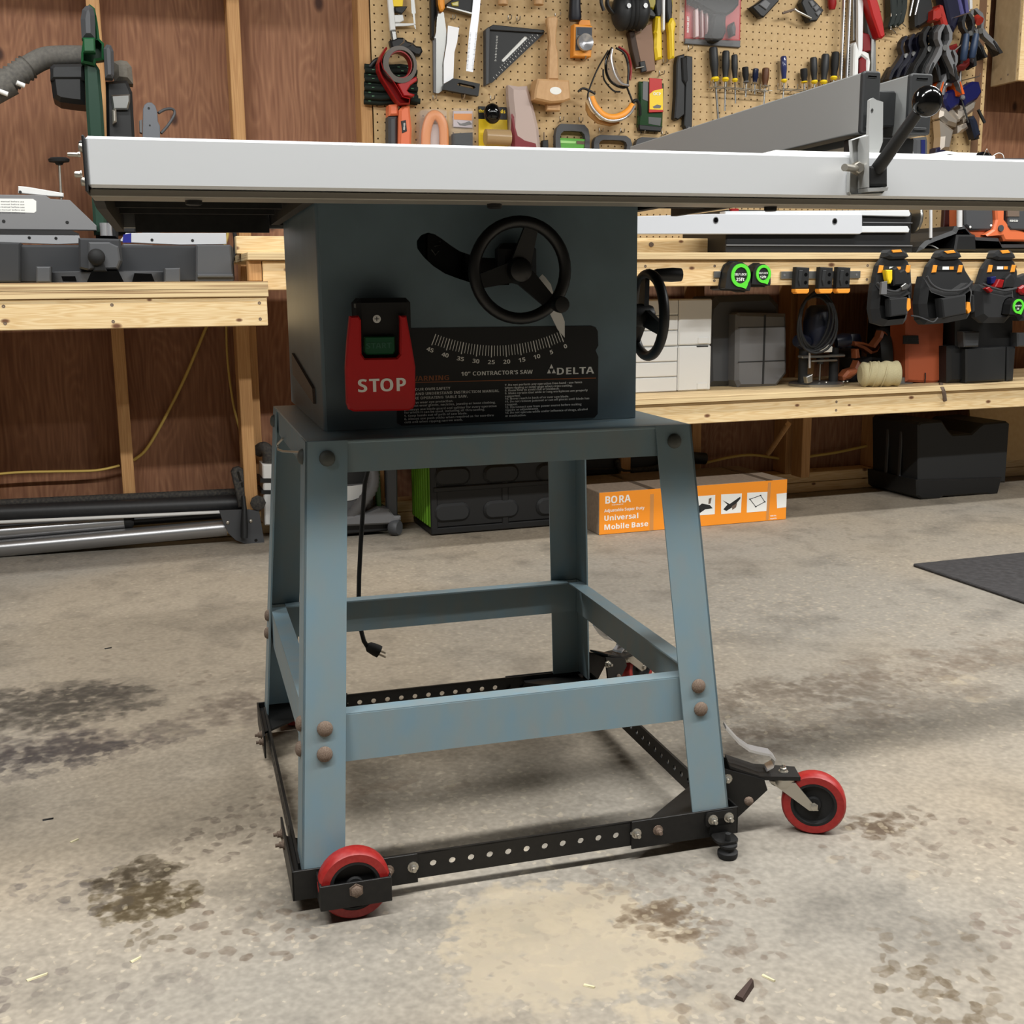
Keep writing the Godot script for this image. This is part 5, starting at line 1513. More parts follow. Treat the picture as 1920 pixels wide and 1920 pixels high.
func left_bench_things() -> void:
	var o := thing("mitre_saw", "green and black mitre saw with silver fences on the left workbench", "mitre saw")
	var castg := mat(Color(0.235, 0.24, 0.25), 0.4, 0.2)
	var castl := mat(Color(0.36, 0.365, 0.375), 0.38, 0.25)
	var guard := mat(Color(0.17, 0.26, 0.215), 0.25)
	var hgreen := mat(Color(0.06, 0.30, 0.16), 0.45)
	var fence := mat(Color(0.80, 0.805, 0.815), 0.45, 0.2)
	bb(o, "base", Vector3(-1.6669, 0.83, 0.46) * Vector3(1, 0, 1) + Vector3(0, 0.8232, -0.26), Vector3(-0.9721, 0.9227, 0.46), castg, 0.006)
	pp(o, "base_block", PackedVector2Array([Vector2(-1.6409, 0.9287), Vector2(-1.5171, 0.9265), Vector2(-1.5257, 0.8258), Vector2(-1.6503, 0.8268)]), 0.40, 0.50, castg, 0.004)
	pp(o, "base_block", PackedVector2Array([Vector2(-1.0741, 0.9223), Vector2(-0.9832, 0.9226), Vector2(-0.9787, 0.8218), Vector2(-1.0802, 0.8226)]), 0.40, 0.50, castl, 0.004)
	pp(o, "base_lip", PackedVector2Array([Vector2(-1.0768, 0.8439), Vector2(-0.9814, 0.8434), Vector2(-0.9804, 0.8347), Vector2(-1.0773, 0.8353)]), 0.49, 0.512, castl, 0.002)
	lt(o, "turntable", [Vector2(0, 0.8235), Vector2(0.17, 0.8235), Vector2(0.17, 0.850), Vector2(0.15, 0.853), Vector2(0, 0.853)], Transform3D(Basis(), Vector3(-1.3052, 0.8669, 0.4) * Vector3(1, 0, 1)), castl, 40)
	pp(o, "turntable_foot", PackedVector2Array([Vector2(-1.4795, 0.8637), Vector2(-1.4452, 0.8636), Vector2(-1.4484, 0.8246), Vector2(-1.4828, 0.8248)]), 0.48, 0.575, castl, 0.003)
	pp(o, "turntable_foot", PackedVector2Array([Vector2(-1.1638, 0.8585), Vector2(-1.1242, 0.8598), Vector2(-1.1266, 0.8222), Vector2(-1.1662, 0.8225)]), 0.48, 0.575, castl, 0.003)
	pp(o, "table_arm", PackedVector2Array([Vector2(-1.3726, 0.9358), Vector2(-1.2698, 0.9336), Vector2(-1.2686, 0.8766), Vector2(-1.2807, 0.8548), Vector2(-1.3556, 0.8537), Vector2(-1.3772, 0.8592)]), 0.34, 0.58, castg, 0.005)
	var pad := pp(o, "arm_front", PackedVector2Array([Vector2(-1.3487, 0.9248), Vector2(-1.298, 0.925), Vector2(-1.2892, 0.9197), Vector2(-1.2765, 0.9143), Vector2(-1.2738, 0.8791), Vector2(-1.2832, 0.8573), Vector2(-1.3539, 0.8563)]), 0.57, 0.588, castl, 0.004)
	pp(o, "drum", PackedVector2Array([Vector2(-1.2637, 0.9269), Vector2(-1.1861, 0.9243), Vector2(-1.1898, 0.8685), Vector2(-1.2649, 0.8702)]), 0.40, 0.44, mat(Color(0.50, 0.505, 0.51), 0.35, 0.5), 0.006)
	var st := mk()
	ball(st, Vector3(-1.332, 0.8869, 0.6), Vector3(0.0215, 0.0215, 0.018), 20)
	put("knob", st, M.rubber, o)
	pp(o, "knob_stem", PackedVector2Array([Vector2(-1.3372, 0.8709), Vector2(-1.3161, 0.8735), Vector2(-1.3087, 0.8505), Vector2(-1.3426, 0.8507)]), 0.58, 0.597, M.rubber, 0.003)
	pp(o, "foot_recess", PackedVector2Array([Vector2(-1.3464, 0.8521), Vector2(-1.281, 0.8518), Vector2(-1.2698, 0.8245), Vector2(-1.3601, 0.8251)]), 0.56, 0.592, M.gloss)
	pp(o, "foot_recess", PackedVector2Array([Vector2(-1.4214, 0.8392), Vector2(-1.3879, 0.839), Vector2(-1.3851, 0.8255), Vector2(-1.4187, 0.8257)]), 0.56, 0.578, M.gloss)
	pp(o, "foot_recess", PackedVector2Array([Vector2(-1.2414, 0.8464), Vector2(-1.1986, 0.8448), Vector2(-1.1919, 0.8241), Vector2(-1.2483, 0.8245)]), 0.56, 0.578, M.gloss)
	# fences
	var fl := pp(o, "fence", PackedVector2Array([Vector2(-1.6522, 0.9663), Vector2(-1.3935, 0.9653), Vector2(-1.3749, 0.9569), Vector2(-1.3714, 0.9312), Vector2(-1.432, 0.9281), Vector2(-1.655, 0.9358)]), 0.34, 0.36, fence, 0.001)
	dot(fl, "hole", Vector3(-1.5023, 0.9449, 0.36), 0.0042, M.black)
	dot(fl, "hole", Vector3(-1.4348, 0.9438, 0.36), 0.0042, M.black)
	var fr := pp(o, "fence", PackedVector2Array([Vector2(-1.2706, 0.9373), Vector2(-1.2522, 0.9591), Vector2(-0.9797, 0.9607), Vector2(-0.9799, 0.9295), Vector2(-1.1082, 0.9276), Vector2(-1.2398, 0.9331)]), 0.34, 0.36, fence, 0.001)
	dot(fr, "hole", Vector3(-1.1838, 0.9405, 0.36), 0.0042, M.black)
	dot(fr, "hole", Vector3(-1.0739, 0.9395, 0.36), 0.0042, M.black)
	pp(fr, "blue_tape", PackedVector2Array([Vector2(-1.2595, 0.9546), Vector2(-1.238, 0.9591), Vector2(-1.2399, 0.933), Vector2(-1.2625, 0.9329)]), 0.36, 0.3616, mat(Color(0.05, 0.09, 0.5), 0.5))
	var fu := pp(o, "upper_fence", PackedVector2Array([Vector2(-1.6414, 1.0554), Vector2(-1.4515, 1.0558), Vector2(-1.4389, 1.0463), Vector2(-1.3906, 1.0442), Vector2(-1.3275, 0.9773), Vector2(-1.3285, 0.9645), Vector2(-1.6497, 0.9651)]), 0.36, 0.385, mat(Color(0.52, 0.52, 0.525), 0.45, 0.3), 0.002)
	dot(fu, "hole", Vector3(-1.5606, 0.9865, 0.385), 0.0045, M.black)
	dot(fu, "hole", Vector3(-1.402, 0.9851, 0.385), 0.0045, M.black)
	var sk := pp(fu, "sticker", PackedVector2Array([Vector2(-1.6036, 1.0451), Vector2(-1.483, 1.0456), Vector2(-1.4755, 1.0402), Vector2(-1.4777, 1.0137), Vector2(-1.4833, 1.0095), Vector2(-1.6066, 1.0122)]), 0.385, 0.3855, M.print)
	var rows := []
	for k in 5:
		rows.append(["read the manual before use", Vector3(-1.5285, 1.038, 0.3856) + Vector3(-0.02, -0.0072 * k, 0), 0.0035, 1.3])
	letters("sticker_print", rows, Basis(), M.midgrey, sk)
	# clamp
	var ca := pp(o, "clamp_arm", PackedVector2Array([Vector2(-1.5188, 1.0802), Vector2(-1.4976, 1.0792), Vector2(-1.4515, 1.0717), Vector2(-1.4061, 1.0641), Vector2(-1.4069, 1.0542), Vector2(-1.4434, 1.0551), Vector2(-1.5203, 1.0622)]), 0.34, 0.36, M.white, 0.002)
	dot(ca, "hole", Vector3(-1.5148, 1.065, 0.36), 0.004, M.black)
	tb(ca, "clamp_rod", [Vector3(-1.4113, 1.1404, 0.35), Vector3(-1.4132, 1.0479, 0.35)], 0.0034, M.zinc)
	lt(ca, "clamp_knob", [Vector2(0, -0.006), Vector2(0.008, -0.006), Vector2(0.012, 0), Vector2(0.026, 0.002), Vector2(0.028, 0.009), Vector2(0.022, 0.013), Vector2(0, 0.014)], along(Vector3(-1.4109, 1.1446, 0.35), Vector3(-0.03, 1, 0)), M.rubber, 12)
	# head
	pp(o, "guard", PackedVector2Array([Vector2(-1.3267, 1.4063), Vector2(-1.2972, 1.4037), Vector2(-1.2888, 1.3891), Vector2(-1.2877, 1.293), Vector2(-1.2897, 1.1536), Vector2(-1.303, 0.9544), Vector2(-1.3364, 0.9542), Vector2(-1.3325, 1.1525), Vector2(-1.3314, 1.2913)]), 0.29, 0.36, guard, 0.008)
	pp(o, "blade_cover", PackedVector2Array([Vector2(-1.3306, 1.0356), Vector2(-1.2662, 1.0365), Vector2(-1.2728, 0.9439), Vector2(-1.3319, 0.9437)]), 0.30, 0.34, M.black, 0.008)
	tb(o, "slide_post", [Vector3(-1.3088, 0.9508, 0.375), Vector3(-1.309, 0.9851, 0.375)], 0.011, M.chrome, 12)
	tb(o, "slide_post", [Vector3(-1.2935, 0.9509, 0.375), Vector3(-1.2938, 0.9852, 0.375)], 0.006, M.chrome, 10)
	pp(o, "handle_grip", PackedVector2Array([Vector2(-1.3274, 1.5083), Vector2(-1.3215, 1.5325), Vector2(-1.3115, 1.5424), Vector2(-1.3021, 1.5443), Vector2(-1.2934, 1.5369), Vector2(-1.2908, 1.5186), Vector2(-1.2938, 1.4612), Vector2(-1.3285, 1.4592)]), 0.355, 0.40, M.grey, 0.012)
	pp(o, "handle_frame", PackedVector2Array([Vector2(-1.3019, 1.5514), Vector2(-1.2893, 1.5416), Vector2(-1.2852, 1.5071), Vector2(-1.283, 1.4644), Vector2(-1.273, 1.4541), Vector2(-1.2761, 1.4121), Vector2(-1.2966, 1.4083), Vector2(-1.3002, 1.396), Vector2(-1.3346, 1.4023), Vector2(-1.3328, 1.4266), Vector2(-1.3245, 1.4647), Vector2(-1.2949, 1.4664), Vector2(-1.2936, 1.52)]), 0.335, 0.375, hgreen, 0.006)
	pp(o, "handle_frame", PackedVector2Array([Vector2(-1.3257, 1.4603), Vector2(-1.295, 1.462), Vector2(-1.2965, 1.4245), Vector2(-1.3273, 1.4229)]), 0.37, 0.402, hgreen, 0.004)
	pp(o, "side_grip", PackedVector2Array([Vector2(-1.2753, 1.4405), Vector2(-1.2664, 1.4518), Vector2(-1.2557, 1.4497), Vector2(-1.25, 1.4351), Vector2(-1.2531, 1.3738), Vector2(-1.2578, 1.3654), Vector2(-1.2768, 1.3659)]), 0.33, 0.38, M.grey, 0.008)
	pp(o, "motor", PackedVector2Array([Vector2(-1.4157, 1.3962), Vector2(-1.4057, 1.4035), Vector2(-1.3271, 1.4089), Vector2(-1.3326, 1.3012), Vector2(-1.3598, 1.3028), Vector2(-1.3974, 1.3068), Vector2(-1.4141, 1.3171), Vector2(-1.4159, 1.3608)]), 0.20, 0.33, M.black, 0.012)
	pp(o, "motor_band", PackedVector2Array([Vector2(-1.4144, 1.3927), Vector2(-1.4057, 1.4013), Vector2(-1.3272, 1.4066), Vector2(-1.3304, 1.364), Vector2(-1.4171, 1.3599)]), 0.21, 0.335, M.darkgrey, 0.008)
	pp(o, "gear_case", PackedVector2Array([Vector2(-1.2756, 1.3662), Vector2(-1.2197, 1.3716), Vector2(-1.2078, 1.3413), Vector2(-1.2105, 1.1598), Vector2(-1.2203, 0.9568), Vector2(-1.2973, 0.9563)]), 0.22, 0.32, M.black, 0.008)
	pp(o, "brush_cover", PackedVector2Array([Vector2(-1.2646, 1.3282), Vector2(-1.2142, 1.3331), Vector2(-1.2156, 1.3135), Vector2(-1.2227, 1.2922), Vector2(-1.2618, 1.2907)]), 0.31, 0.335, M.steel, 0.004)
	pp(o, "lock_pin", PackedVector2Array([Vector2(-1.2648, 1.2878), Vector2(-1.2536, 1.2896), Vector2(-1.2545, 1.2575), Vector2(-1.266, 1.2514)]), 0.31, 0.345, M.zinc, 0.004)
	pp(o, "dust_chute", PackedVector2Array([Vector2(-1.2519, 1.4254), Vector2(-1.2319, 1.4306), Vector2(-1.2152, 1.4287), Vector2(-1.2036, 1.4138), Vector2(-1.2025, 1.3689), Vector2(-1.2529, 1.3722)]), 0.22, 0.29, cloudy(Color(0.46, 0.44, 0.40), Color(0.38, 0.36, 0.33), 0.05, 83, Vector3(6, 6, 6), 0.8), 0.014)
	base(o)
	# hose from the saw's dust port
	o = thing("dust_hose", "dusty grey hose with a ribbed elbow leading left from the mitre saw", "hose")
	var hosem := cloudy(Color(0.40, 0.385, 0.36), Color(0.32, 0.31, 0.295), 0.05, 84, Vector3(6, 6, 6), 0.85)
	tb(o, "pipe", curve([Vector3(-1.329, 1.4361, 0.27), Vector3(-1.3786, 1.4335, 0.27), Vector3(-1.4268, 1.4269, 0.27), Vector3(-1.4644, 1.4053, 0.28), Vector3(-1.483, 1.392, 0.28)], 4), 0.0285, hosem, 18)
	var rp := curve([Vector3(-1.473, 1.3994, 0.28), Vector3(-1.4927, 1.3838, 0.285), Vector3(-1.5149, 1.3683, 0.29), Vector3(-1.5372, 1.3514, 0.295), Vector3(-1.6015, 1.3029, 0.3)], 6)
	var rr := []
	for i in rp.size():
		rr.append(0.0345 if i % 3 == 0 else (0.029 if i % 3 == 1 else 0.031))
	tb(o, "ribbed_elbow", rp, rr, hosem, 18)
	tb(o, "cuff", [Vector3(-1.5177, 1.3583, 0.3), Vector3(-1.6146, 1.3024, 0.3)], 0.036, hosem, 18)
	for q in [[Vector3(-1.5014, 1.3493, 0.335), Vector3(-1.4826, 1.3428, 0.33)], [Vector3(-1.5492, 1.3269, 0.335), Vector3(-1.5251, 1.3185, 0.335)]]:
		tb(o, "clip", [q[0], q[1]], 0.0065, M.white, 10)
	base(o)
	# grey slotted plate with a wire loop
	o = thing("stand_bracket", "grey round-topped metal plate with two small holes standing right of the mitre saw", "bracket")
	var pl := pp(o, "plate", PackedVector2Array([Vector2(-1.1819, 1.3002), Vector2(-1.1769, 1.3118), Vector2(-1.1679, 1.3178), Vector2(-1.1579, 1.3182), Vector2(-1.1485, 1.3101), Vector2(-1.1439, 1.2932), Vector2(-1.1441, 1.2674), Vector2(-1.1391, 1.2561), Vector2(-1.1438, 1.1636), Vector2(-1.1588, 0.958), Vector2(-1.2083, 0.9578), Vector2(-1.1928, 1.1624)]), 0.294, 0.30, mat(Color(0.42, 0.43, 0.45), 0.4, 0.4), 0.001)
	dot(pl, "hole", Vector3(-1.1661, 1.3023, 0.3), 0.0034, M.black)
	dot(pl, "hole", Vector3(-1.1664, 1.2566, 0.3), 0.0025, M.black)
	pp(o, "side_tab", PackedVector2Array([Vector2(-1.1939, 1.2691), Vector2(-1.1852, 1.2723), Vector2(-1.1877, 1.235), Vector2(-1.1947, 1.2377)]), 0.27, 0.295, M.midgrey, 0.001)
	tb(o, "wire_loop", curve([Vector3(-1.1407, 1.2918, 0.29), Vector3(-1.1207, 1.304, 0.28), Vector3(-1.0998, 1.3063, 0.27), Vector3(-1.0963, 1.292, 0.27), Vector3(-1.1163, 1.2609, 0.28), Vector3(-1.1371, 1.2373, 0.29)], 5), 0.004, M.grey, 8)
	base(o)
	# cables on the wall and behind the saw
	o = thing("cable", "yellow cable sagging along the foot of the plywood wall on the left", "cable")
	tb(o, "lead", curve([Vector3(-1.7286, 0.2459, -0.02), Vector3(-1.6221, 0.251, -0.02), Vector3(-1.4989, 0.2461, -0.025), Vector3(-1.3885, 0.242, -0.03), Vector3(-1.3169, 0.2518, -0.04)], 5), 0.0068, M.cableyellow, 8, false, 0.6)
	base(o)
	o = thing("cable", "yellow cable slanting up the plywood from the stud foot to the bench", "cable")
	tb(o, "lead", curve([Vector3(-1.2733, 0.2625, -0.07), Vector3(-1.2349, 0.2918, -0.07), Vector3(-1.1834, 0.3676, -0.07), Vector3(-1.0988, 0.5168, -0.07), Vector3(-1.0162, 0.6898, -0.07), Vector3(-0.993, 0.7406, -0.07)], 5), 0.005, M.cableyellow, 8)
	base(o)
	o = thing("cable", "thin yellow cable hanging beside the stud at the bench's right end", "cable")
	tb(o, "lead", curve([Vector3(-0.9554, 0.706, -0.06), Vector3(-0.958, 0.5683, -0.06), Vector3(-0.945, 0.4108, -0.055), Vector3(-0.9172, 0.2706, -0.03), Vector3(-0.9263, 0.219, -0.02), Vector3(-0.9131, 0.1734, -0.02)], 5), 0.0038, M.cableyellow, 8)
	base(o)
	o = thing("cable", "yellow cable hanging beside a black one right of the mitre saw", "cable")
	tb(o, "lead", curve([Vector3(-0.9626, 1.0026, 0.2), Vector3(-0.9601, 0.9638, 0.2), Vector3(-0.9768, 0.917, 0.2), Vector3(-0.9896, 0.8827, 0.2), Vector3(-0.9803, 0.8544, 0.2), Vector3(-0.9786, 0.8293, 0.2)], 5), 0.0042, M.cableyellow, 8)
	base(o)
	o = thing("cable", "black cable curving down right of the mitre saw to the bench", "cable")
	tb(o, "lead", curve([Vector3(-0.949, 1.0015, 0.22), Vector3(-0.9407, 0.9552, 0.22), Vector3(-0.9448, 0.9086, 0.22), Vector3(-0.9626, 0.8697, 0.22), Vector3(-0.9795, 0.8463, 0.22)], 5), 0.0062, M.rubber, 8)
	base(o)
	o = thing("cable", "dim yellow cable sagging along the wall behind the orange carton", "cable")
	tb(o, "lead", curve([Vector3(0.8008, 0.135, -0.05), Vector3(0.9112, 0.1514, -0.05), Vector3(1.0048, 0.1545, -0.05), Vector3(1.1004, 0.1386, -0.05), Vector3(1.173, 0.1281, -0.05), Vector3(1.2945, 0.1361, -0.05), Vector3(1.3932, 0.1434, -0.05), Vector3(1.5306, 0.1618, -0.05)], 5), 0.0055, M.cableyellow, 8)
	base(o)

func tape_measure(p: Vector3, r: float, label: String, size: String, big: bool) -> void:
	var o := thing("tape_measure", label, "tape measure", "tape measures with green rims")
	var xf := Transform3D(Basis.from_scale(Vector3(r, r, 1)), p)
	var body := PackedVector2Array()
	for q in [[-0.95, -0.95], [0.45, -1.0], [0.95, -1.12], [1.05, -0.8], [1.0, 0.2], [0.75, 0.75], [0.25, 1.05], [-0.3, 1.05], [-0.75, 0.8], [-1.0, 0.3], [-1.08, -0.4], [-1.15, -0.85]]:
		body.append(Vector2(q[0], q[1]))
	var st := mk()
	prism(st, body, 0.0, 0.034, 0.004 / r, xf)
	put("case", st, M.black, o)
	var rim := PackedVector2Array()
	var hole := PackedVector2Array()
	for i in 28:
		var a := TAU * i / 28
		var k := 1.0
		if i in [22, 23, 24]:
			k = [1.08, 1.28, 1.12][i - 22]
		rim.append(Vector2(0.12 + cos(a) * 0.76 * k, 0.05 + sin(a) * 0.80 * k))
		hole.append(Vector2(0.12 + cos(a) * 0.52, 0.05 + sin(a) * 0.56))
	st = mk()
	ring(st, rim, hole, 0.03, 0.038, xf)
	put("green_rim", st, M.green, o, "bright green rubber rim")
	letters("print", [["SELF LOCK", xf * Vector3(0.12, 0.12, 0.0352), r * 0.16, 0.85], [size, xf * Vector3(0.1, -0.22, 0.0352), r * 0.22, 1.1]], Basis(), M.print, o)
	base(o)

func clip(x: float, y0: float, label: String) -> void:
	var o := thing("belt_clip", label, "clip", "belt clips on the metal strip")
	var st := mk()
	var z := 0.556
	prism(st, PackedVector2Array([Vector2(x - 0.026, y0 - 0.066), Vector2(x + 0.024, y0 - 0.066), Vector2(x + 0.025, y0), Vector2(x - 0.024, y0 + 0.002)]), z, z + 0.022, 0.003)
	put("body", st, M.rubber, o)
	st = mk()
	prism(st, PackedVector2Array([Vector2(x - 0.012, y0 - 0.058), Vector2(x - 0.002, y0 - 0.008), Vector2(x - 0.016, y0 - 0.008), Vector2(x - 0.018, y0 - 0.04)]), z + 0.02, z + 0.026, 0.002)
	put("latch", st, M.darkgrey, o)
	for d in [0.022, 0.047]:
		st = mk()
		prism(st, ell(Vector2(x + 0.011, y0 - d), 0.006, 0.006, 12), z + 0.021, z + 0.0226)
		put("socket", st, M.gloss, o)
	st = mk()
	prism(st, PackedVector2Array([Vector2(x - 0.019, y0 - 0.082), Vector2(x + 0.019, y0 - 0.082), Vector2(x + 0.025, y0 - 0.076), Vector2(x + 0.025, y0 - 0.067), Vector2(x - 0.026, y0 - 0.067), Vector2(x - 0.026, y0 - 0.076)]), z, z + 0.024, 0.002)
	put("release_tab", st, M.amber, o, "orange release tab")
	base(o)

func right_bench_things() -> void:
	M.amber = mat(Color(0.93, 0.60, 0.19), 0.5)
	M.dullorange = mat(Color(0.58, 0.32, 0.19), 0.5)
	M.cloth = cloudy(Color(0.085, 0.088, 0.095), Color(0.055, 0.057, 0.062), 0.15, 91, Vector3(12, 12, 12), 0.9)
	M.cloth.rim_enabled = true
	M.cloth.rim = 0.25
	M.webbing = mat(Color(0.22, 0.22, 0.225), 0.9)
	# benchtop machine with a long fence
	var o := thing("jointer", "black benchtop machine with a long silver fence pierced by two holes, on the right bench", "bench machine")
	bb(o, "body", Vector3(0.5459, 0.9081, 0.52) * Vector3(1, 0, 1) + Vector3(0, 0.9012, -0.30), Vector3(1.2463, 1.0341, 0.52), M.black, 0.004)
	bb(o, "lower_ledge", Vector3(0.5403, 0.9061, 0.53) * Vector3(1, 0, 1) + Vector3(0, 0.9012, -0.02), Vector3(1.246, 0.9244, 0.53), M.black, 0.002)
	bb(o, "trim_line", Vector3(0.5392, 0.9225, 0.531), Vector3(1.2419, 0.9268, 0.535), M.midgrey)
	var fn := pp(o, "fence", PackedVector2Array([Vector2(0.1984, 1.0077), Vector2(0.4854, 1.0188), Vector2(1.0312, 1.0232), Vector2(1.0345, 0.9657), Vector2(1.0246, 0.9606), Vector2(0.1989, 0.9558)]), 0.53, 0.545, mat(Color(0.80, 0.81, 0.83), 0.4, 0.05), 0.002)
	for q in [Vector3(0.4934, 0.9996, 0.545), Vector3(0.9266, 1.0003, 0.545)]:
		var st := mk()
		ring(st, ell(Vector2(q.x, q.y), 0.0095, 0.0105, 18), ell(Vector2(q.x, q.y), 0.0075, 0.0085, 18), 0.544, 0.5462)
		put("hole_rim", st, M.midgrey, fn)
		dot(fn, "hole", q, 0.0078, M.gloss)
	pp(o, "fence_cap", PackedVector2Array([Vector2(0.532, 1.028), Vector2(1.2214, 1.0397), Vector2(1.2287, 1.026), Vector2(1.2228, 1.0191), Vector2(1.0386, 1.0206), Vector2(0.5324, 1.0151)]), 0.50, 0.535, mat(Color(0.85, 0.86, 0.87), 0.4, 0.05), 0.002)
	pp(o, "rail", PackedVector2Array([Vector2(1.0261, 0.9866), Vector2(1.2185, 0.9881), Vector2(1.2277, 0.9778), Vector2(1.2242, 0.9674), Vector2(1.0273, 0.9662)]), 0.50, 0.535, mat(Color(0.85, 0.86, 0.87), 0.4, 0.05), 0.002)
	bb(o, "trim_line", Vector3(1.05, 0.9977, 0.521), Vector3(1.2454, 1.001, 0.524), M.midgrey)
	lt(o, "end_wheel", [Vector2(0, -0.005), Vector2(0.05, -0.005), Vector2(0.052, 0), Vector2(0.05, 0.005), Vector2(0, 0.005)], along(Vector3(1.2673, 1.0182, 0.5), Vector3(1, 0, 0.1)), M.steel, 28)
	bb(o, "red_switch", Vector3(0.5576, 1.0251, 0.51), Vector3(0.5838, 1.0371, 0.53), M.red, 0.002)
	base(o)
	# thickness planer
	o = thing("planer", "orange and grey thickness planer with white posts on the bench's right end", "planer")
	pp(o, "base", PackedVector2Array([Vector2(1.2747, 0.9223), Vector2(1.295, 0.9398), Vector2(1.3245, 0.9504), Vector2(1.4054, 0.9753), Vector2(1.4131, 0.9894), Vector2(1.4524, 0.9932), Vector2(1.4762, 0.9723), Vector2(1.4999, 0.9547), Vector2(1.5991, 0.9517), Vector2(1.6146, 0.9303), Vector2(1.7945, 0.9308), Vector2(1.7972, 0.9036), Vector2(1.2632, 0.9031)]), 0.20, 0.54, M.darkgrey, 0.012)
	pp(o, "foot", PackedVector2Array([Vector2(1.4133, 0.9611), Vector2(1.4906, 0.9615), Vector2(1.4996, 0.9067), Vector2(1.4066, 0.9066)]), 0.30, 0.545, M.black, 0.006)
	tb(o, "post", [Vector3(1.3174, 0.9508, 0.53), Vector3(1.3084, 1.0739, 0.53)], 0.0055, M.postwhite, 12)
	tb(o, "post", [Vector3(1.4327, 0.9865, 0.53), Vector3(1.4256, 1.0757, 0.53)], 0.0095, M.postwhite, 12)
	bb(o, "red_panel", Vector3(1.4903, 0.9591, 0.36), Vector3(1.5371, 1.0884, 0.38), mat(Color(0.22, 0.07, 0.055), 0.5), 0.003)
	pp(o, "body", PackedVector2Array([Vector2(1.4662, 1.0785), Vector2(1.8174, 1.0837), Vector2(1.8314, 0.9435), Vector2(1.5304, 0.9495), Vector2(1.516, 0.9602), Vector2(1.4748, 0.9706)]), 0.43, 0.50, M.orange, 0.006)
	pp(o, "infeed_table", PackedVector2Array([Vector2(1.264, 1.219), Vector2(1.9359, 1.2362), Vector2(1.9388, 1.2065), Vector2(1.2658, 1.1907)]), 0.22, 0.42, M.grey, 0.004)
	pp(o, "table_support", PackedVector2Array([Vector2(1.5834, 1.209), Vector2(1.9377, 1.2176), Vector2(1.966, 0.9345), Vector2(1.6057, 0.9336)]), 0.24, 0.43, M.darkgrey, 0.004)
	pp(o, "side_cover", PackedVector2Array([Vector2(1.4576, 1.0825), Vector2(1.578, 1.0843), Vector2(1.5906, 0.9921), Vector2(1.5828, 0.9777), Vector2(1.4973, 0.9772), Vector2(1.4691, 0.9947)]), 0.48, 0.515, M.grey, 0.006)
	for q in [Vector3(1.4889, 0.9877, 0.516), Vector3(1.576, 0.9937, 0.516)]:
		var st := mk()
		dome(st, q, Vector3.BACK, 0.0045, 0.003)
		put("screw", st, M.print, o)
	pp(o, "corner_rib", PackedVector2Array([Vector2(1.5738, 1.0832), Vector2(1.6166, 1.0838), Vector2(1.6207, 1.0129), Vector2(1.6501, 0.99), Vector2(1.7186, 0.9707), Vector2(1.8, 0.9712), Vector2(1.8031, 0.9404), Vector2(1.6272, 0.9415), Vector2(1.6166, 0.9576), Vector2(1.5483, 0.9625), Vector2(1.5783, 0.9805), Vector2(1.5868, 1.0126)]), 0.48, 0.53, M.orange, 0.006)
	dot(o, "boss", Vector3(1.6042, 0.9842, 0.531), 0.011, M.grey, 0.004)
	var pan := pp(o, "front_panel", PackedVector2Array([Vector2(1.6211, 1.0843), Vector2(1.7932, 1.0869), Vector2(1.804, 0.9787), Vector2(1.6465, 0.9795), Vector2(1.634, 0.9919)]), 0.49, 0.535, M.grey, 0.004)
	pp(pan, "display", PackedVector2Array([Vector2(1.6216, 1.0693), Vector2(1.6715, 1.07), Vector2(1.6758, 1.0238), Vector2(1.6257, 1.0233)]), 0.53, 0.537, M.rust)
	letters("maker_print", [["RIDGID", Vector3(1.6539, 1.0093, 0.5365), 0.0062, 1.2]], Basis(), M.print, pan)
	base(o)
	# odds and ends on the bench seen over the saw's rail
	o = thing("plastic_bag", "crumpled white bag lying on the planer, seen above the saw's rail on the right", "bag")
	pp(o, "bag", PackedVector2Array([Vector2(1.4028, 1.23), Vector2(1.4335, 1.2416), Vector2(1.4824, 1.2519), Vector2(1.5274, 1.2603), Vector2(1.5736, 1.2562), Vector2(1.6663, 1.257), Vector2(1.6949, 1.2504), Vector2(1.7106, 1.2325), Vector2(1.4032, 1.2246)]), 0.24, 0.34, M.white, 0.012)
	base(o)
	o = thing("paper_pile", "white paper packet lying beside the ball-ended lever, behind the rail", "paper")
	pp(o, "sheet", PackedVector2Array([Vector2(1.2728, 1.2192), Vector2(1.2886, 1.2461), Vector2(1.3095, 1.2626), Vector2(1.3369, 1.2474), Vector2(1.3631, 1.2535), Vector2(1.3697, 1.2217)]), 0.30, 0.36, M.white, 0.006)
	base(o)
	o = thing("bottle", "grey bottle with a blue stripe standing behind the rail, left of the white bag", "bottle")
	pp(o, "body", PackedVector2Array([Vector2(1.4111, 1.3048), Vector2(1.4651, 1.3101), Vector2(1.4707, 1.2958), Vector2(1.4754, 1.2307), Vector2(1.4119, 1.229)]), 0.24, 0.30, M.grey, 0.01)
	pp(o, "stripe", PackedVector2Array([Vector2(1.4349, 1.2981), Vector2(1.453, 1.2986), Vector2(1.4585, 1.2209), Vector2(1.4404, 1.2205)]), 0.29, 0.303, M.blue, 0.001)
	base(o)
	o = thing("binder_clip", "small black binder clip with raised wire arms right of the white bag", "clip")
	pp(o, "jaw", PackedVector2Array([Vector2(1.6407, 1.2432), Vector2(1.6604, 1.2582), Vector2(1.6911, 1.2536), Vector2(1.7114, 1.2359), Vector2(1.6978, 1.2301), Vector2(1.6466, 1.2288)]), 0.33, 0.36, M.gloss, 0.004)
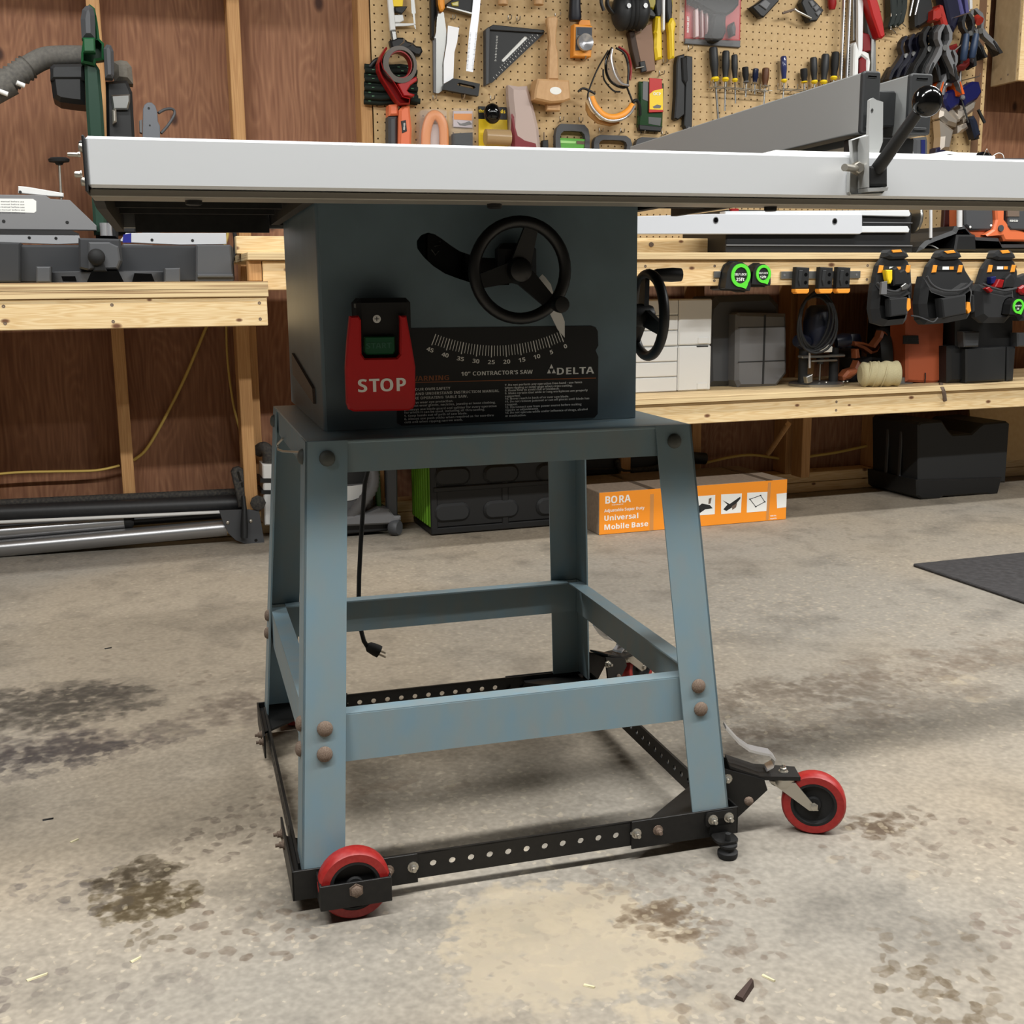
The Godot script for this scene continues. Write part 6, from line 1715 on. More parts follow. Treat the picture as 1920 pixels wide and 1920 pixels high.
	tb(o, "wire_arm", [Vector3(1.6593, 1.2437, 0.36), Vector3(1.6626, 1.2662, 0.37), Vector3(1.6846, 1.248, 0.36)], 0.0016, M.zinc, 6)
	tb(o, "wire_arm", curve([Vector3(1.71, 1.2461, 0.35), Vector3(1.7326, 1.2559, 0.35), Vector3(1.752, 1.2509, 0.35), Vector3(1.7607, 1.2327, 0.35)], 4), 0.0016, M.print, 6)
	base(o)
	o = thing("cable", "thin pale cable looping up from the bench beside the planer's black base", "cable")
	tb(o, "lead", curve([Vector3(1.2772, 0.9062, 0.5), Vector3(1.2938, 0.9168, 0.5), Vector3(1.3148, 0.9274, 0.5), Vector3(1.3432, 0.9275, 0.5), Vector3(1.3726, 0.9169, 0.5), Vector3(1.3913, 0.9028, 0.5)], 5), 0.0022, M.print, 6)
	base(o)
	# magnetic bars on the apron
	o = thing("metal_bar", "short steel bar screwed to the bench apron behind the two tape measures", "bar")
	bb(o, "bar", Vector3(0.4877, 0.8238, 0.547), Vector3(0.6924, 0.8441, 0.553), M.steel, 0.001)
	base(o)
	o = thing("metal_bar", "longer steel bar screwed to the bench apron behind the three black clips", "bar")
	var mb := bb(o, "bar", Vector3(0.7285, 0.819, 0.547), Vector3(1.0282, 0.8427, 0.555), M.steel, 0.001)
	for q in [Vector3(0.7405, 0.8305, 0.5552), Vector3(1.0123, 0.8307, 0.5552)]:
		dot(mb, "screw", q, 0.004, M.midgrey)
	base(o)
	tape_measure(Vector3(0.5562, 0.8282, 0.553), 0.045, "larger of the two green-rimmed tape measures on the bench apron", "25ft", true)
	tape_measure(Vector3(0.6385, 0.8327, 0.553), 0.035, "smaller green-rimmed tape measure, right of the larger one on the bench apron", "12ft", false)
	clip(0.7937, 0.8537, "leftmost of three black belt clips with orange tabs on the metal strip")
	clip(0.8817, 0.8534, "middle one of three black belt clips with orange tabs on the metal strip")
	clip(0.9486, 0.8532, "rightmost of three black belt clips with orange tabs on the metal strip")
	# tool pouches hooked over the bench edge
	pouch(0, "black tool pouch hung on the bench edge, holding a yellow-handled tool")
	pouch(1, "wide empty black tool pouch hung on the bench edge, the middle one of the three")
	pouch(2, "black tool pouch hung on the bench edge with a green tape measure clipped on")
	o = thing("tool_pouch", "black tool pouch with a red handle in it, at the photo's right edge", "pouch", "tool pouches on the bench edge")
	pp(o, "bag", PackedVector2Array([Vector2(1.6236, 0.7822), Vector2(1.643, 0.8178), Vector2(1.6896, 0.8319), Vector2(1.7476, 0.8262), Vector2(1.763, 0.6717), Vector2(1.6592, 0.6699), Vector2(1.6357, 0.7011)]), 0.555, 0.60, M.cloth, 0.012)
	pp(o, "red_handle", PackedVector2Array([Vector2(1.6304, 0.7821), Vector2(1.6499, 0.7927), Vector2(1.6891, 0.7887), Vector2(1.6918, 0.7599), Vector2(1.644, 0.7586), Vector2(1.6318, 0.7677)]), 0.58, 0.612, M.red, 0.006)
	base(o)
	tape_measure(Vector3(1.5681, 0.7205, 0.64), 0.030, "green-rimmed tape measure clipped to the right-hand tool pouch", "25", false)

func pouch(k: int, label: String) -> void:
	var o := thing("tool_pouch", label, "pouch", "tool pouches on the bench edge")
	var hook: PackedVector2Array = [PackedVector2Array([Vector2(1.0926, 0.8862), Vector2(1.0979, 0.8998), Vector2(1.1139, 0.91), Vector2(1.1577, 0.9101), Vector2(1.1751, 0.8999), Vector2(1.1843, 0.8879), Vector2(1.1701, 0.881), Vector2(1.1158, 0.8794)]), PackedVector2Array([Vector2(1.2972, 0.8844), Vector2(1.3047, 0.8982), Vector2(1.3255, 0.9086), Vector2(1.3687, 0.9087), Vector2(1.3891, 0.8983), Vector2(1.3966, 0.8861), Vector2(1.3753, 0.8791), Vector2(1.3192, 0.8774)]), PackedVector2Array([Vector2(1.5246, 0.8842), Vector2(1.53, 0.8983), Vector2(1.5469, 0.9089), Vector2(1.594, 0.909), Vector2(1.6132, 0.8966), Vector2(1.6211, 0.8842), Vector2(1.6037, 0.8771), Vector2(1.5475, 0.8771)])][k]
	var tagp: PackedVector2Array = [PackedVector2Array([Vector2(1.1102, 0.9082), Vector2(1.1455, 0.9099), Vector2(1.1523, 0.9014), Vector2(1.1149, 0.8997)]), PackedVector2Array([Vector2(1.3173, 0.905), Vector2(1.3559, 0.9085), Vector2(1.3652, 0.8998), Vector2(1.3309, 0.8963)]), PackedVector2Array([Vector2(1.5471, 0.907), Vector2(1.5805, 0.9088), Vector2(1.5903, 0.9), Vector2(1.557, 0.8964)])][k]
	var back: PackedVector2Array = [PackedVector2Array([Vector2(1.0613, 0.7529), Vector2(1.0634, 0.8215), Vector2(1.0715, 0.859), Vector2(1.0907, 0.8828), Vector2(1.1235, 0.8896), Vector2(1.1697, 0.8862), Vector2(1.1895, 0.8741), Vector2(1.204, 0.8466), Vector2(1.2124, 0.7859), Vector2(1.2145, 0.7249), Vector2(1.1093, 0.7177)]), PackedVector2Array([Vector2(1.2597, 0.7505), Vector2(1.2614, 0.8168), Vector2(1.2715, 0.855), Vector2(1.2932, 0.8809), Vector2(1.3312, 0.8896), Vector2(1.3878, 0.8861), Vector2(1.4111, 0.8686), Vector2(1.4265, 0.8404), Vector2(1.4605, 0.8014), Vector2(1.4709, 0.7302), Vector2(1.3241, 0.6969)]), PackedVector2Array([Vector2(1.4798, 0.7301), Vector2(1.4827, 0.8012), Vector2(1.4966, 0.8472), Vector2(1.5206, 0.8789), Vector2(1.5555, 0.8878), Vector2(1.6098, 0.8842), Vector2(1.6294, 0.8681), Vector2(1.6438, 0.8359), Vector2(1.6493, 0.7278), Vector2(1.5448, 0.7023)])][k]
	var bag: PackedVector2Array = [PackedVector2Array([Vector2(1.0275, 0.7789), Vector2(1.0321, 0.8041), Vector2(1.0536, 0.7854), Vector2(1.0892, 0.7749), Vector2(1.1263, 0.7762), Vector2(1.1506, 0.7862), Vector2(1.1619, 0.8032), Vector2(1.1724, 0.7724), Vector2(1.178, 0.7517), Vector2(1.1659, 0.6831), Vector2(1.1543, 0.6695), Vector2(1.0797, 0.6641), Vector2(1.0379, 0.6752), Vector2(1.0249, 0.7197)]), PackedVector2Array([Vector2(1.2075, 0.7857), Vector2(1.2153, 0.8231), Vector2(1.2473, 0.7887), Vector2(1.2971, 0.7745), Vector2(1.3506, 0.7757), Vector2(1.396, 0.8013), Vector2(1.4155, 0.7751), Vector2(1.4111, 0.6965), Vector2(1.4014, 0.6827), Vector2(1.3158, 0.6702), Vector2(1.2308, 0.6666), Vector2(1.2128, 0.6825), Vector2(1.2028, 0.7343)]), PackedVector2Array([Vector2(1.4329, 0.775), Vector2(1.4484, 0.7975), Vector2(1.4936, 0.7832), Vector2(1.5454, 0.7739), Vector2(1.5915, 0.7823), Vector2(1.5993, 0.7467), Vector2(1.5975, 0.6933), Vector2(1.5664, 0.6653), Vector2(1.4772, 0.667), Vector2(1.4446, 0.687)])][k]
	pp(o, "back_panel", back, 0.564, 0.584, M.cloth, 0.004)
	pp(o, "hook_top", hook, 0.55, 0.60, M.cloth, 0.008)
	pp(o, "hook_tag", tagp, 0.598, 0.602, M.amber, 0.001)
	pp(o, "bag", bag, 0.60, [0.64, 0.65, 0.64][k], M.cloth, 0.02)
	var x0: float = [1.0826, 1.2955, 1.5233][k]
	var x1: float = [1.189, 1.3993, 1.6204][k]
	var y: float = 0.848
	for x in [x0, x1]:
		var st := mk()
		prism(st, PackedVector2Array([Vector2(x - 0.011, y - 0.013), Vector2(x + 0.007, y - 0.012), Vector2(x + 0.01, y + 0.011), Vector2(x - 0.006, y + 0.012)]), 0.583, 0.5875, 0.001)
		put("orange_loop", st, M.amber, o)
	var st := mk()
	box(st, Vector3((x0 + x1) / 2, y + 0.002, 0.5855), Vector3(x1 - x0 - 0.022, 0.015, 0.002))
	var lab := put("label_strip", st, M.darkgrey, o)
	st = mk()
	box(st, Vector3((x0 + x1) / 2 - 0.008, y + 0.002, 0.587), Vector3(0.026, 0.010, 0.0012))
	put("label_print", st, M.print, lab)
	st = mk()
	box(st, Vector3((x0 + x1) / 2 + 0.016, y + 0.002, 0.587), Vector3(0.016, 0.010, 0.0012))
	put("label_print", st, M.amber, lab)
	var rim: Array = [[Vector3(1.0321, 0.8041, 0.64), Vector3(1.0535, 0.7871, 0.64), Vector3(1.0891, 0.7766, 0.64), Vector3(1.1262, 0.7779, 0.64), Vector3(1.1505, 0.7879, 0.64), Vector3(1.162, 0.8015, 0.64)], [Vector3(1.2153, 0.8231, 0.65), Vector3(1.2316, 0.8008, 0.65), Vector3(1.2581, 0.7852, 0.65), Vector3(1.297, 0.7763, 0.65), Vector3(1.3504, 0.7775, 0.65), Vector3(1.3818, 0.7893, 0.65), Vector3(1.3977, 0.8065, 0.65)], [Vector3(1.4484, 0.7975, 0.64), Vector3(1.4936, 0.7832, 0.64), Vector3(1.5454, 0.7739, 0.64), Vector3(1.5915, 0.7823, 0.64)]][k]
	tb(o, "rim_binding", curve(rim, 4), 0.004, M.webbing, 6)
	if k < 2:
		var side: PackedVector2Array = [PackedVector2Array([Vector2(1.1486, 0.7538), Vector2(1.1592, 0.752), Vector2(1.1634, 0.7211), Vector2(1.1515, 0.711), Vector2(1.1446, 0.7214)]), PackedVector2Array([Vector2(1.3791, 0.739), Vector2(1.39, 0.7371), Vector2(1.3967, 0.7091), Vector2(1.3865, 0.7006), Vector2(1.3767, 0.7147)])][k]
		pp(o, "side_tag", side, 0.63, [0.646, 0.656][k], M.amber, 0.001)
		var fold: PackedVector2Array = [PackedVector2Array([Vector2(1.0778, 0.753), Vector2(1.1479, 0.7572), Vector2(1.1517, 0.7007), Vector2(1.0856, 0.6949)]), PackedVector2Array([Vector2(1.2749, 0.7507), Vector2(1.3723, 0.7634), Vector2(1.3774, 0.7007), Vector2(1.2881, 0.6882)])][k]
		pp(o, "front_pocket", fold, 0.62, [0.646, 0.656][k], M.cloth, 0.004)
	if k == 0:
		pp(o, "yellow_tool", PackedVector2Array([Vector2(1.0847, 0.8448), Vector2(1.1116, 0.8447), Vector2(1.1136, 0.814), Vector2(1.1082, 0.8004), Vector2(1.0999, 0.8005), Vector2(1.0928, 0.8142)]), 0.59, 0.61, M.yellow, 0.003)
		pp(o, "steel_ruler", PackedVector2Array([Vector2(1.0391, 0.8056), Vector2(1.0593, 0.8088), Vector2(1.0599, 0.7667), Vector2(1.0375, 0.767)]), 0.645, 0.655, M.midgrey, 0.001)
		pp(o, "black_tools", PackedVector2Array([Vector2(1.1117, 0.848), Vector2(1.1279, 0.8548), Vector2(1.1412, 0.8411), Vector2(1.1575, 0.8479), Vector2(1.1709, 0.8341), Vector2(1.1777, 0.7964), Vector2(1.1194, 0.7934)]), 0.59, 0.612, M.rubber, 0.005)
		pp(o, "steel_clip", PackedVector2Array([Vector2(1.1161, 0.7916), Vector2(1.1319, 0.8016), Vector2(1.1447, 0.7964), Vector2(1.1353, 0.7829), Vector2(1.121, 0.7797)]), 0.645, 0.653, M.steel, 0.001)
	elif k == 1:
		tb(o, "cord", curve([Vector3(1.1848, 0.6963, 0.62), Vector3(1.2068, 0.6926, 0.63), Vector3(1.2254, 0.6823, 0.65), Vector3(1.2433, 0.6753, 0.66), Vector3(1.2633, 0.6886, 0.655)], 4), 0.0028, M.webbing, 6)
		pp(o, "side_loop", PackedVector2Array([Vector2(1.425, 0.761), Vector2(1.4531, 0.766), Vector2(1.4561, 0.7042), Vector2(1.4298, 0.7028)]), 0.585, 0.62, M.cloth, 0.004)
	else:
		pp(o, "blue_tool", PackedVector2Array([Vector2(1.5082, 0.8185), Vector2(1.5301, 0.8219), Vector2(1.5345, 0.7971), Vector2(1.5123, 0.7973)]), 0.59, 0.61, M.blue, 0.002)
		pp(o, "red_tool", PackedVector2Array([Vector2(1.5155, 0.7866), Vector2(1.5309, 0.8129), Vector2(1.5535, 0.8092), Vector2(1.5469, 0.7827), Vector2(1.5247, 0.7829)]), 0.60, 0.625, M.red, 0.003)
		pp(o, "red_tool", PackedVector2Array([Vector2(1.4498, 0.7817), Vector2(1.4647, 0.7868), Vector2(1.4811, 0.7745), Vector2(1.4707, 0.7676)]), 0.64, 0.657, M.red, 0.002)
		pp(o, "dark_tools", PackedVector2Array([Vector2(1.571, 0.8146), Vector2(1.5919, 0.8322), Vector2(1.6115, 0.8143), Vector2(1.61, 0.7822), Vector2(1.5649, 0.7826)]), 0.59, 0.61, M.rubber, 0.004)
	base(o)

func shelf_things() -> void:
	var o := thing("drawer_case", "white plastic case with stacked drawers on the lower shelf", "case")
	var wz := 0.378
	var w1 := 0.5808
	var w0 := w1 - 0.36
	var wm := 0.4578
	var y0 := 0.4548
	var y1 := 0.7569
	var ym := 0.6053
	bb(o, "body", Vector3(w0, y0, 0.08), Vector3(w1, y1, wz - 0.012), M.white, 0.006)
	for q in [[y0, ym - 0.0012], [ym + 0.0012, y1]]:
		bb(o, "drawer", Vector3(wm + 0.0008, q[0] + 0.001, wz - 0.02), Vector3(w1, q[1], wz), M.white, 0.004)
		var hh: float = (q[1] - q[0]) / 3.0
		for k in 3:
			bb(o, "drawer", Vector3(w0, q[0] + hh * k + 0.001, wz - 0.02), Vector3(wm - 0.0012, q[0] + hh * (k + 1) - 0.0012, wz - 0.002), M.white, 0.003)
		bb(o, "latch", Vector3(w1 - 0.052, q[0] + 0.004, wz - 0.004), Vector3(w1 - 0.012, q[0] + 0.026, wz + 0.003), M.white, 0.002)
	bb(o, "finger_slot", Vector3(w1 - 0.055, ym - 0.006, wz - 0.003), Vector3(w1 - 0.012, ym - 0.0015, wz + 0.0008), M.darkgrey, 0.001)
	base(o)
	o = thing("tool_case", "tall dark grey plastic case with cut corners on the lower shelf", "case")
	pp(o, "body", PackedVector2Array([Vector2(0.6316, 0.4565), Vector2(0.6213, 0.6859), Vector2(0.6282, 0.7303), Vector2(0.6599, 0.7637), Vector2(0.8714, 0.7685), Vector2(0.911, 0.7318), Vector2(0.9166, 0.4963), Vector2(0.888, 0.4601), Vector2(0.8842, 0.4472)]), 0.10, 0.27, M.grey, 0.02)
	var cf := pp(o, "front_shell", PackedVector2Array([Vector2(0.7214, 0.4539), Vector2(0.7081, 0.4782), Vector2(0.7052, 0.7026), Vector2(0.7173, 0.7095), Vector2(0.9016, 0.703), Vector2(0.9123, 0.4971), Vector2(0.8816, 0.4629), Vector2(0.8693, 0.4503)]), 0.25, 0.325, M.midgrey, 0.012)
	bb(cf, "seam", Vector3(0.8177, 0.4633, 0.325), Vector3(0.8103, 0.7009, 0.3262), M.darkgrey)
	bb(cf, "seam", Vector3(0.7143, 0.5437, 0.325), Vector3(0.9034, 0.54, 0.3262), M.darkgrey)
	bb(cf, "seam", Vector3(0.7107, 0.6594, 0.325), Vector3(0.8985, 0.6575, 0.3262), M.darkgrey)
	base(o)
	# plunge router
	o = thing("router", "dark blue plunge router with a coiled lead on a round steel base", "router")
	var rc := Vector3(1.0058, 0.4554, 0.36)
	rc.y = 0.4548
	lt(o, "base_plate", [Vector2(0, 0), Vector2(0.094, 0), Vector2(0.095, 0.008), Vector2(0.088, 0.012), Vector2(0, 0.013)], Transform3D(Basis(), rc), M.steel, 36)
	var navy := mat(Color(0.045, 0.07, 0.14), 0.4)
	lt(o, "motor", [Vector2(0, 0.115), Vector2(0.045, 0.115), Vector2(0.05, 0.13), Vector2(0.052, 0.22), Vector2(0.045, 0.26), Vector2(0.03, 0.275), Vector2(0, 0.277)], Transform3D(Basis(), rc), navy, 24)
	for s in [-1, 1]:
		var cl := lt(o, "plunge_column", [Vector2(0, 0.01), Vector2(0.016, 0.01), Vector2(0.016, 0.13), Vector2(0, 0.13)], Transform3D(Basis(), rc + Vector3(s * 0.062, 0, 0.01)), M.rubber, 14)
		lt(o, "side_handle", [Vector2(0, 0), Vector2(0.022, 0.004), Vector2(0.026, 0.03), Vector2(0.02, 0.055), Vector2(0, 0.06)], along(rc + Vector3(s * 0.055, 0.15, 0.02), Vector3(s, 0.15, 0.3)), navy, 16)
	bb(o, "crosshead", Vector3(0.9193, 0.5526, 0.4), Vector3(1.0938, 0.5627, 0.37), M.steel, 0.003)
	bb(o, "collar", Vector3(0.9581, 0.5388, 0.4), Vector3(1.0642, 0.5451, 0.37), M.zinc, 0.003)
	pp(o, "maker_badge", PackedVector2Array([Vector2(0.9809, 0.5845), Vector2(1.0143, 0.5982), Vector2(1.0253, 0.5906), Vector2(1.0241, 0.5725), Vector2(0.973, 0.5721)]), 0.405, 0.421, M.print, 0.001)
	tb(o, "collet", [rc + Vector3(0, 0.105, 0.02), rc + Vector3(0, 0.075, 0.02)], [0.014, 0.01], M.darkgrey, 12)
	tb(o, "bit", [rc + Vector3(0, 0.076, 0.02), rc + Vector3(0, 0.018, 0.02)], 0.003, M.steel, 8)
	tb(o, "depth_rod", [Vector3(0.9346, 0.5767, 0.42), Vector3(0.9372, 0.5206, 0.42)], 0.0042, M.chrome, 8)
	pp(o, "stop_block", PackedVector2Array([Vector2(0.9128, 0.4919), Vector2(0.9377, 0.5001), Vector2(0.9389, 0.4747), Vector2(0.918, 0.47)]), 0.42, 0.44, M.steel, 0.002)
	for q in [[1533, 719], [1565, 714], [1572, 713]]:
		var st := mk()
		dome(st, rc + Vector3((q[0] - 1530) * 0.0022, 0.012, 0.05), Vector3.UP, 0.005, 0.005)
		put("screw", st, M.zinc, o)
	for k in 4:
		var loop := []
		for i in 24:
			var a := TAU * i / 24
			loop.append(Vector3(0.9357, 0.6759, 0.44) + Vector3(cos(a) * (0.058 + k * 0.006), sin(a) * (0.085 + k * 0.006), 0.006 * k + 0.01 * sin(a * 2 + k)))
		tb(o, "lead_coil", loop, 0.0042, M.rubber, 8, true)
	base(o)
	# second motor, half hidden
	o = thing("router_motor", "dark blue motor standing between the router and the orange saw", "motor")
	lt(o, "body", [Vector2(0, 0), Vector2(0.036, 0.0), Vector2(0.038, 0.02), Vector2(0.038, 0.14), Vector2(0.03, 0.17), Vector2(0, 0.175)], Transform3D(Basis(), Vector3(1.2132, 0.4405, 0.26) * Vector3(1, 0, 1) + Vector3(0, 0.4548, 0)), navy, 22)
	base(o)
	# orange circular saw
	o = thing("circular_saw", "orange and black circular saw lying on its base behind the cream dust bag", "circular saw")
	lt(o, "blade_guard", [Vector2(0, -0.02), Vector2(0.085, -0.02), Vector2(0.09, 0), Vector2(0.085, 0.02), Vector2(0, 0.02)], along(Vector3(1.3214, 0.5589, 0.3), Vector3(0.9, 0.1, 0.45)), M.darkgrey, 28)
	pp(o, "handle", PackedVector2Array([Vector2(1.1624, 0.6032), Vector2(1.2003, 0.5986), Vector2(1.2412, 0.5864), Vector2(1.2663, 0.6157), Vector2(1.2739, 0.638), Vector2(1.2877, 0.6339), Vector2(1.3019, 0.6224), Vector2(1.2984, 0.6075), Vector2(1.277, 0.5892), Vector2(1.2606, 0.5634), Vector2(1.2341, 0.5566), Vector2(1.2016, 0.5761), Vector2(1.1654, 0.5883)]), 0.32, 0.36, M.dullorange, 0.008)
	pp(o, "motor_cover", PackedVector2Array([Vector2(1.1479, 0.5673), Vector2(1.1649, 0.578), Vector2(1.1713, 0.5444), Vector2(1.1939, 0.5363), Vector2(1.2289, 0.5465), Vector2(1.274, 0.5414), Vector2(1.293, 0.5259), Vector2(1.2548, 0.4894), Vector2(1.1688, 0.5109), Vector2(1.1492, 0.545)]), 0.28, 0.37, M.darkgrey, 0.01)
	pp(o, "orange_trim", PackedVector2Array([Vector2(1.1424, 0.5772), Vector2(1.1555, 0.5787), Vector2(1.1639, 0.547), Vector2(1.1464, 0.5456)]), 0.36, 0.39, M.dullorange, 0.003)
	pp(o, "front_grip", PackedVector2Array([Vector2(1.0901, 0.485), Vector2(1.1108, 0.5065), Vector2(1.1411, 0.513), Vector2(1.1528, 0.5386), Vector2(1.1667, 0.527), Vector2(1.1509, 0.4941), Vector2(1.1256, 0.4764), Vector2(1.0953, 0.47)]), 0.36, 0.40, M.dullorange, 0.008)
	pp(o, "guard_lever", PackedVector2Array([Vector2(1.3139, 0.6), Vector2(1.327, 0.6072), Vector2(1.3436, 0.5616), Vector2(1.3415, 0.5239), Vector2(1.3319, 0.5317), Vector2(1.3294, 0.5695)]), 0.35, 0.37, M.midgrey, 0.003)
	bb(o, "sole_plate", Vector3(1.2305, 0.4371, 0.3) * Vector3(1, 0, 1) + Vector3(0, 0.4548, -0.1), Vector3(1.3351, 0.4565, 0.46) * Vector3(1, 0, 1) + Vector3(0, 0.460, 0), M.steel, 0.001)
	pp(o, "plate_bracket", PackedVector2Array([Vector2(1.2911, 0.4753), Vector2(1.3178, 0.4781), Vector2(1.3192, 0.4575), Vector2(1.2878, 0.4568)]), 0.40, 0.44, M.steel, 0.002)
	base(o)
	o = thing("dust_bag", "cream cloth dust bag lying at the front of the lower shelf", "bag")
	var bagm := cloudy(Color(0.74, 0.70, 0.56), Color(0.69, 0.645, 0.50), 0.1, 95, Vector3(10, 10, 10), 0.9)
	var a0 := Vector3(1.1049, 0.4965, 0.47)
	var a1 := Vector3(1.2274, 0.4951, 0.51)
	a0.y = 0.4548 + 0.041
	a1.y = 0.4548 + 0.0435
	var path := []
	var rad := []
	for i in 25:
		var t := i / 24.0
		path.append(a0.lerp(a1, t))
		rad.append((0.041 + 0.0025 * t + 0.0022 * sin(t * 20.0)) * (0.72 if i == 0 else (0.9 if i == 1 else (0.965 if i == 24 else 1.0))))
	tb(o, "bag", path, rad, bagm, 26)
	var st := mk()
	var bx2 := along(a1, a1 - a0)
	lathe(st, [Vector2(0.0425, -0.002), Vector2(0.0435, 0.001), Vector2(0.04, 0.004), Vector2(0, 0.005)], bx2, 26)
	put("end_panel", st, bagm, o)
	for k in 3:
		var loop := []
		for i in 24:
			var a := TAU * i / 24
			loop.append(along(a0.lerp(a1, 0.2 + 0.22 * k), a1 - a0) * Vector3(cos(a) * 0.0415, 0.012 * sin(a + 1.0), sin(a) * 0.0415))
		tb(o, "fold", loop, 0.0035, bagm, 6, true)
	base(o)
	# orange box
	o = thing("tool_box", "dark orange tool box with rounded corners on the lower shelf", "box")
	pp(o, "lid_face", PackedVector2Array([Vector2(1.3156, 0.4621), Vector2(1.2962, 0.7496), Vector2(1.453, 0.7477), Vector2(1.4631, 0.6738), Vector2(1.4713, 0.4755), Vector2(1.4612, 0.457), Vector2(1.4293, 0.4543)]), 0.36, 0.45, mat(Color(0.62, 0.30, 0.17), 0.55), 0.008)
	bb(o, "body", Vector3(1.3623, 0.4508, 0.42) * Vector3(1, 0, 1) + Vector3(0.0, 0.4548, -0.28), Vector3(1.4373, 0.7385, 0.42), M.darkgrey, 0.01)
	var pl := pp(o, "nameplate", PackedVector2Array([Vector2(1.2898, 0.6239), Vector2(1.3523, 0.6225), Vector2(1.3566, 0.5929), Vector2(1.2918, 0.5945)]), 0.448, 0.453, M.rubber, 0.001)
	letters("maker_print", [["RIDGID", Vector3(1.3275, 0.6084, 0.4535), 0.011, 1.0]], Basis(), M.darkgrey, pl)
	tb(o, "strap", [Vector3(1.3912, 0.4558, 0.452), Vector3(1.3897, 0.4749, 0.455), Vector3(1.3901, 0.4916, 0.453)], 0.002, M.black, 6)
	base(o)
	# black tool box
	o = thing("tool_box", "big black tool box at the right end of the lower shelf", "box")
	pp(o, "body", PackedVector2Array([Vector2(1.4533, 0.4563), Vector2(1.4434, 0.5841), Vector2(1.4793, 0.5869), Vector2(1.4696, 0.7369), Vector2(1.7199, 0.7337), Vector2(1.7281, 0.5957), Vector2(1.7315, 0.4825), Vector2(1.7177, 0.4526)]), 0.16, 0.50, M.black, 0.012)
	pp(o, "front_panel", PackedVector2Array([Vector2(1.5086, 0.457), Vector2(1.4989, 0.5758), Vector2(1.6736, 0.5788), Vector2(1.6798, 0.4584)]), 0.49, 0.525, M.darkgrey, 0.006)
	pp(o, "corner_panel", PackedVector2Array([Vector2(1.6829, 0.5783), Vector2(1.7205, 0.5774), Vector2(1.7199, 0.4567), Vector2(1.6916, 0.4558)]), 0.48, 0.52, M.darkgrey, 0.006)
	pp(o, "latch", PackedVector2Array([Vector2(1.4743, 0.6354), Vector2(1.5445, 0.6357), Vector2(1.5444, 0.5825), Vector2(1.4831, 0.5822)]), 0.50, 0.535, M.grey, 0.005)
	pp(o, "latch", PackedVector2Array([Vector2(1.7068, 0.6268), Vector2(1.7586, 0.6257), Vector2(1.7633, 0.5769), Vector2(1.7137, 0.5782)]), 0.50, 0.535, M.grey, 0.005)
	base(o)
	# strap hanging over the shelf edge
	o = thing("strap", "short dark strap hanging over the shelf edge between the two tool boxes", "strap")
	tb(o, "band", [Vector3(1.4202, 0.4583, 0.5), Vector3(1.3721, 0.4501, 0.565), Vector3(1.3828, 0.4313, 0.5645), Vector3(1.4016, 0.3999, 0.55)], 0.0065, M.rust, 6, false, 0.25)
	base(o)

# a bent steel peg hook at a wall point
func hook(x: float, y: float, what: String, reach := 0.045, label := "") -> void:
	var st := mk()
	tube(st, [Vector3(x, y + 0.012, 0.0055), Vector3(x, y, 0.0055), Vector3(x, y - 0.004, 0.012), Vector3(x, y - 0.004, reach - 0.004), Vector3(x, y + 0.006, reach)], 0.0021, 6)
	solo("peg_hook", st, M.zinc, label if label else "small steel peg hook holding " + what, "hook", "steel pegboard hooks")

func H(p: Vector3, what: String, reach := 0.045) -> void:
	hook(p.x, p.y, what, reach)

func driver(top: Vector3, handle_end: Vector3, tip: Vector3, r: float, m: Material, collar: Material, label: String) -> void:
	var o := thing("screwdriver", label, "screwdriver", "screwdrivers in the wire racks")
	var d := handle_end - top
	var l := d.length()
	lt(o, "handle", [Vector2(0, 0), Vector2(r * 0.75, 0.001), Vector2(r * 0.98, l * 0.06), Vector2(r, l * 0.5), Vector2(r * 0.8, l * 0.68), Vector2(r * 0.72, l * 0.8), Vector2(r * 0.72, l * 0.88), Vector2(0, l * 0.88)], along(top, d), m, 12)
	lt(o, "collar", [Vector2(0, l * 0.86), Vector2(r * 0.7, l * 0.86), Vector2(r * 1.0, l * 0.93), Vector2(r * 0.6, l), Vector2(0, l)], along(top, d), collar, 12)
	tb(o, "shaft", [handle_end, tip], r * 0.26, M.steel, 8)
	base(o)

func bagged(o: Node3D, poly: PackedVector2Array, z1: float) -> void:   # clear blister round a card
	pp(o, "clear_blister", poly, 0.008, z1, M.clear, 0.004)

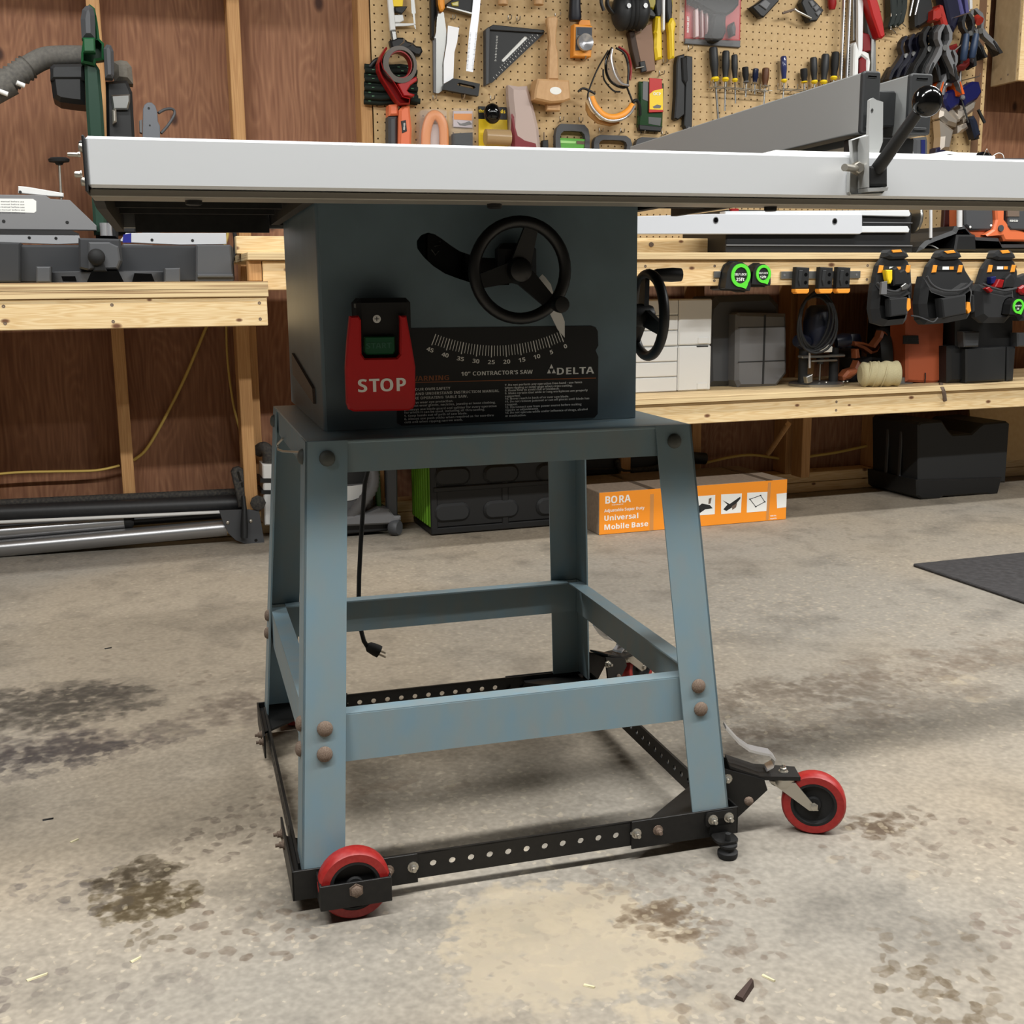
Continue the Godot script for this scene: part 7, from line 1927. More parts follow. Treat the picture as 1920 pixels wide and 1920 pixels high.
func hanging_things() -> void:
	var tan_wood := cloudy(Color(0.80, 0.64, 0.46), Color(0.75, 0.585, 0.40), 0.04, 101, Vector3(6, 3, 6), 0.55)
	# hacksaw
	var o := thing("hacksaw", "white framed hacksaw with a black grip at the pegboard's left", "saw")
	pp(o, "frame", PackedVector2Array([Vector2(-0.4096, 1.7288), Vector2(-0.394, 1.7299), Vector2(-0.3898, 1.6985), Vector2(-0.3856, 1.6097), Vector2(-0.403, 1.607), Vector2(-0.4076, 1.6815)]), 0.018, 0.03, M.white, 0.002)
	pp(o, "frame_arm", PackedVector2Array([Vector2(-0.3894, 1.6541), Vector2(-0.3598, 1.6576), Vector2(-0.3568, 1.6402), Vector2(-0.371, 1.6329), Vector2(-0.3866, 1.632)]), 0.016, 0.028, M.white, 0.002)
	pp(o, "frame_arm", PackedVector2Array([Vector2(-0.3867, 1.6304), Vector2(-0.322, 1.6343), Vector2(-0.3186, 1.6297), Vector2(-0.3433, 1.625), Vector2(-0.387, 1.6208)]), 0.018, 0.026, M.white, 0.001)
	pp(o, "yellow_label", PackedVector2Array([Vector2(-0.3948, 1.7138), Vector2(-0.3566, 1.7164), Vector2(-0.3611, 1.6812), Vector2(-0.3906, 1.6792)]), 0.02, 0.031, M.yellow, 0.001)
	pp(o, "latch", PackedVector2Array([Vector2(-0.388, 1.6756), Vector2(-0.3671, 1.6801), Vector2(-0.3462, 1.6815), Vector2(-0.3535, 1.6699), Vector2(-0.3642, 1.658), Vector2(-0.3849, 1.6631)]), 0.02, 0.036, M.black, 0.002)
	pp(o, "blade", PackedVector2Array([Vector2(-0.3321, 1.7196), Vector2(-0.3216, 1.7204), Vector2(-0.3161, 1.6664), Vector2(-0.3197, 1.663), Vector2(-0.3174, 1.6165), Vector2(-0.3225, 1.6243), Vector2(-0.3267, 1.6625), Vector2(-0.3301, 1.6655)]), 0.021, 0.0225, M.steel)
	pp(o, "shank", PackedVector2Array([Vector2(-0.403, 1.607), Vector2(-0.3839, 1.6082), Vector2(-0.3795, 1.578), Vector2(-0.3972, 1.5705)]), 0.016, 0.032, M.steel, 0.004)
	pp(o, "grip", PackedVector2Array([Vector2(-0.4066, 1.5756), Vector2(-0.3802, 1.5868), Vector2(-0.3628, 1.5878), Vector2(-0.3491, 1.5773), Vector2(-0.3317, 1.5734), Vector2(-0.3196, 1.5644), Vector2(-0.3037, 1.5637), Vector2(-0.2988, 1.5494), Vector2(-0.308, 1.5343), Vector2(-0.3239, 1.5351), Vector2(-0.3464, 1.5468), Vector2(-0.3777, 1.5532), Vector2(-0.4021, 1.5535)]), 0.012, 0.036, M.black, 0.006)
	base(o)
	# rope hank
	o = thing("rope", "hank of black and green rope hanging at the pegboard's left edge", "rope")
	var ropem := cloudy(Color(0.03, 0.035, 0.035), Color(0.05, 0.16, 0.10), 0.5, 102, Vector3(14, 40, 14), 0.85)
	for k in 9:
		var y := 124.0 + k * 8.3
		var st := mk()
		var a := Vector3(-0.4873, 1.4969, 0.02).lerp(Vector3(-0.4928, 1.39, 0.02), k / 8.0)
		var b := Vector3(-0.3178, 1.4989, 0.02).lerp(Vector3(-0.317, 1.3939, 0.02), k / 8.0)
		var z := 0.014 if k % 2 == 0 else 0.024
		tube(st, [Vector3(a.x, a.y, z), Vector3(lerpf(a.x, b.x, 0.3), a.y - 0.002, z + 0.004), Vector3(lerpf(a.x, b.x, 0.7), b.y + 0.003, z), Vector3(b.x, b.y, z)], 0.0088, 8)
		put("rope_turn", st, ropem, o)
		st = mk()   # pale flecks woven in
		for j in 5:
			var t := (j + 0.5 + 0.3 * (k % 2)) / 5.4
			box(st, Vector3(lerpf(a.x, b.x, t), lerpf(a.y, b.y, t) + 0.001, z + 0.0095), Vector3(0.008, 0.0022, 0.001))
		var fl := put("woven_flecks", st, mat(Color(0.42, 0.62, 0.47), 0.8), o)
		fl.set_meta("kind", "stuff")
	tb(o, "rope_end", [Vector3(-0.3425, 1.3979, 0.03), Vector3(-0.3117, 1.3953, 0.034)], 0.009, ropem, 8)
	tb(o, "strap", curve([Vector3(-0.4702, 1.4946, 0.02), Vector3(-0.4498, 1.5156, 0.025), Vector3(-0.4208, 1.5196, 0.02)], 4), 0.008, M.black, 8)
	base(o)
	# red strapping tool with its reel
	o = thing("tape_dispenser", "red band dispenser with a round smoky reel hung over the rope", "dispenser")
	pp(o, "arm", PackedVector2Array([Vector2(-0.4296, 1.5471), Vector2(-0.4263, 1.5425), Vector2(-0.4425, 1.5163), Vector2(-0.4465, 1.5003), Vector2(-0.4402, 1.4815), Vector2(-0.4104, 1.4479), Vector2(-0.3938, 1.423), Vector2(-0.3806, 1.401), Vector2(-0.3564, 1.3956), Vector2(-0.3586, 1.3777), Vector2(-0.3918, 1.3748), Vector2(-0.4069, 1.3903), Vector2(-0.448, 1.4525), Vector2(-0.4576, 1.4743), Vector2(-0.4585, 1.4965), Vector2(-0.4493, 1.5191)]), 0.045, 0.085, M.red, 0.004)
	pp(o, "guide", PackedVector2Array([Vector2(-0.3974, 1.4381), Vector2(-0.35, 1.4564), Vector2(-0.3341, 1.4635), Vector2(-0.3309, 1.4508), Vector2(-0.354, 1.4352), Vector2(-0.365, 1.4186), Vector2(-0.3582, 1.4124), Vector2(-0.3408, 1.4083), Vector2(-0.3445, 1.4017), Vector2(-0.3776, 1.4019)]), 0.045, 0.08, mat(Color(0.62, 0.05, 0.06), 0.35), 0.003)
	var st := mk()
	var rc := Vector3(-0.387, 1.4962, 0.08)
	ring(st, ell(Vector2(rc.x, rc.y), 0.055, 0.056, 30), ell(Vector2(rc.x + 0.004, rc.y + 0.002), 0.041, 0.042, 30), 0.045, 0.082)
	put("reel", st, mat(Color(0.33, 0.30, 0.27), 0.25), o)
	st = mk()
	ring(st, ell(Vector2(rc.x - 0.002, rc.y), 0.042, 0.043, 30), ell(Vector2(rc.x, rc.y), 0.037, 0.038, 30), 0.04, 0.078)
	put("red_core", st, M.red, o)
	base(o)
	H(Vector3(-0.3763, 1.5645, 0), "the red dispenser's reel", 0.10)
	H(Vector3(-0.3409, 1.5681, 0), "the rope hank behind the red dispenser", 0.10)
	# orange cutter
	o = thing("power_tool", "orange and grey handheld power tool at the lower left of the pegboard", "power tool")
	pp(o, "grey_grip", PackedVector2Array([Vector2(-0.4234, 1.3414), Vector2(-0.3955, 1.3425), Vector2(-0.3995, 1.2077), Vector2(-0.4276, 1.207)]), 0.012, 0.06, M.grey, 0.008)
	pp(o, "orange_cap", PackedVector2Array([Vector2(-0.421, 1.377), Vector2(-0.3913, 1.3798), Vector2(-0.3924, 1.3456), Vector2(-0.4221, 1.3428)]), 0.012, 0.062, M.coral, 0.006)
	pp(o, "orange_body", PackedVector2Array([Vector2(-0.3903, 1.3608), Vector2(-0.3759, 1.376), Vector2(-0.3549, 1.3752), Vector2(-0.3538, 1.3524), Vector2(-0.3498, 1.3068), Vector2(-0.356, 1.2078), Vector2(-0.3984, 1.2067)]), 0.012, 0.07, M.coral, 0.008)
	var np := pp(o, "nameplate", PackedVector2Array([Vector2(-0.3863, 1.3266), Vector2(-0.3705, 1.3305), Vector2(-0.3679, 1.2962), Vector2(-0.3839, 1.2891)]), 0.068, 0.072, M.darkgrey, 0.001)
	letters("maker_print", [["RIDGID", Vector3(-0.3767, 1.3105, 0.0725), 0.005, 0.9, 1.48]], Basis(), M.print, np)
	base(o)
	# packs along the bottom
	o = thing("blister_pack", "clear blister pack with a coiled orange strap inside", "pack", "packs along the pegboard's lower edge")
	pp(o, "card", PackedVector2Array([Vector2(-0.3061, 1.3709), Vector2(-0.2156, 1.3744), Vector2(-0.219, 1.2175), Vector2(-0.3137, 1.2151)]), 0.006, 0.009, M.clear)
	tb(o, "orange_strap", curve([Vector3(-0.2969, 1.2303, 0.03), Vector3(-0.2934, 1.2972, 0.03), Vector3(-0.2816, 1.3392, 0.03), Vector3(-0.2651, 1.3547, 0.03), Vector3(-0.2455, 1.3455, 0.03), Vector3(-0.2335, 1.3125, 0.03), Vector3(-0.2335, 1.232, 0.03)], 5), 0.0075, M.peach, 8, false, 2.2)
	pp(o, "paper_insert", PackedVector2Array([Vector2(-0.2901, 1.3253), Vector2(-0.2448, 1.3302), Vector2(-0.2475, 1.2158), Vector2(-0.2929, 1.2146)]), 0.008, 0.02, mat(Color(0.78, 0.72, 0.71), 0.6), 0.001)
	bagged(o, PackedVector2Array([Vector2(-0.319, 1.3605), Vector2(-0.3027, 1.371), Vector2(-0.24, 1.3735), Vector2(-0.2259, 1.3608), Vector2(-0.2254, 1.2137), Vector2(-0.3265, 1.2111)]), 0.045)
	base(o)
	H(Vector3(-0.261, 1.4091, 0), "the blister pack with the orange strap", 0.05)
	o = thing("blister_pack", "small blister pack with an orange and white card over a dark block", "pack", "packs along the pegboard's lower edge")
	pp(o, "card", PackedVector2Array([Vector2(-0.1943, 1.3733), Vector2(-0.1282, 1.3758), Vector2(-0.1291, 1.3218), Vector2(-0.1954, 1.3229)]), 0.006, 0.012, mat(Color(0.76, 0.72, 0.74), 0.6), 0.001)
	pp(o, "orange_band", PackedVector2Array([Vector2(-0.1928, 1.3649), Vector2(-0.1303, 1.3673), Vector2(-0.1307, 1.3453), Vector2(-0.1932, 1.3464)]), 0.01, 0.0128, mat(Color(0.87, 0.55, 0.22), 0.6))
	pp(o, "print", PackedVector2Array([Vector2(-0.1823, 1.3401), Vector2(-0.1696, 1.3338), Vector2(-0.1548, 1.3377), Vector2(-0.14, 1.3433), Vector2(-0.1309, 1.3335), Vector2(-0.155, 1.3276), Vector2(-0.1734, 1.3286)]), 0.01, 0.0128, M.midgrey)
	pp(o, "block", PackedVector2Array([Vector2(-0.2022, 1.2989), Vector2(-0.1362, 1.3045), Vector2(-0.1377, 1.2165), Vector2(-0.202, 1.2149)]), 0.01, 0.04, mat(Color(0.16, 0.18, 0.20), 0.8), 0.004)
	bagged(o, PackedVector2Array([Vector2(-0.2085, 1.3718), Vector2(-0.1993, 1.3772), Vector2(-0.1392, 1.3795), Vector2(-0.1319, 1.3731), Vector2(-0.1346, 1.2164), Vector2(-0.2118, 1.2144)]), 0.042)
	base(o)
	H(Vector3(-0.1625, 1.4165, 0), "the small pack with the orange and white card", 0.04)
	o = thing("blister_pack", "black and yellow carded pack holding a roll of brown tape", "pack", "packs along the pegboard's lower edge")
	var cd := pp(o, "card", PackedVector2Array([Vector2(-0.1063, 1.353), Vector2(-0.0071, 1.3532), Vector2(-0.001, 1.2229), Vector2(-0.1085, 1.2202)]), 0.007, 0.012, M.yellow, 0.001)
	var hd := pp(o, "black_header", PackedVector2Array([Vector2(-0.1077, 1.3917), Vector2(-0.0087, 1.3922), Vector2(-0.0073, 1.3515), Vector2(-0.1065, 1.3513)]), 0.007, 0.0128, M.black, 0.001)
	letters("header_print", [["the", Vector3(-0.097, 1.3769, 0.0132), 0.0105, 0.9], ["ds", Vector3(-0.0223, 1.378, 0.0132), 0.0115, 1.0]], Basis(), M.yellow, hd)
	lt(o, "tape_roll", [Vector2(0, 0), Vector2(0.026, 0.0), Vector2(0.026, 0.085), Vector2(0, 0.085)], Transform3D(Basis(Vector3.BACK, -PI / 2), Vector3(-0.0939, 1.2906, 0.04)), mat(Color(0.66, 0.55, 0.40), 0.25), 24)
	base(o)
	o = thing("knob", "shiny black rounded knob hanging over the yellow pack", "knob")
	st = mk()
	ball(st, Vector3(-0.072, 1.3642, 0.05), Vector3(0.029, 0.033, 0.024), 20)
	put("knob_body", st, M.gloss, o)
	pp(o, "crown", PackedVector2Array([Vector2(-0.0956, 1.3743), Vector2(-0.0862, 1.3864), Vector2(-0.0751, 1.3919), Vector2(-0.0622, 1.389), Vector2(-0.0512, 1.3828), Vector2(-0.0476, 1.3695), Vector2(-0.0957, 1.3676)]), 0.03, 0.06, M.black, 0.005)
	base(o)
	H(Vector3(-0.0624, 1.4157, 0), "the black knob over the yellow pack", 0.05)
	o = thing("plastic_bag", "long clear plastic bag of reddish parts hanging left of the mallet", "bag")
	pp(o, "bag", PackedVector2Array([Vector2(-0.0114, 1.4588), Vector2(0.024, 1.4554), Vector2(0.0559, 1.4585), Vector2(0.067, 1.4253), Vector2(0.0799, 1.3835), Vector2(0.0948, 1.3245), Vector2(0.1057, 1.2217), Vector2(-0.0009, 1.219), Vector2(-0.0077, 1.287), Vector2(-0.0032, 1.355), Vector2(-0.0101, 1.4137)]), 0.012, 0.05, mat(Color(0.74, 0.665, 0.635), 0.2), 0.014)
	pp(o, "red_parts", PackedVector2Array([Vector2(-0.0007, 1.368), Vector2(0.0067, 1.3582), Vector2(0.0138, 1.3246), Vector2(0.0212, 1.3011), Vector2(0.0437, 1.2882), Vector2(0.0854, 1.2792), Vector2(0.0966, 1.221), Vector2(-0.0023, 1.2185), Vector2(-0.0051, 1.3036)]), 0.03, 0.054, mat(Color(0.50, 0.22, 0.24), 0.25), 0.01)
	base(o)
	# mallet
	o = thing("mallet", "pale wooden mallet with an oval white label on its head", "mallet")
	pp(o, "handle", PackedVector2Array([Vector2(0.123, 1.6706), Vector2(0.1287, 1.6775), Vector2(0.1589, 1.6811), Vector2(0.1627, 1.6714), Vector2(0.1569, 1.6311), Vector2(0.1549, 1.5976), Vector2(0.1625, 1.5645), Vector2(0.1642, 1.482), Vector2(0.126, 1.4803), Vector2(0.1283, 1.5627), Vector2(0.1322, 1.5963), Vector2(0.1285, 1.6294)]), 0.03, 0.05, tan_wood, 0.004)
	var mh := pp(o, "head", PackedVector2Array([Vector2(0.0807, 1.4774), Vector2(0.1925, 1.4776), Vector2(0.1983, 1.4169), Vector2(0.1734, 1.4074), Vector2(0.1276, 1.4021), Vector2(0.0672, 1.4114), Vector2(0.0711, 1.4418)]), 0.015, 0.075, tan_wood, 0.006)
	pp(o, "tenon", PackedVector2Array([Vector2(0.1219, 1.4107), Vector2(0.1717, 1.4093), Vector2(0.1697, 1.3819), Vector2(0.1218, 1.3818)]), 0.03, 0.05, tan_wood, 0.003)
	st = mk()
	var mo := Vector3(0.1425, 1.4414, 0.076)
	prism(st, ell(Vector2(mo.x, mo.y), 0.0205, 0.012, 24), 0.0745, 0.0757)
	put("oval_label", st, M.print, mh)
	base(o)
	H(Vector3(0.1689, 1.6873, 0), "the wooden mallet by its handle", 0.055)
	# speed square
	o = thing("speed_square", "black triangular rafter square with white scales and a slot", "square")
	var sq := mk()
	var slot := PackedVector2Array([Vector2(-0.0264, 1.54), Vector2(0.0567, 1.6196), Vector2(0.0623, 1.6182), Vector2(0.066, 1.6134), Vector2(-0.019, 1.5337), Vector2(-0.0264, 1.535)])
	holed(sq, PackedVector2Array([Vector2(-0.075, 1.6317), Vector2(0.1153, 1.638), Vector2(0.1229, 1.6301), Vector2(-0.0608, 1.4665), Vector2(-0.0775, 1.464)]), [slot], 0.014, 0.02)
	var sqb := put("plate", sq, M.darkgrey, o)
	pp(sqb, "slot_strip", slot, 0.013, 0.016, M.print)
	pp(o, "fence_edge", PackedVector2Array([Vector2(-0.0851, 1.6283), Vector2(-0.074, 1.6372), Vector2(-0.0704, 1.6308), Vector2(-0.0765, 1.4601), Vector2(-0.0877, 1.4546)]), 0.006, 0.034, M.grey, 0.002)
	pp(o, "top_edge", PackedVector2Array([Vector2(-0.0702, 1.6386), Vector2(-0.0572, 1.646), Vector2(0.1199, 1.64), Vector2(0.1237, 1.6336), Vector2(0.1123, 1.6296), Vector2(-0.0703, 1.6287)]), 0.01, 0.028, M.darkgrey, 0.002)
	st = mk()
	for k in 17:
		var t := k / 16.0
		box(st, Vector3(-0.0423, 1.6121, 0.0204).lerp(Vector3(-0.0488, 1.5355, 0.0204), t), Vector3(0.007 if k % 4 == 0 else 0.0045, 0.0012, 0.0005))
		box(st, Vector3(0.0999, 1.6237, 0.0204).lerp(Vector3(-0.0551, 1.4817, 0.0204), t), Vector3(0.006, 0.0012, 0.0005), 0, Basis(Vector3.BACK, -0.8))
		box(st, Vector3(0.081, 1.6226, 0.0204).lerp(Vector3(-0.0324, 1.5163, 0.0204), t), Vector3(0.0035, 0.0012, 0.0005), 0, Basis(Vector3.BACK, -0.8))
	var marks := put("scale_marks", st, M.print, sqb)
	marks.set_meta("kind", "stuff")
	base(o)
	H(Vector3(0.0024, 1.6703, 0), "the black rafter square on its left side", 0.04)
	H(Vector3(0.0323, 1.6688, 0), "the black rafter square on its right side", 0.04)
	# hand saw
	o = thing("hand_saw", "narrow hand saw with a grey blade and a black and orange handle", "saw")
	pp(o, "blade", PackedVector2Array([Vector2(-0.2446, 1.6778), Vector2(-0.2233, 1.6744), Vector2(-0.2171, 1.631), Vector2(-0.2126, 1.5906), Vector2(-0.2242, 1.5491), Vector2(-0.2285, 1.437), Vector2(-0.2468, 1.4246), Vector2(-0.2612, 1.4256), Vector2(-0.2592, 1.5863), Vector2(-0.2496, 1.6128)]), 0.019, 0.0215, M.steel, 0.0)
	pp(o, "spine", PackedVector2Array([Vector2(-0.2618, 1.5951), Vector2(-0.2512, 1.5925), Vector2(-0.2552, 1.4236), Vector2(-0.2641, 1.4265)]), 0.016, 0.026, M.midgrey, 0.001)
	pp(o, "handle", PackedVector2Array([Vector2(-0.2672, 1.7523), Vector2(-0.2442, 1.7539), Vector2(-0.2464, 1.661), Vector2(-0.2575, 1.641), Vector2(-0.2605, 1.586), Vector2(-0.2693, 1.5919)]), 0.012, 0.04, M.black, 0.006)
	pp(o, "orange_insert", PackedVector2Array([Vector2(-0.2483, 1.7531), Vector2(-0.2271, 1.7546), Vector2(-0.2233, 1.6845), Vector2(-0.2307, 1.6728), Vector2(-0.2396, 1.6738), Vector2(-0.2462, 1.6926)]), 0.012, 0.042, M.amber, 0.005)
	base(o)
	# bevel square
	o = thing("try_square", "black try square with a bright white blade", "square")
	pp(o, "blade", PackedVector2Array([Vector2(-0.2121, 1.6329), Vector2(-0.1745, 1.6287), Vector2(-0.1827, 1.5826), Vector2(-0.1923, 1.5526), Vector2(-0.1976, 1.4701), Vector2(-0.214, 1.4628), Vector2(-0.2304, 1.4538), Vector2(-0.229, 1.5179), Vector2(-0.2169, 1.5806)]), 0.0275, 0.0298, mat(Color(0.92, 0.92, 0.93), 0.35, 0.1))
	var hs := mk()
	holed(hs, PackedVector2Array([Vector2(-0.2023, 1.4699), Vector2(-0.186, 1.469), Vector2(-0.1097, 1.4577), Vector2(-0.1159, 1.4191), Vector2(-0.2337, 1.4339), Vector2(-0.2315, 1.4505)]), [PackedVector2Array([Vector2(-0.1881, 1.4541), Vector2(-0.1808, 1.4577), Vector2(-0.13, 1.4501), Vector2(-0.1246, 1.4454), Vector2(-0.132, 1.44), Vector2(-0.1864, 1.4492)])], 0.018, 0.04)
	put("stock", hs, M.darkgrey, o)
	base(o)
	H(Vector3(-0.1886, 1.6601, 0), "the try square by its white blade", 0.04)
	# level and rule
	o = thing("spirit_level", "short black spirit level at the top of the photo behind a steel rule", "level")
	pp(o, "body", PackedVector2Array([Vector2(-0.2179, 1.6971), Vector2(-0.1744, 1.729), Vector2(-0.1149, 1.7331), Vector2(-0.1158, 1.6762), Vector2(-0.1286, 1.6722), Vector2(-0.2145, 1.6877)]), 0.008, 0.03, M.black, 0.003)
	pp(o, "silver_edge", PackedVector2Array([Vector2(-0.2156, 1.6916), Vector2(-0.1297, 1.6777), Vector2(-0.1171, 1.6769), Vector2(-0.1226, 1.6701), Vector2(-0.1316, 1.6711), Vector2(-0.2175, 1.6866)]), 0.006, 0.034, M.steel, 0.001)
	pp(o, "vial", PackedVector2Array([Vector2(-0.2005, 1.7027), Vector2(-0.1753, 1.7092), Vector2(-0.1757, 1.693), Vector2(-0.1971, 1.6932)]), 0.02, 0.033, mat(Color(0.65, 0.60, 0.12), 0.2), 0.002)
	base(o)
	o = thing("steel_rule", "long steel rule hanging aslant, left of the black rafter square", "ruler")
	pp(o, "blade", PackedVector2Array([Vector2(-0.1237, 1.7473), Vector2(-0.0984, 1.749), Vector2(-0.1068, 1.6755), Vector2(-0.115, 1.6179), Vector2(-0.1317, 1.4937), Vector2(-0.1553, 1.4959), Vector2(-0.1423, 1.6163), Vector2(-0.1322, 1.6739)]), 0.034, 0.0355, mat(Color(0.84, 0.845, 0.86), 0.35, 0.5))
	st = mk()
	for k in 28:
		box(st, Vector3(-0.1186, 1.6145, 0.0357).lerp(Vector3(-0.1333, 1.502, 0.0357), k / 27.0), Vector3(0.007 if k % 4 == 0 else 0.004, 0.0008, 0.0004))
		box(st, Vector3(-0.1386, 1.6134, 0.0357).lerp(Vector3(-0.1514, 1.5044, 0.0357), k / 27.0), Vector3(0.005, 0.0008, 0.0004))
	put("scale_marks", st, M.darkgrey, o).set_meta("kind", "stuff")
	base(o)
	# handles reaching into the frame from above
	var w1 := thing("hammer", "left of two round wooden handle ends at the photo's top edge", "handle", "wooden handles above the square and mallet")
	tb(w1, "handle", [Vector3(-0.023, 1.7881, 0.03), Vector3(-0.024, 1.7083, 0.03)], [0.013, 0.0165], tan_wood, 16)
	base(w1)
	dup(w1, "hammer", "right of two round wooden handle ends at the photo's top edge, above the mallet", Vector3(0.1007, 1.7164, 0.03) - Vector3(-0.024, 1.7083, 0.03))
	o = thing("hand_tool", "dark navy tool handle hanging at the top, left of the ear defenders", "handle")
	tb(o, "grip", [Vector3(0.2297, 1.8052, 0.035), Vector3(0.2278, 1.722, 0.035), Vector3(0.2279, 1.6853, 0.035), Vector3(0.2279, 1.6735, 0.035)], [0.018, 0.019, 0.022, 0.019], mat(Color(0.04, 0.05, 0.10), 0.5), 16)
	base(o)
	# torch pack
	o = thing("torch_pack", "orange boxed torch with a round silver lens, below the navy handle", "pack")
	pp(o, "box", PackedVector2Array([Vector2(0.2238, 1.6628), Vector2(0.2894, 1.6601), Vector2(0.2859, 1.5618), Vector2(0.2219, 1.5602)]), 0.006, 0.04, M.amber, 0.003)
	pp(o, "hang_tab", PackedVector2Array([Vector2(0.2514, 1.6815), Vector2(0.2882, 1.6821), Vector2(0.2922, 1.6654), Vector2(0.2475, 1.6644)]), 0.012, 0.02, M.amber, 0.001)
	pp(o, "window", PackedVector2Array([Vector2(0.2294, 1.653), Vector2(0.2872, 1.6548), Vector2(0.2856, 1.5838), Vector2(0.2275, 1.579)]), 0.04, 0.0425, mat(Color(0.30, 0.28, 0.27), 0.35), 0.0)
	pp(o, "blue_label", PackedVector2Array([Vector2(0.2349, 1.6516), Vector2(0.2851, 1.6529), Vector2(0.2852, 1.6293), Vector2(0.2349, 1.6281)]), 0.042, 0.0445, mat(Color(0.09, 0.13, 0.19), 0.5))
	var tc := Vector3(0.2586, 1.6044, 0.045)
	lt(o, "lens", [Vector2(0.0, 0.002), Vector2(0.008, 0.003), Vector2(0.018, 0.010), Vector2(0.0265, 0.014), Vector2(0.028, 0.012), Vector2(0.028, 0.0)], along(tc, Vector3.BACK), M.chrome, 24)
	base(o)
	hook(0.2657, 1.5587, "nothing", 0.04, "empty small steel peg hook just below the boxed torch")
	# ear defenders
	o = thing("ear_defenders", "black ear defenders with two padded cups at the photo's top edge", "ear defenders")
	for q in [[Vector3(0.3922, 1.7093, 0.05), -1], [Vector3(0.4574, 1.7134, 0.05), 1]]:
		st = mk()
		ball(st, q[0], Vector3(0.034, 0.062, 0.048), 22)
		var cup := put("ear_cup", st, M.darkgrey, o)
		st = mk()
		ball(st, q[0] + Vector3(q[1] * -0.024, 0, 0.0), Vector3(0.020, 0.058, 0.044), 20)
		put("ear_cushion", st, M.rubber, cup)
		dot(cup, "adjuster", q[0] + Vector3(q[1] * -0.002, 0.008, 0.049), 0.008, M.gloss, 0.004)
	tb(o, "headband", curve([Vector3(0.3989, 1.8305, 0.05), Vector3(0.3604, 1.7776, 0.05), Vector3(0.3373, 1.7343, 0.05), Vector3(0.3609, 1.7005, 0.05), Vector3(0.3963, 1.696, 0.05)], 5), 0.012, M.black, 8, false, 0.5)
	tb(o, "headband_wire", curve([Vector3(0.3868, 1.845, 0.055), Vector3(0.3312, 1.784, 0.05), Vector3(0.3159, 1.7412, 0.05), Vector3(0.3258, 1.7084, 0.05)], 5), 0.006, M.black, 8)
	base(o)
	# wooden sanding tool
	o = thing("sanding_block", "flat brown wooden block with a black pad, below the ear defenders", "wood block")
	pp(o, "board", PackedVector2Array([Vector2(0.4476, 1.6556), Vector2(0.4794, 1.6712), Vector2(0.5134, 1.6836), Vector2(0.5224, 1.6221), Vector2(0.5299, 1.5321), Vector2(0.4834, 1.5229), Vector2(0.4729, 1.5571), Vector2(0.4581, 1.6098)]), 0.008, 0.03, mat(Color(0.53, 0.41, 0.33), 0.65), 0.002)
	pp(o, "dark_side", PackedVector2Array([Vector2(0.4288, 1.6507), Vector2(0.4486, 1.657), Vector2(0.4719, 1.5584), Vector2(0.4781, 1.5466), Vector2(0.4581, 1.5387), Vector2(0.4414, 1.5913)]), 0.006, 0.032, mat(Color(0.24, 0.175, 0.13), 0.7), 0.002)
	pp(o, "black_pad", PackedVector2Array([Vector2(0.466, 1.5557), Vector2(0.4861, 1.5602), Vector2(0.4946, 1.5276), Vector2(0.4745, 1.5214)]), 0.03, 0.038, M.black, 0.002)
	tb(o, "brass_pin", [Vector3(0.4513, 1.5338, 0.038), Vector3(0.4795, 1.5397, 0.042)], 0.0022, M.zinc, 8)
	base(o)
	# pliers
	o = thing("pliers", "long pliers with bright yellow handles and dark jaws", "pliers")
	pp(o, "handle", PackedVector2Array([Vector2(0.5263, 1.7063), Vector2(0.5445, 1.7074), Vector2(0.5473, 1.6595), Vector2(0.5494, 1.6527), Vector2(0.5529, 1.5698), Vector2(0.5286, 1.5651), Vector2(0.5219, 1.6028), Vector2(0.5232, 1.6477), Vector2(0.5191, 1.6544), Vector2(0.523, 1.6615)]), 0.014, 0.04, M.yellow, 0.007)
	pp(o, "handle", PackedVector2Array([Vector2(0.583, 1.7047), Vector2(0.5932, 1.7053), Vector2(0.6037, 1.687), Vector2(0.5981, 1.659), Vector2(0.5998, 1.5757), Vector2(0.5835, 1.5714), Vector2(0.5778, 1.6578), Vector2(0.5732, 1.6834)]), 0.014, 0.04, M.yellow, 0.007)
	pp(o, "jaw", PackedVector2Array([Vector2(0.5327, 1.8098), Vector2(0.5507, 1.8111), Vector2(0.5502, 1.7258), Vector2(0.5465, 1.7067), Vector2(0.5303, 1.7057), Vector2(0.5257, 1.7413)]), 0.014, 0.034, M.darkgrey, 0.004)
	pp(o, "jaw", PackedVector2Array([Vector2(0.5648, 1.8121), Vector2(0.581, 1.8133), Vector2(0.5904, 1.7455), Vector2(0.5891, 1.7042), Vector2(0.5751, 1.693), Vector2(0.5684, 1.7269)]), 0.014, 0.034, M.darkgrey, 0.004)
	pp(o, "spring_bar", PackedVector2Array([Vector2(0.5478, 1.8095), Vector2(0.5578, 1.8102), Vector2(0.5584, 1.6649), Vector2(0.5544, 1.6595), Vector2(0.5503, 1.6644)]), 0.03, 0.042, mat(Color(0.93, 0.93, 0.93), 0.35), 0.002)
	base(o)
	H(Vector3(0.5708, 1.5639, 0), "the yellow-handled pliers", 0.04)
	o = thing("cutters", "yellow and black cutters partly behind the ear defenders", "cutters")
	pp(o, "yellow_grip", PackedVector2Array([Vector2(0.4938, 1.7915), Vector2(0.5319, 1.7942), Vector2(0.5306, 1.7463), Vector2(0.5208, 1.7286), Vector2(0.4986, 1.734)]), 0.01, 0.03, mat(Color(0.62, 0.56, 0.10), 0.45), 0.005)
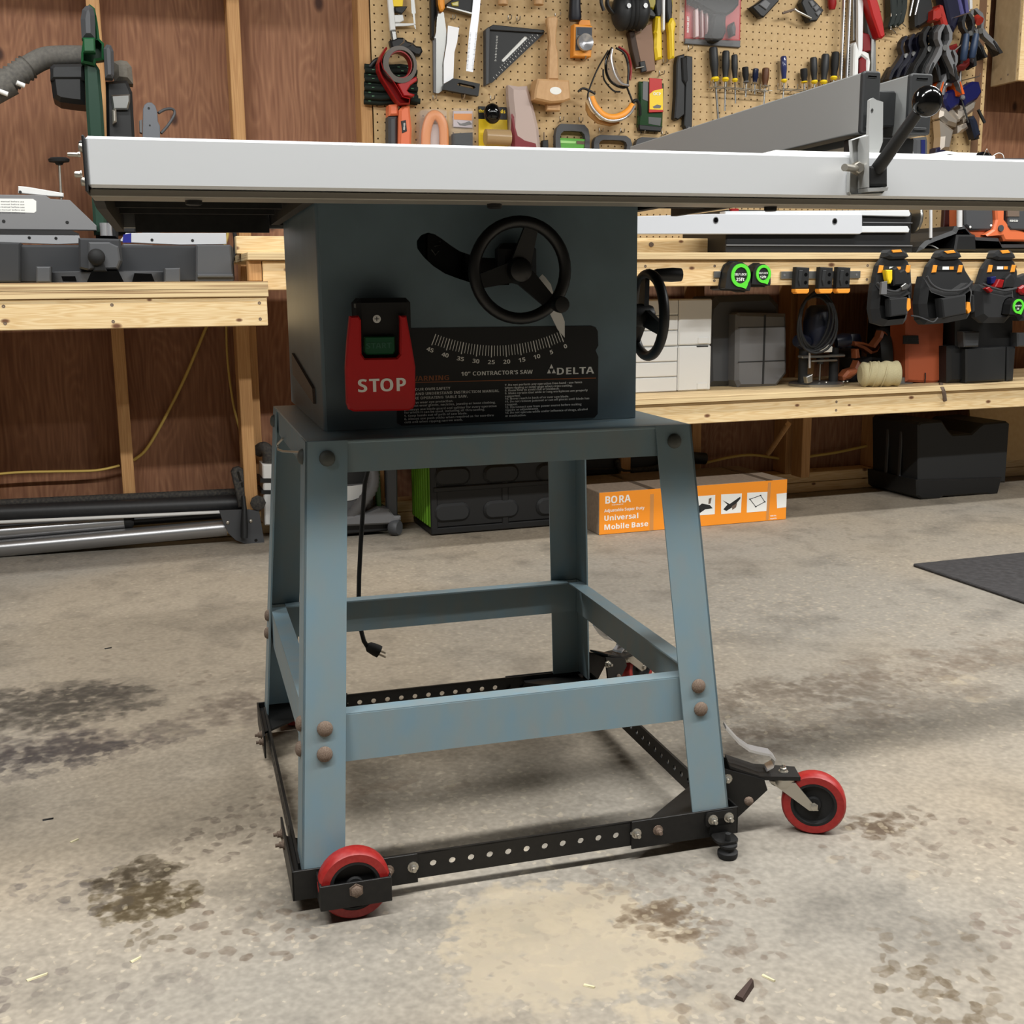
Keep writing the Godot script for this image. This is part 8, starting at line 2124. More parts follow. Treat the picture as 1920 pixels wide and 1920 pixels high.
	pp(o, "black_grip", PackedVector2Array([Vector2(0.4927, 1.731), Vector2(0.5128, 1.7323), Vector2(0.5312, 1.7113), Vector2(0.5233, 1.7005), Vector2(0.4951, 1.7056)]), 0.01, 0.034, M.black, 0.005)
	pp(o, "yellow_grip", PackedVector2Array([Vector2(0.5823, 1.7977), Vector2(0.5985, 1.7988), Vector2(0.5975, 1.7473), Vector2(0.5938, 1.723), Vector2(0.5873, 1.7466)]), 0.008, 0.02, mat(Color(0.62, 0.56, 0.10), 0.45), 0.003)
	base(o)
	# red blister pack
	o = thing("blister_pack", "big red carded blister pack holding a black tool attachment", "pack")
	pp(o, "card", PackedVector2Array([Vector2(0.6502, 1.8238), Vector2(0.8692, 1.8393), Vector2(0.869, 1.6485), Vector2(0.6501, 1.6362)]), 0.006, 0.011, mat(Color(0.68, 0.09, 0.10), 0.45), 0.001)
	pp(o, "grey_foot", PackedVector2Array([Vector2(0.6509, 1.6463), Vector2(0.8699, 1.6517), Vector2(0.8685, 1.6285), Vector2(0.6492, 1.6287)]), 0.006, 0.014, M.midgrey, 0.002)
	pp(o, "tool_head", PackedVector2Array([Vector2(0.6483, 1.8136), Vector2(0.8425, 1.8273), Vector2(0.8404, 1.7612), Vector2(0.82, 1.739), Vector2(0.7953, 1.7235), Vector2(0.7411, 1.7235), Vector2(0.6784, 1.7506), Vector2(0.6537, 1.7575)]), 0.015, 0.05, M.rubber, 0.008)
	pp(o, "tool_neck", PackedVector2Array([Vector2(0.741, 1.727), Vector2(0.791, 1.7267), Vector2(0.7898, 1.6987), Vector2(0.7927, 1.671), Vector2(0.7808, 1.6457), Vector2(0.7602, 1.6341), Vector2(0.7372, 1.6363), Vector2(0.7243, 1.653), Vector2(0.7337, 1.6883)]), 0.015, 0.052, M.rubber, 0.008)
	pp(o, "small_part", PackedVector2Array([Vector2(0.8172, 1.7), Vector2(0.8296, 1.7078), Vector2(0.8366, 1.6871), Vector2(0.8353, 1.6624), Vector2(0.8206, 1.658), Vector2(0.8134, 1.6857)]), 0.015, 0.04, M.black, 0.005)
	for q in [[PackedVector2Array([Vector2(0.6797, 1.7388), Vector2(0.6919, 1.7466), Vector2(0.6962, 1.6528), Vector2(0.6818, 1.6485)])], [PackedVector2Array([Vector2(0.7043, 1.7474), Vector2(0.7105, 1.7478), Vector2(0.715, 1.6504), Vector2(0.7088, 1.65)])], [PackedVector2Array([Vector2(0.7229, 1.752), Vector2(0.7291, 1.7524), Vector2(0.7336, 1.6585), Vector2(0.7274, 1.6546)])]]:
		pp(o, "blade_part", q[0], 0.014, 0.03, mat(Color(0.75, 0.62, 0.62), 0.25), 0.002)
	letters("side_print", [["REPAIR KIT", Vector3(0.6615, 1.6929, 0.0115), 0.008, 0.9, PI / 2]], Basis(), M.print, o)
	bagged(o, PackedVector2Array([Vector2(0.6305, 1.8116), Vector2(0.8407, 1.8265), Vector2(0.8404, 1.6415), Vector2(0.6302, 1.6366)]), 0.058)
	base(o)
	# safety glasses and goggles
	var lens := mat(Color(0.5, 0.45, 0.42, 0.35), 0.08)
	lens.transparency = BaseMaterial3D.TRANSPARENCY_ALPHA
	o = thing("safety_glasses", "smoky safety glasses hanging by their arms from a hook", "glasses")
	tb(o, "frame", curve([Vector3(0.3579, 1.592, 0.05), Vector3(0.3384, 1.5603, 0.05), Vector3(0.3348, 1.5225, 0.05), Vector3(0.3468, 1.4923, 0.05), Vector3(0.3666, 1.476, 0.05), Vector3(0.3962, 1.4662, 0.055), Vector3(0.4137, 1.4731, 0.06)], 4), 0.005, M.gloss, 8)
	tb(o, "frame", curve([Vector3(0.349, 1.5843, 0.07), Vector3(0.3431, 1.5526, 0.075), Vector3(0.3539, 1.505, 0.078), Vector3(0.3791, 1.4759, 0.075), Vector3(0.4114, 1.4721, 0.065)], 4), 0.0042, M.chrome, 8)
	tb(o, "arm", curve([Vector3(0.3739, 1.5938, 0.045), Vector3(0.4059, 1.5794, 0.04), Vector3(0.4246, 1.5382, 0.035), Vector3(0.4163, 1.4782, 0.05)], 5), 0.0038, M.black, 8)
	tb(o, "red_arm", curve([Vector3(0.3859, 1.5988, 0.04), Vector3(0.4202, 1.581, 0.035), Vector3(0.4369, 1.5397, 0.03), Vector3(0.4311, 1.4952, 0.035)], 5), 0.0042, M.red, 8)
	pp(o, "lens", PackedVector2Array([Vector2(0.3516, 1.5762), Vector2(0.3381, 1.5465), Vector2(0.3363, 1.5124), Vector2(0.3503, 1.4873), Vector2(0.378, 1.4714), Vector2(0.4038, 1.4726), Vector2(0.3777, 1.5058), Vector2(0.3616, 1.5426)]), 0.056, 0.059, lens)
	tb(o, "nose_wire", curve([Vector3(0.3293, 1.524, 0.04), Vector3(0.3334, 1.4899, 0.04), Vector3(0.3673, 1.4569, 0.04), Vector3(0.3932, 1.4545, 0.04)], 4), 0.003, M.black, 6)
	base(o)
	H(Vector3(0.4477, 1.6444, 0), "the smoky safety glasses", 0.085)
	o = thing("goggles", "clear wrap goggles with an orange rim and black strap", "goggles")
	tb(o, "orange_rim", curve([Vector3(0.278, 1.4293, 0.06), Vector3(0.2876, 1.4008, 0.07), Vector3(0.3108, 1.3728, 0.08), Vector3(0.344, 1.363, 0.085), Vector3(0.3817, 1.372, 0.08), Vector3(0.414, 1.3919, 0.07), Vector3(0.4304, 1.4097, 0.06)], 5), 0.008, M.amber, 8, false, 1.5)
	tb(o, "clear_shell", curve([Vector3(0.2641, 1.4238, 0.07), Vector3(0.2734, 1.3878, 0.085), Vector3(0.3022, 1.356, 0.1), Vector3(0.3352, 1.3479, 0.105), Vector3(0.3767, 1.357, 0.1), Vector3(0.4111, 1.3793, 0.085), Vector3(0.4318, 1.4031, 0.07)], 5), 0.0065, M.chrome, 8, false, 0.7)
	pp(o, "lens", PackedVector2Array([Vector2(0.2557, 1.4136), Vector2(0.2752, 1.3837), Vector2(0.3065, 1.3575), Vector2(0.3458, 1.3486), Vector2(0.3813, 1.3568), Vector2(0.3814, 1.3464), Vector2(0.3459, 1.3365), Vector2(0.2988, 1.3435), Vector2(0.2675, 1.3663), Vector2(0.2558, 1.3864)]), 0.06, 0.064, mat(Color(0.62, 0.45, 0.25), 0.15), 0.002)
	tb(o, "strap", curve([Vector3(0.2644, 1.4219, 0.06), Vector3(0.2724, 1.4512, 0.05), Vector3(0.312, 1.5249, 0.03), Vector3(0.351, 1.5868, 0.03)], 5), 0.0055, M.black, 6, false, 0.5)
	tb(o, "strap", curve([Vector3(0.4344, 1.4116, 0.06), Vector3(0.4267, 1.4406, 0.05), Vector3(0.4149, 1.4763, 0.04)], 5), 0.0055, M.black, 6, false, 0.5)
	tb(o, "strap_tail", curve([Vector3(0.2335, 1.4461, 0.05), Vector3(0.249, 1.457, 0.05), Vector3(0.2666, 1.4543, 0.05), Vector3(0.2959, 1.4419, 0.05)], 4), 0.004, M.black, 6)
	tb(o, "strap_tail", curve([Vector3(0.4303, 1.4183, 0.06), Vector3(0.4489, 1.4276, 0.05), Vector3(0.4659, 1.4122, 0.04), Vector3(0.4731, 1.3823, 0.03)], 4), 0.006, M.black, 6)
	base(o)
	# green and red packs
	o = thing("bag_pack", "shiny green and silver foil pack hanging right of the goggles", "pack")
	pp(o, "foil", PackedVector2Array([Vector2(0.474, 1.4954), Vector2(0.5678, 1.4927), Vector2(0.5654, 1.3936), Vector2(0.5642, 1.3437), Vector2(0.5541, 1.3308), Vector2(0.4761, 1.3336), Vector2(0.4698, 1.3475), Vector2(0.4728, 1.4288)]), 0.008, 0.025, mat(Color(0.10, 0.24, 0.11), 0.2), 0.006)
	pp(o, "silver_panel", PackedVector2Array([Vector2(0.4856, 1.4957), Vector2(0.5059, 1.4949), Vector2(0.5048, 1.4299), Vector2(0.4843, 1.4361)]), 0.02, 0.0262, M.midgrey)
	pp(o, "silver_panel", PackedVector2Array([Vector2(0.5075, 1.3788), Vector2(0.5568, 1.3771), Vector2(0.5532, 1.3503), Vector2(0.5079, 1.3558)]), 0.02, 0.0262, mat(Color(0.55, 0.56, 0.56), 0.15, 0.6))
	pp(o, "black_foot", PackedVector2Array([Vector2(0.4708, 1.3526), Vector2(0.5631, 1.3487), Vector2(0.5572, 1.3307), Vector2(0.4731, 1.3332)]), 0.008, 0.027, M.black, 0.003)
	base(o)
	o = thing("pick_pack", "red and yellow carded pack in front of the green foil pack", "pack")
	pp(o, "card", PackedVector2Array([Vector2(0.507, 1.5062), Vector2(0.5539, 1.5049), Vector2(0.5619, 1.396), Vector2(0.5066, 1.3921)]), 0.0285, 0.032, mat(Color(0.72, 0.10, 0.07), 0.45), 0.001)
	var ypl := pp(o, "yellow_panel", PackedVector2Array([Vector2(0.5075, 1.4537), Vector2(0.5236, 1.4649), Vector2(0.5582, 1.4734), Vector2(0.5594, 1.4029), Vector2(0.5082, 1.4027)]), 0.03, 0.0328, M.yellow)
	letters("pack_print", [["OCP", Vector3(0.5355, 1.4547, 0.0335), 0.010, 1.1]], Basis(), M.print, ypl)
	pp(o, "picture", PackedVector2Array([Vector2(0.52, 1.4119), Vector2(0.5363, 1.4196), Vector2(0.5527, 1.4167), Vector2(0.5487, 1.4077), Vector2(0.5242, 1.4067)]), 0.03, 0.0334, M.midgrey)
	base(o)
	H(Vector3(0.5571, 1.5245, 0), "the green and the red packs", 0.045)
	# black rasp holder
	o = thing("rasp", "long black rasps hanging in a pair right of the foil packs", "rasp")
	pp(o, "left_rasp", PackedVector2Array([Vector2(0.6145, 1.5844), Vector2(0.6391, 1.591), Vector2(0.6441, 1.5491), Vector2(0.6433, 1.3898), Vector2(0.6187, 1.371), Vector2(0.6041, 1.3758), Vector2(0.6089, 1.4506), Vector2(0.6089, 1.5561)]), 0.008, 0.035, M.black, 0.004)
	pp(o, "right_rasp", PackedVector2Array([Vector2(0.6479, 1.5871), Vector2(0.6729, 1.5849), Vector2(0.6767, 1.4185), Vector2(0.6763, 1.3414), Vector2(0.6554, 1.3371), Vector2(0.6446, 1.3547), Vector2(0.6459, 1.3905)]), 0.008, 0.03, M.darkgrey, 0.003)
	pp(o, "clip", PackedVector2Array([Vector2(0.6244, 1.577), Vector2(0.6449, 1.5816), Vector2(0.6507, 1.5046), Vector2(0.6428, 1.4866), Vector2(0.63, 1.5036)]), 0.03, 0.042, M.rubber, 0.004)
	dot(o, "hole", Vector3(0.6635, 1.3464, 0.0302), 0.0045, M.midgrey)
	base(o)
	H(Vector3(0.6672, 1.6148, 0), "the black rasps", 0.04)
	# wire racks of screwdrivers
	for q in [[Vector3(0.746, 1.4869, 0), Vector3(0.9841, 1.4828, 0), "left wire rack holding six screwdrivers"], [Vector3(1.0235, 1.4918, 0), Vector3(1.3115, 1.4894, 0), "right wire rack holding five screwdrivers"]]:
		o = thing("screwdriver_rack", q[2], "rack", "wire screwdriver racks")
		for z in [0.018, 0.045]:
			tb(o, "long_wire", [Vector3(q[0].x, q[0].y + 0.022, z), Vector3(q[0].x, q[0].y, z), Vector3(q[1].x, q[1].y, z)], 0.0018, M.zinc, 6)
		for k in 7:
			var t := (k + 0.5) / 7.0
			var c: Vector3 = q[0].lerp(q[1], t)
			tb(o, "cross_wire", [Vector3(c.x, c.y, 0.006), Vector3(c.x, c.y, 0.05), Vector3(c.x, c.y + 0.018, 0.051)], 0.0017, M.zinc, 6)
		base(o)
	var dr := [
		[Vector3(0.7514, 1.6208, 0.03), Vector3(0.7629, 1.5061, 0.03), Vector3(0.7793, 1.3739, 0.03), 0.0155, M.darkgrey, M.yellow, "biggest screwdriver, black handle and long thick shaft, first in the left rack"],
		[Vector3(0.8023, 1.6112, 0.03), Vector3(0.8032, 1.508, 0.03), Vector3(0.8039, 1.4091, 0.03), 0.0135, M.darkgrey, M.yellow, "second screwdriver in the left rack, black handle with yellow collar"],
		[Vector3(0.8366, 1.6006, 0.03), Vector3(0.8416, 1.5079, 0.03), Vector3(0.846, 1.4361, 0.03), 0.0115, M.darkgrey, M.yellow, "third screwdriver in the left rack, slimmer black handle with yellow collar"],
		[Vector3(0.8807, 1.5618, 0.03), Vector3(0.8868, 1.5064, 0.03), Vector3(0.8862, 1.4594, 0.03), 0.0115, M.rubber, M.midgrey, "stubby black screwdriver with grey collar, fourth in the left rack"],
		[Vector3(0.9239, 1.5586, 0.03), Vector3(0.9215, 1.5044, 0.03), Vector3(0.9227, 1.47, 0.03), 0.011, mat(Color(0.08, 0.11, 0.22), 0.2), M.zinc, "short screwdriver with dark blue translucent handle in the left rack"],
		[Vector3(0.965, 1.5624, 0.03), Vector3(0.9632, 1.4936, 0.03), Vector3(0.961, 1.4353, 0.03), 0.013, mat(Color(0.36, 0.22, 0.12), 0.45), M.zinc, "brown wooden handled awl at the right of the left rack"],
		[Vector3(1.0356, 1.6057, 0.03), Vector3(1.0415, 1.5153, 0.03), Vector3(1.0394, 1.4586, 0.03), 0.0115, mat(Color(0.20, 0.22, 0.38), 0.15), M.yellow, "screwdriver with violet-blue translucent handle in the right rack"],
		[Vector3(1.1213, 1.5683, 0.03), Vector3(1.1259, 1.5173, 0.03), Vector3(1.1279, 1.4733, 0.03), 0.013, M.rubber, M.yellow, "short black screwdriver, second in the right rack"],
		[Vector3(1.1597, 1.6086, 0.03), Vector3(1.1685, 1.5174, 0.03), Vector3(1.171, 1.4659, 0.03), 0.013, M.darkgrey, M.yellow, "black screwdriver, third in the right rack"],
		[Vector3(1.2108, 1.6223, 0.03), Vector3(1.2069, 1.5173, 0.03), Vector3(1.2076, 1.4581, 0.03), 0.0145, M.darkgrey, M.yellow, "tall black screwdriver, fourth in the right rack"],
		[Vector3(1.2533, 1.6319, 0.03), Vector3(1.2493, 1.5341, 0.03), Vector3(1.248, 1.4691, 0.03), 0.0145, M.rubber, M.yellow, "tall black screwdriver next to the chrome clamp bars"],
	]
	for d in dr:
		driver(d[0], d[1], d[2], d[3], d[4], d[5], d[6])
	# carded black trays near the top
	o = thing("bit_holder", "black bit holder tilted up to the right at the photo's top", "tool holder")
	pp(o, "body", PackedVector2Array([Vector2(0.8921, 1.7587), Vector2(0.9193, 1.7745), Vector2(0.9651, 1.8091), Vector2(1.0162, 1.8232), Vector2(1.0005, 1.7834), Vector2(0.9424, 1.7268), Vector2(0.9294, 1.7295)]), 0.015, 0.045, M.black, 0.004)
	pp(o, "grey_insert", PackedVector2Array([Vector2(0.9183, 1.767), Vector2(0.9433, 1.7862), Vector2(0.9652, 1.7736), Vector2(0.9489, 1.7514)]), 0.04, 0.05, M.midgrey, 0.002)
	base(o)
	o = thing("bit_holder", "black bit holder with grey inserts tilted down to the right, beside a T-bar", "tool holder")
	pp(o, "body", PackedVector2Array([Vector2(1.0919, 1.7859), Vector2(1.1082, 1.8119), Vector2(1.1349, 1.8066), Vector2(1.1878, 1.7672), Vector2(1.1607, 1.7296), Vector2(1.1299, 1.7242), Vector2(1.1157, 1.7447)]), 0.015, 0.045, M.black, 0.004)
	for q in [[PackedVector2Array([Vector2(1.1211, 1.791), Vector2(1.1341, 1.7954), Vector2(1.148, 1.7821), Vector2(1.1352, 1.7723)])], [PackedVector2Array([Vector2(1.1397, 1.7708), Vector2(1.1546, 1.7825), Vector2(1.1662, 1.7726), Vector2(1.1513, 1.7591)])], [PackedVector2Array([Vector2(1.1493, 1.7536), Vector2(1.1643, 1.7653), Vector2(1.1757, 1.7588), Vector2(1.1609, 1.7436)])]]:
		pp(o, "grey_insert", q[0], 0.04, 0.05, M.midgrey, 0.002)
	base(o)
	o = thing("t_bar", "small steel T-bar hanging between the two black bit holders", "tool")
	tb(o, "cross_bar", [Vector3(1.0192, 1.7461, 0.04), Vector3(1.0698, 1.7625, 0.045)], 0.0042, M.rust, 8)
	tb(o, "stem", [Vector3(1.0656, 1.7604, 0.045), Vector3(1.0714, 1.7544, 0.05), Vector3(1.1316, 1.735, 0.05)], [0.006, 0.005, 0.0036], M.zinc, 10)
	base(o)
	o = thing("red_tool", "small red handle end hanging left of the chrome clamp bars", "handle")
	tb(o, "grip", [Vector3(1.2235, 1.8602, 0.03), Vector3(1.2292, 1.7923, 0.03), Vector3(1.2302, 1.7743, 0.03)], [0.015, 0.016, 0.011], M.red, 14)
	base(o)
	clamps()
	handles_low()
	wall_cabinet()

func spring_clamp(c: Vector3, s: float, turn: float, body: Material, grip: Material, label: String, grip_label := "") -> void:
	var o := thing("spring_clamp", label, "clamp", "spring clamps on the pegboard")
	var xf := Transform3D(Basis(Vector3.BACK, turn).scaled(Vector3(s, s, 1)), c)
	for k in [-1, 1]:
		var jaw := PackedVector2Array()
		for q in [[0.02, 0.98], [0.14, 1.0], [0.34, 0.72], [0.34, 0.45], [0.2, 0.2], [0.34, -0.1], [0.62, -0.55], [0.74, -0.98], [0.60, -1.0], [0.46, -0.62], [0.12, -0.12], [0.06, 0.2], [0.2, 0.45], [0.18, 0.68]]:
			jaw.append(Vector2(q[0] * k, q[1]))
		var st := mk()
		prism(st, jaw, -0.014, 0.010, 0.0, xf)
		put("jaw_lever", st, body, o)
		st = mk()
		prism(st, PackedVector2Array([Vector2(0.40 * k, -0.42), Vector2(0.52 * k, -0.36), Vector2(0.80 * k, -0.98), Vector2(0.76 * k, -1.06), Vector2(0.56 * k, -1.04)]), -0.016, 0.013, 0.004 / s, xf)
		put("grip", st, grip, o)
	var st := mk()
	prism(st, ell(Vector2(0, 0.14), 0.11, 0.11, 14), -0.016, 0.014, 0.0, xf)
	put("pivot", st, M.steel, o)
	base(o)

func clamps() -> void:
	# chrome bar clamps
	for q in [[Vector3(1.2636, 1.8583, 0.05), Vector3(1.2652, 1.5315, 0.05), "leftmost chrome bar clamp hanging right of the screwdrivers"], [Vector3(1.2848, 1.8586, 0.055), Vector3(1.2868, 1.5317, 0.055), "second chrome bar clamp, close beside the leftmost one"]]:
		var o := thing("bar_clamp", q[2], "clamp", "chrome bar clamps")
		tb(o, "bar", [q[0], q[1]], 0.0085, M.chrome, 8, false, 0.45)
		var st := mk()
		for k in 24:
			box(st, q[0].lerp(q[1], 0.3 + k * 0.028) + Vector3(0.005, 0, 0.004), Vector3(0.004, 0.003, 0.004))
		put("bar_teeth", st, M.darkgrey, o).set_meta("kind", "stuff")
		base(o)
	var o := thing("bar_clamp", "white and red bar clamp with a forked white jaw, above the fence's end cap", "clamp")
	pp(o, "bar", PackedVector2Array([Vector2(1.308, 1.8567), Vector2(1.3327, 1.8585), Vector2(1.3407, 1.6419), Vector2(1.338, 1.6089), Vector2(1.3244, 1.6081)]), 0.055, 0.07, M.postwhite, 0.002)
	pp(o, "jaw", PackedVector2Array([Vector2(1.2954, 1.5271), Vector2(1.2933, 1.6474), Vector2(1.3017, 1.6588), Vector2(1.3171, 1.6269), Vector2(1.3398, 1.6281), Vector2(1.3584, 1.6218), Vector2(1.367, 1.593), Vector2(1.3638, 1.5303), Vector2(1.3501, 1.5297), Vector2(1.3506, 1.5995), Vector2(1.327, 1.6129), Vector2(1.3163, 1.6013), Vector2(1.3182, 1.5282)]), 0.04, 0.085, M.white, 0.005)
	pp(o, "red_grip", PackedVector2Array([Vector2(1.3262, 1.5294), Vector2(1.3223, 1.5989), Vector2(1.3353, 1.6106), Vector2(1.3519, 1.6004), Vector2(1.3583, 1.5309)]), 0.045, 0.082, mat(Color(0.45, 0.04, 0.07), 0.4), 0.005)
	pp(o, "red_slide", PackedVector2Array([Vector2(1.3401, 1.6986), Vector2(1.377, 1.6935), Vector2(1.3851, 1.6352), Vector2(1.3486, 1.6296)]), 0.03, 0.06, mat(Color(0.45, 0.04, 0.07), 0.4), 0.004)
	base(o)
	o = thing("bar_clamp", "grey steel bar clamp rising behind the fence's black end cap", "clamp")
	pp(o, "bar", PackedVector2Array([Vector2(1.3017, 1.861), Vector2(1.3107, 1.8616), Vector2(1.3213, 1.7541), Vector2(1.3215, 1.6703), Vector2(1.3124, 1.6698)]), 0.03, 0.05, M.steel, 0.002)
	pp(o, "tube", PackedVector2Array([Vector2(1.3799, 1.677), Vector2(1.398, 1.6817), Vector2(1.4092, 1.5349), Vector2(1.3838, 1.5337)]), 0.035, 0.07, M.steel, 0.006)
	pp(o, "arm", PackedVector2Array([Vector2(1.3438, 1.7932), Vector2(1.3555, 1.7867), Vector2(1.3903, 1.7015), Vector2(1.4055, 1.6804), Vector2(1.3875, 1.6721), Vector2(1.3727, 1.6895)]), 0.035, 0.06, M.midgrey, 0.003)
	base(o)
	for q in [[PackedVector2Array([Vector2(1.317, 1.8326), Vector2(1.3574, 1.8354), Vector2(1.3833, 1.7834), Vector2(1.4025, 1.7305), Vector2(1.4146, 1.6841), Vector2(1.4015, 1.6724), Vector2(1.3899, 1.6754), Vector2(1.3538, 1.7455)]), "red clamp handle, nearer of a close row at the photo's top", 0.06, 0.10], [PackedVector2Array([Vector2(1.3228, 1.8422), Vector2(1.3499, 1.8441), Vector2(1.3814, 1.7739), Vector2(1.4133, 1.7029), Vector2(1.4239, 1.6815), Vector2(1.4058, 1.675), Vector2(1.3653, 1.7365)]), "red clamp handle, further of a close row at the photo's top", 0.02, 0.055]]:
		o = thing("hand_clamp", q[1], "clamp", "red clamp handles")
		pp(o, "grip", q[0], q[2], q[3], mat(Color(0.66, 0.06, 0.05), 0.45), 0.006)
		base(o)
	# dark green C-clamps in a row
	var p0 := PackedVector2Array([Vector2(1.4576, 1.8539), Vector2(1.4946, 1.8565), Vector2(1.4947, 1.7833), Vector2(1.4838, 1.7349), Vector2(1.4615, 1.7188), Vector2(1.4564, 1.7258), Vector2(1.468, 1.7633)])
	for k in 3:
		o = thing("g_clamp", ["nearest left of three dark green clamps with pins at the top", "middle of three dark green clamps with pins at the top", "right one of three dark green clamps with pins at the top"][k], "clamp", "dark green clamps")
		var sh := PackedVector2Array()
		for v in p0:
			sh.append(v + Vector2(0.021 * k, 0.005 * k))
		pp(o, "frame", sh, 0.02, 0.055, mat(Color(0.04, 0.085, 0.065), 0.4), 0.004)
		var e := Vector3(1.4711, 1.7157, 0.05) + Vector3(0.021 * k, 0.012 * k, 0)
		tb(o, "screw", [e + Vector3(-0.002, 0.10, 0.0), e], 0.003, M.zinc, 8)
		tb(o, "tommy_bar", [e + Vector3(-0.004, 0.006, 0.004), e + Vector3(0.03, -0.006, -0.01)], 0.0018, M.zinc, 6)
		base(o)
	for k in 2:
		o = thing("steel_pin", ["left of two bright slim steel bars beside the green clamps", "right of two bright slim steel bars beside the green clamps"][k], "bar", "bright slim bars")
		var a: Vector3 = [Vector3(1.5538, 1.8559, 0.07), Vector3(1.5794, 1.8577, 0.07)][k]
		var b: Vector3 = [Vector3(1.5367, 1.7634, 0.07), Vector3(1.5598, 1.7685, 0.07)][k]
		tb(o, "bar", [a, b], 0.0038, M.chrome, 8)
		base(o)
	# dark quick clamps behind
	o = thing("quick_clamp", "black clamp body hanging left of the red-orange pads at the top", "clamp")
	pp(o, "body", PackedVector2Array([Vector2(1.5832, 1.8626), Vector2(1.6397, 1.8665), Vector2(1.6593, 1.7939), Vector2(1.6383, 1.7554), Vector2(1.5972, 1.7306), Vector2(1.5827, 1.7334), Vector2(1.5765, 1.7886)]), 0.012, 0.05, M.black, 0.008)
	base(o)
	for q in [[PackedVector2Array([Vector2(1.6325, 1.7868), Vector2(1.6506, 1.799), Vector2(1.6675, 1.7964), Vector2(1.6747, 1.7635), Vector2(1.6518, 1.751), Vector2(1.6326, 1.7535)]), "left of two red-orange clamp pads at the top right"], [PackedVector2Array([Vector2(1.6584, 1.8084), Vector2(1.6729, 1.8056), Vector2(1.7017, 1.7409), Vector2(1.6932, 1.7273), Vector2(1.6734, 1.7354), Vector2(1.6591, 1.7679)]), "right of two red-orange clamp pads at the top right"]]:
		o = thing("padded_clamp", q[1], "clamp", "red-orange clamp pads")
		pp(o, "pad", q[0], 0.04, 0.085, mat(Color(0.62, 0.13, 0.08), 0.5), 0.006)
		base(o)
	o = thing("quick_clamp", "violet-blue clamp with long grips at the photo's top right", "clamp")
	pp(o, "body", PackedVector2Array([Vector2(1.668, 1.8616), Vector2(1.7441, 1.8669), Vector2(1.7644, 1.7941), Vector2(1.7535, 1.7488), Vector2(1.7318, 1.7176), Vector2(1.7111, 1.735), Vector2(1.6925, 1.7895)]), 0.03, 0.08, mat(Color(0.06, 0.06, 0.16), 0.4), 0.008)
	pp(o, "grip", PackedVector2Array([Vector2(1.7233, 1.8643), Vector2(1.7376, 1.8652), Vector2(1.7768, 1.7678), Vector2(1.768, 1.7561), Vector2(1.7545, 1.7738)]), 0.05, 0.085, mat(Color(0.30, 0.29, 0.48), 0.4), 0.004)
	pp(o, "grip", PackedVector2Array([Vector2(1.7591, 1.8667), Vector2(1.7711, 1.8676), Vector2(1.7922, 1.7874), Vector2(1.7888, 1.7685), Vector2(1.7783, 1.7791)]), 0.05, 0.085, mat(Color(0.30, 0.29, 0.48), 0.4), 0.004)
	pp(o, "bar", PackedVector2Array([Vector2(1.7956, 1.8727), Vector2(1.8076, 1.8736), Vector2(1.8156, 1.8071), Vector2(1.8037, 1.8026)]), 0.05, 0.07, M.postwhite, 0.001)
	base(o)
	# spring clamps
	for k in 4:
		spring_clamp(Vector3(1.534, 1.6152, 0.05) + Vector3(0.024 * k, 0.006 * k, 0.012 * k), 0.082, -0.12, mat(Color(0.045, 0.045, 0.11), 0.4), mat(Color(0.04, 0.04, 0.085), 0.5), ["leftmost dark blue spring clamp of the hanging row", "second dark blue spring clamp of the hanging row", "third dark blue spring clamp of the hanging row", "fourth dark spring clamp of the row, just behind the black one"][k])
	for k in 2:
		spring_clamp(Vector3(1.5897, 1.6295, 0.11) + Vector3(0.03 * k, 0.004 * k, 0.014 * k), 0.092, -0.05, M.rubber, M.black, ["black spring clamp, second from the front of the row", "black spring clamp just behind the grey-edged one"][k])
	spring_clamp(Vector3(1.6258, 1.6278, 0.15), 0.094, 0.0, M.midgrey, M.black, "front spring clamp with grey levers and black grips")
	spring_clamp(Vector3(1.6886, 1.5659, 0.12), 0.078, 0.05, M.midgrey, M.orangeclamp, "spring clamp with bright orange grips below the grey-edged one")
	for k in 2:
		spring_clamp(Vector3(1.66, 1.5654, 0.07) + Vector3(0.03 * k, -0.002, 0.012 * k), 0.072, 0.05, M.orangeclamp, M.orangeclamp, ["leftmost dull orange spring clamp, low behind the lever's ball", "second dull orange spring clamp, low behind the lever's ball"][k])
	H(Vector3(1.7258, 1.7712, 0), "the row of spring clamps", 0.17)
	spring_clamp(Vector3(1.7794, 1.6977, 0.1), 0.085, 0.25, M.darkgrey, M.black, "black clamp with an orange-red pad above the blue handles")
	spring_clamp(Vector3(1.8441, 1.7129, 0.08), 0.095, 0.42, M.midgrey, M.black, "grey clamp with black grips at the pegboard's right edge")
	o = thing("padded_clamp", "round orange-red pad on the black clamp at the right", "clamp")
	tb(o, "pad", [Vector3(1.8077, 1.7666, 0.1), Vector3(1.8086, 1.7513, 0.12)], [0.014, 0.016], mat(Color(0.60, 0.16, 0.10), 0.5), 12)
	base(o)
	for q in [[Vector3(1.7356, 1.6984, 0.14), Vector3(1.7284, 1.6091, 0.14), "left of two steel-blue clamp handles at the right"], [Vector3(1.7871, 1.7034, 0.13), Vector3(1.7745, 1.6208, 0.13), "right of two steel-blue clamp handles at the right"]]:
		o = thing("hand_clamp", q[2], "clamp", "steel-blue clamp handles")
		tb(o, "grip", [q[0], q[0].lerp(q[1], 0.5), q[1], q[1] + Vector3(0, -0.004, 0)], [0.011, 0.014, 0.013, 0.008], mat(Color(0.13, 0.20, 0.30), 0.5), 12)
		base(o)
	o = thing("hand_clamp", "large dull red clamp grip hanging right of the spring clamps", "clamp")
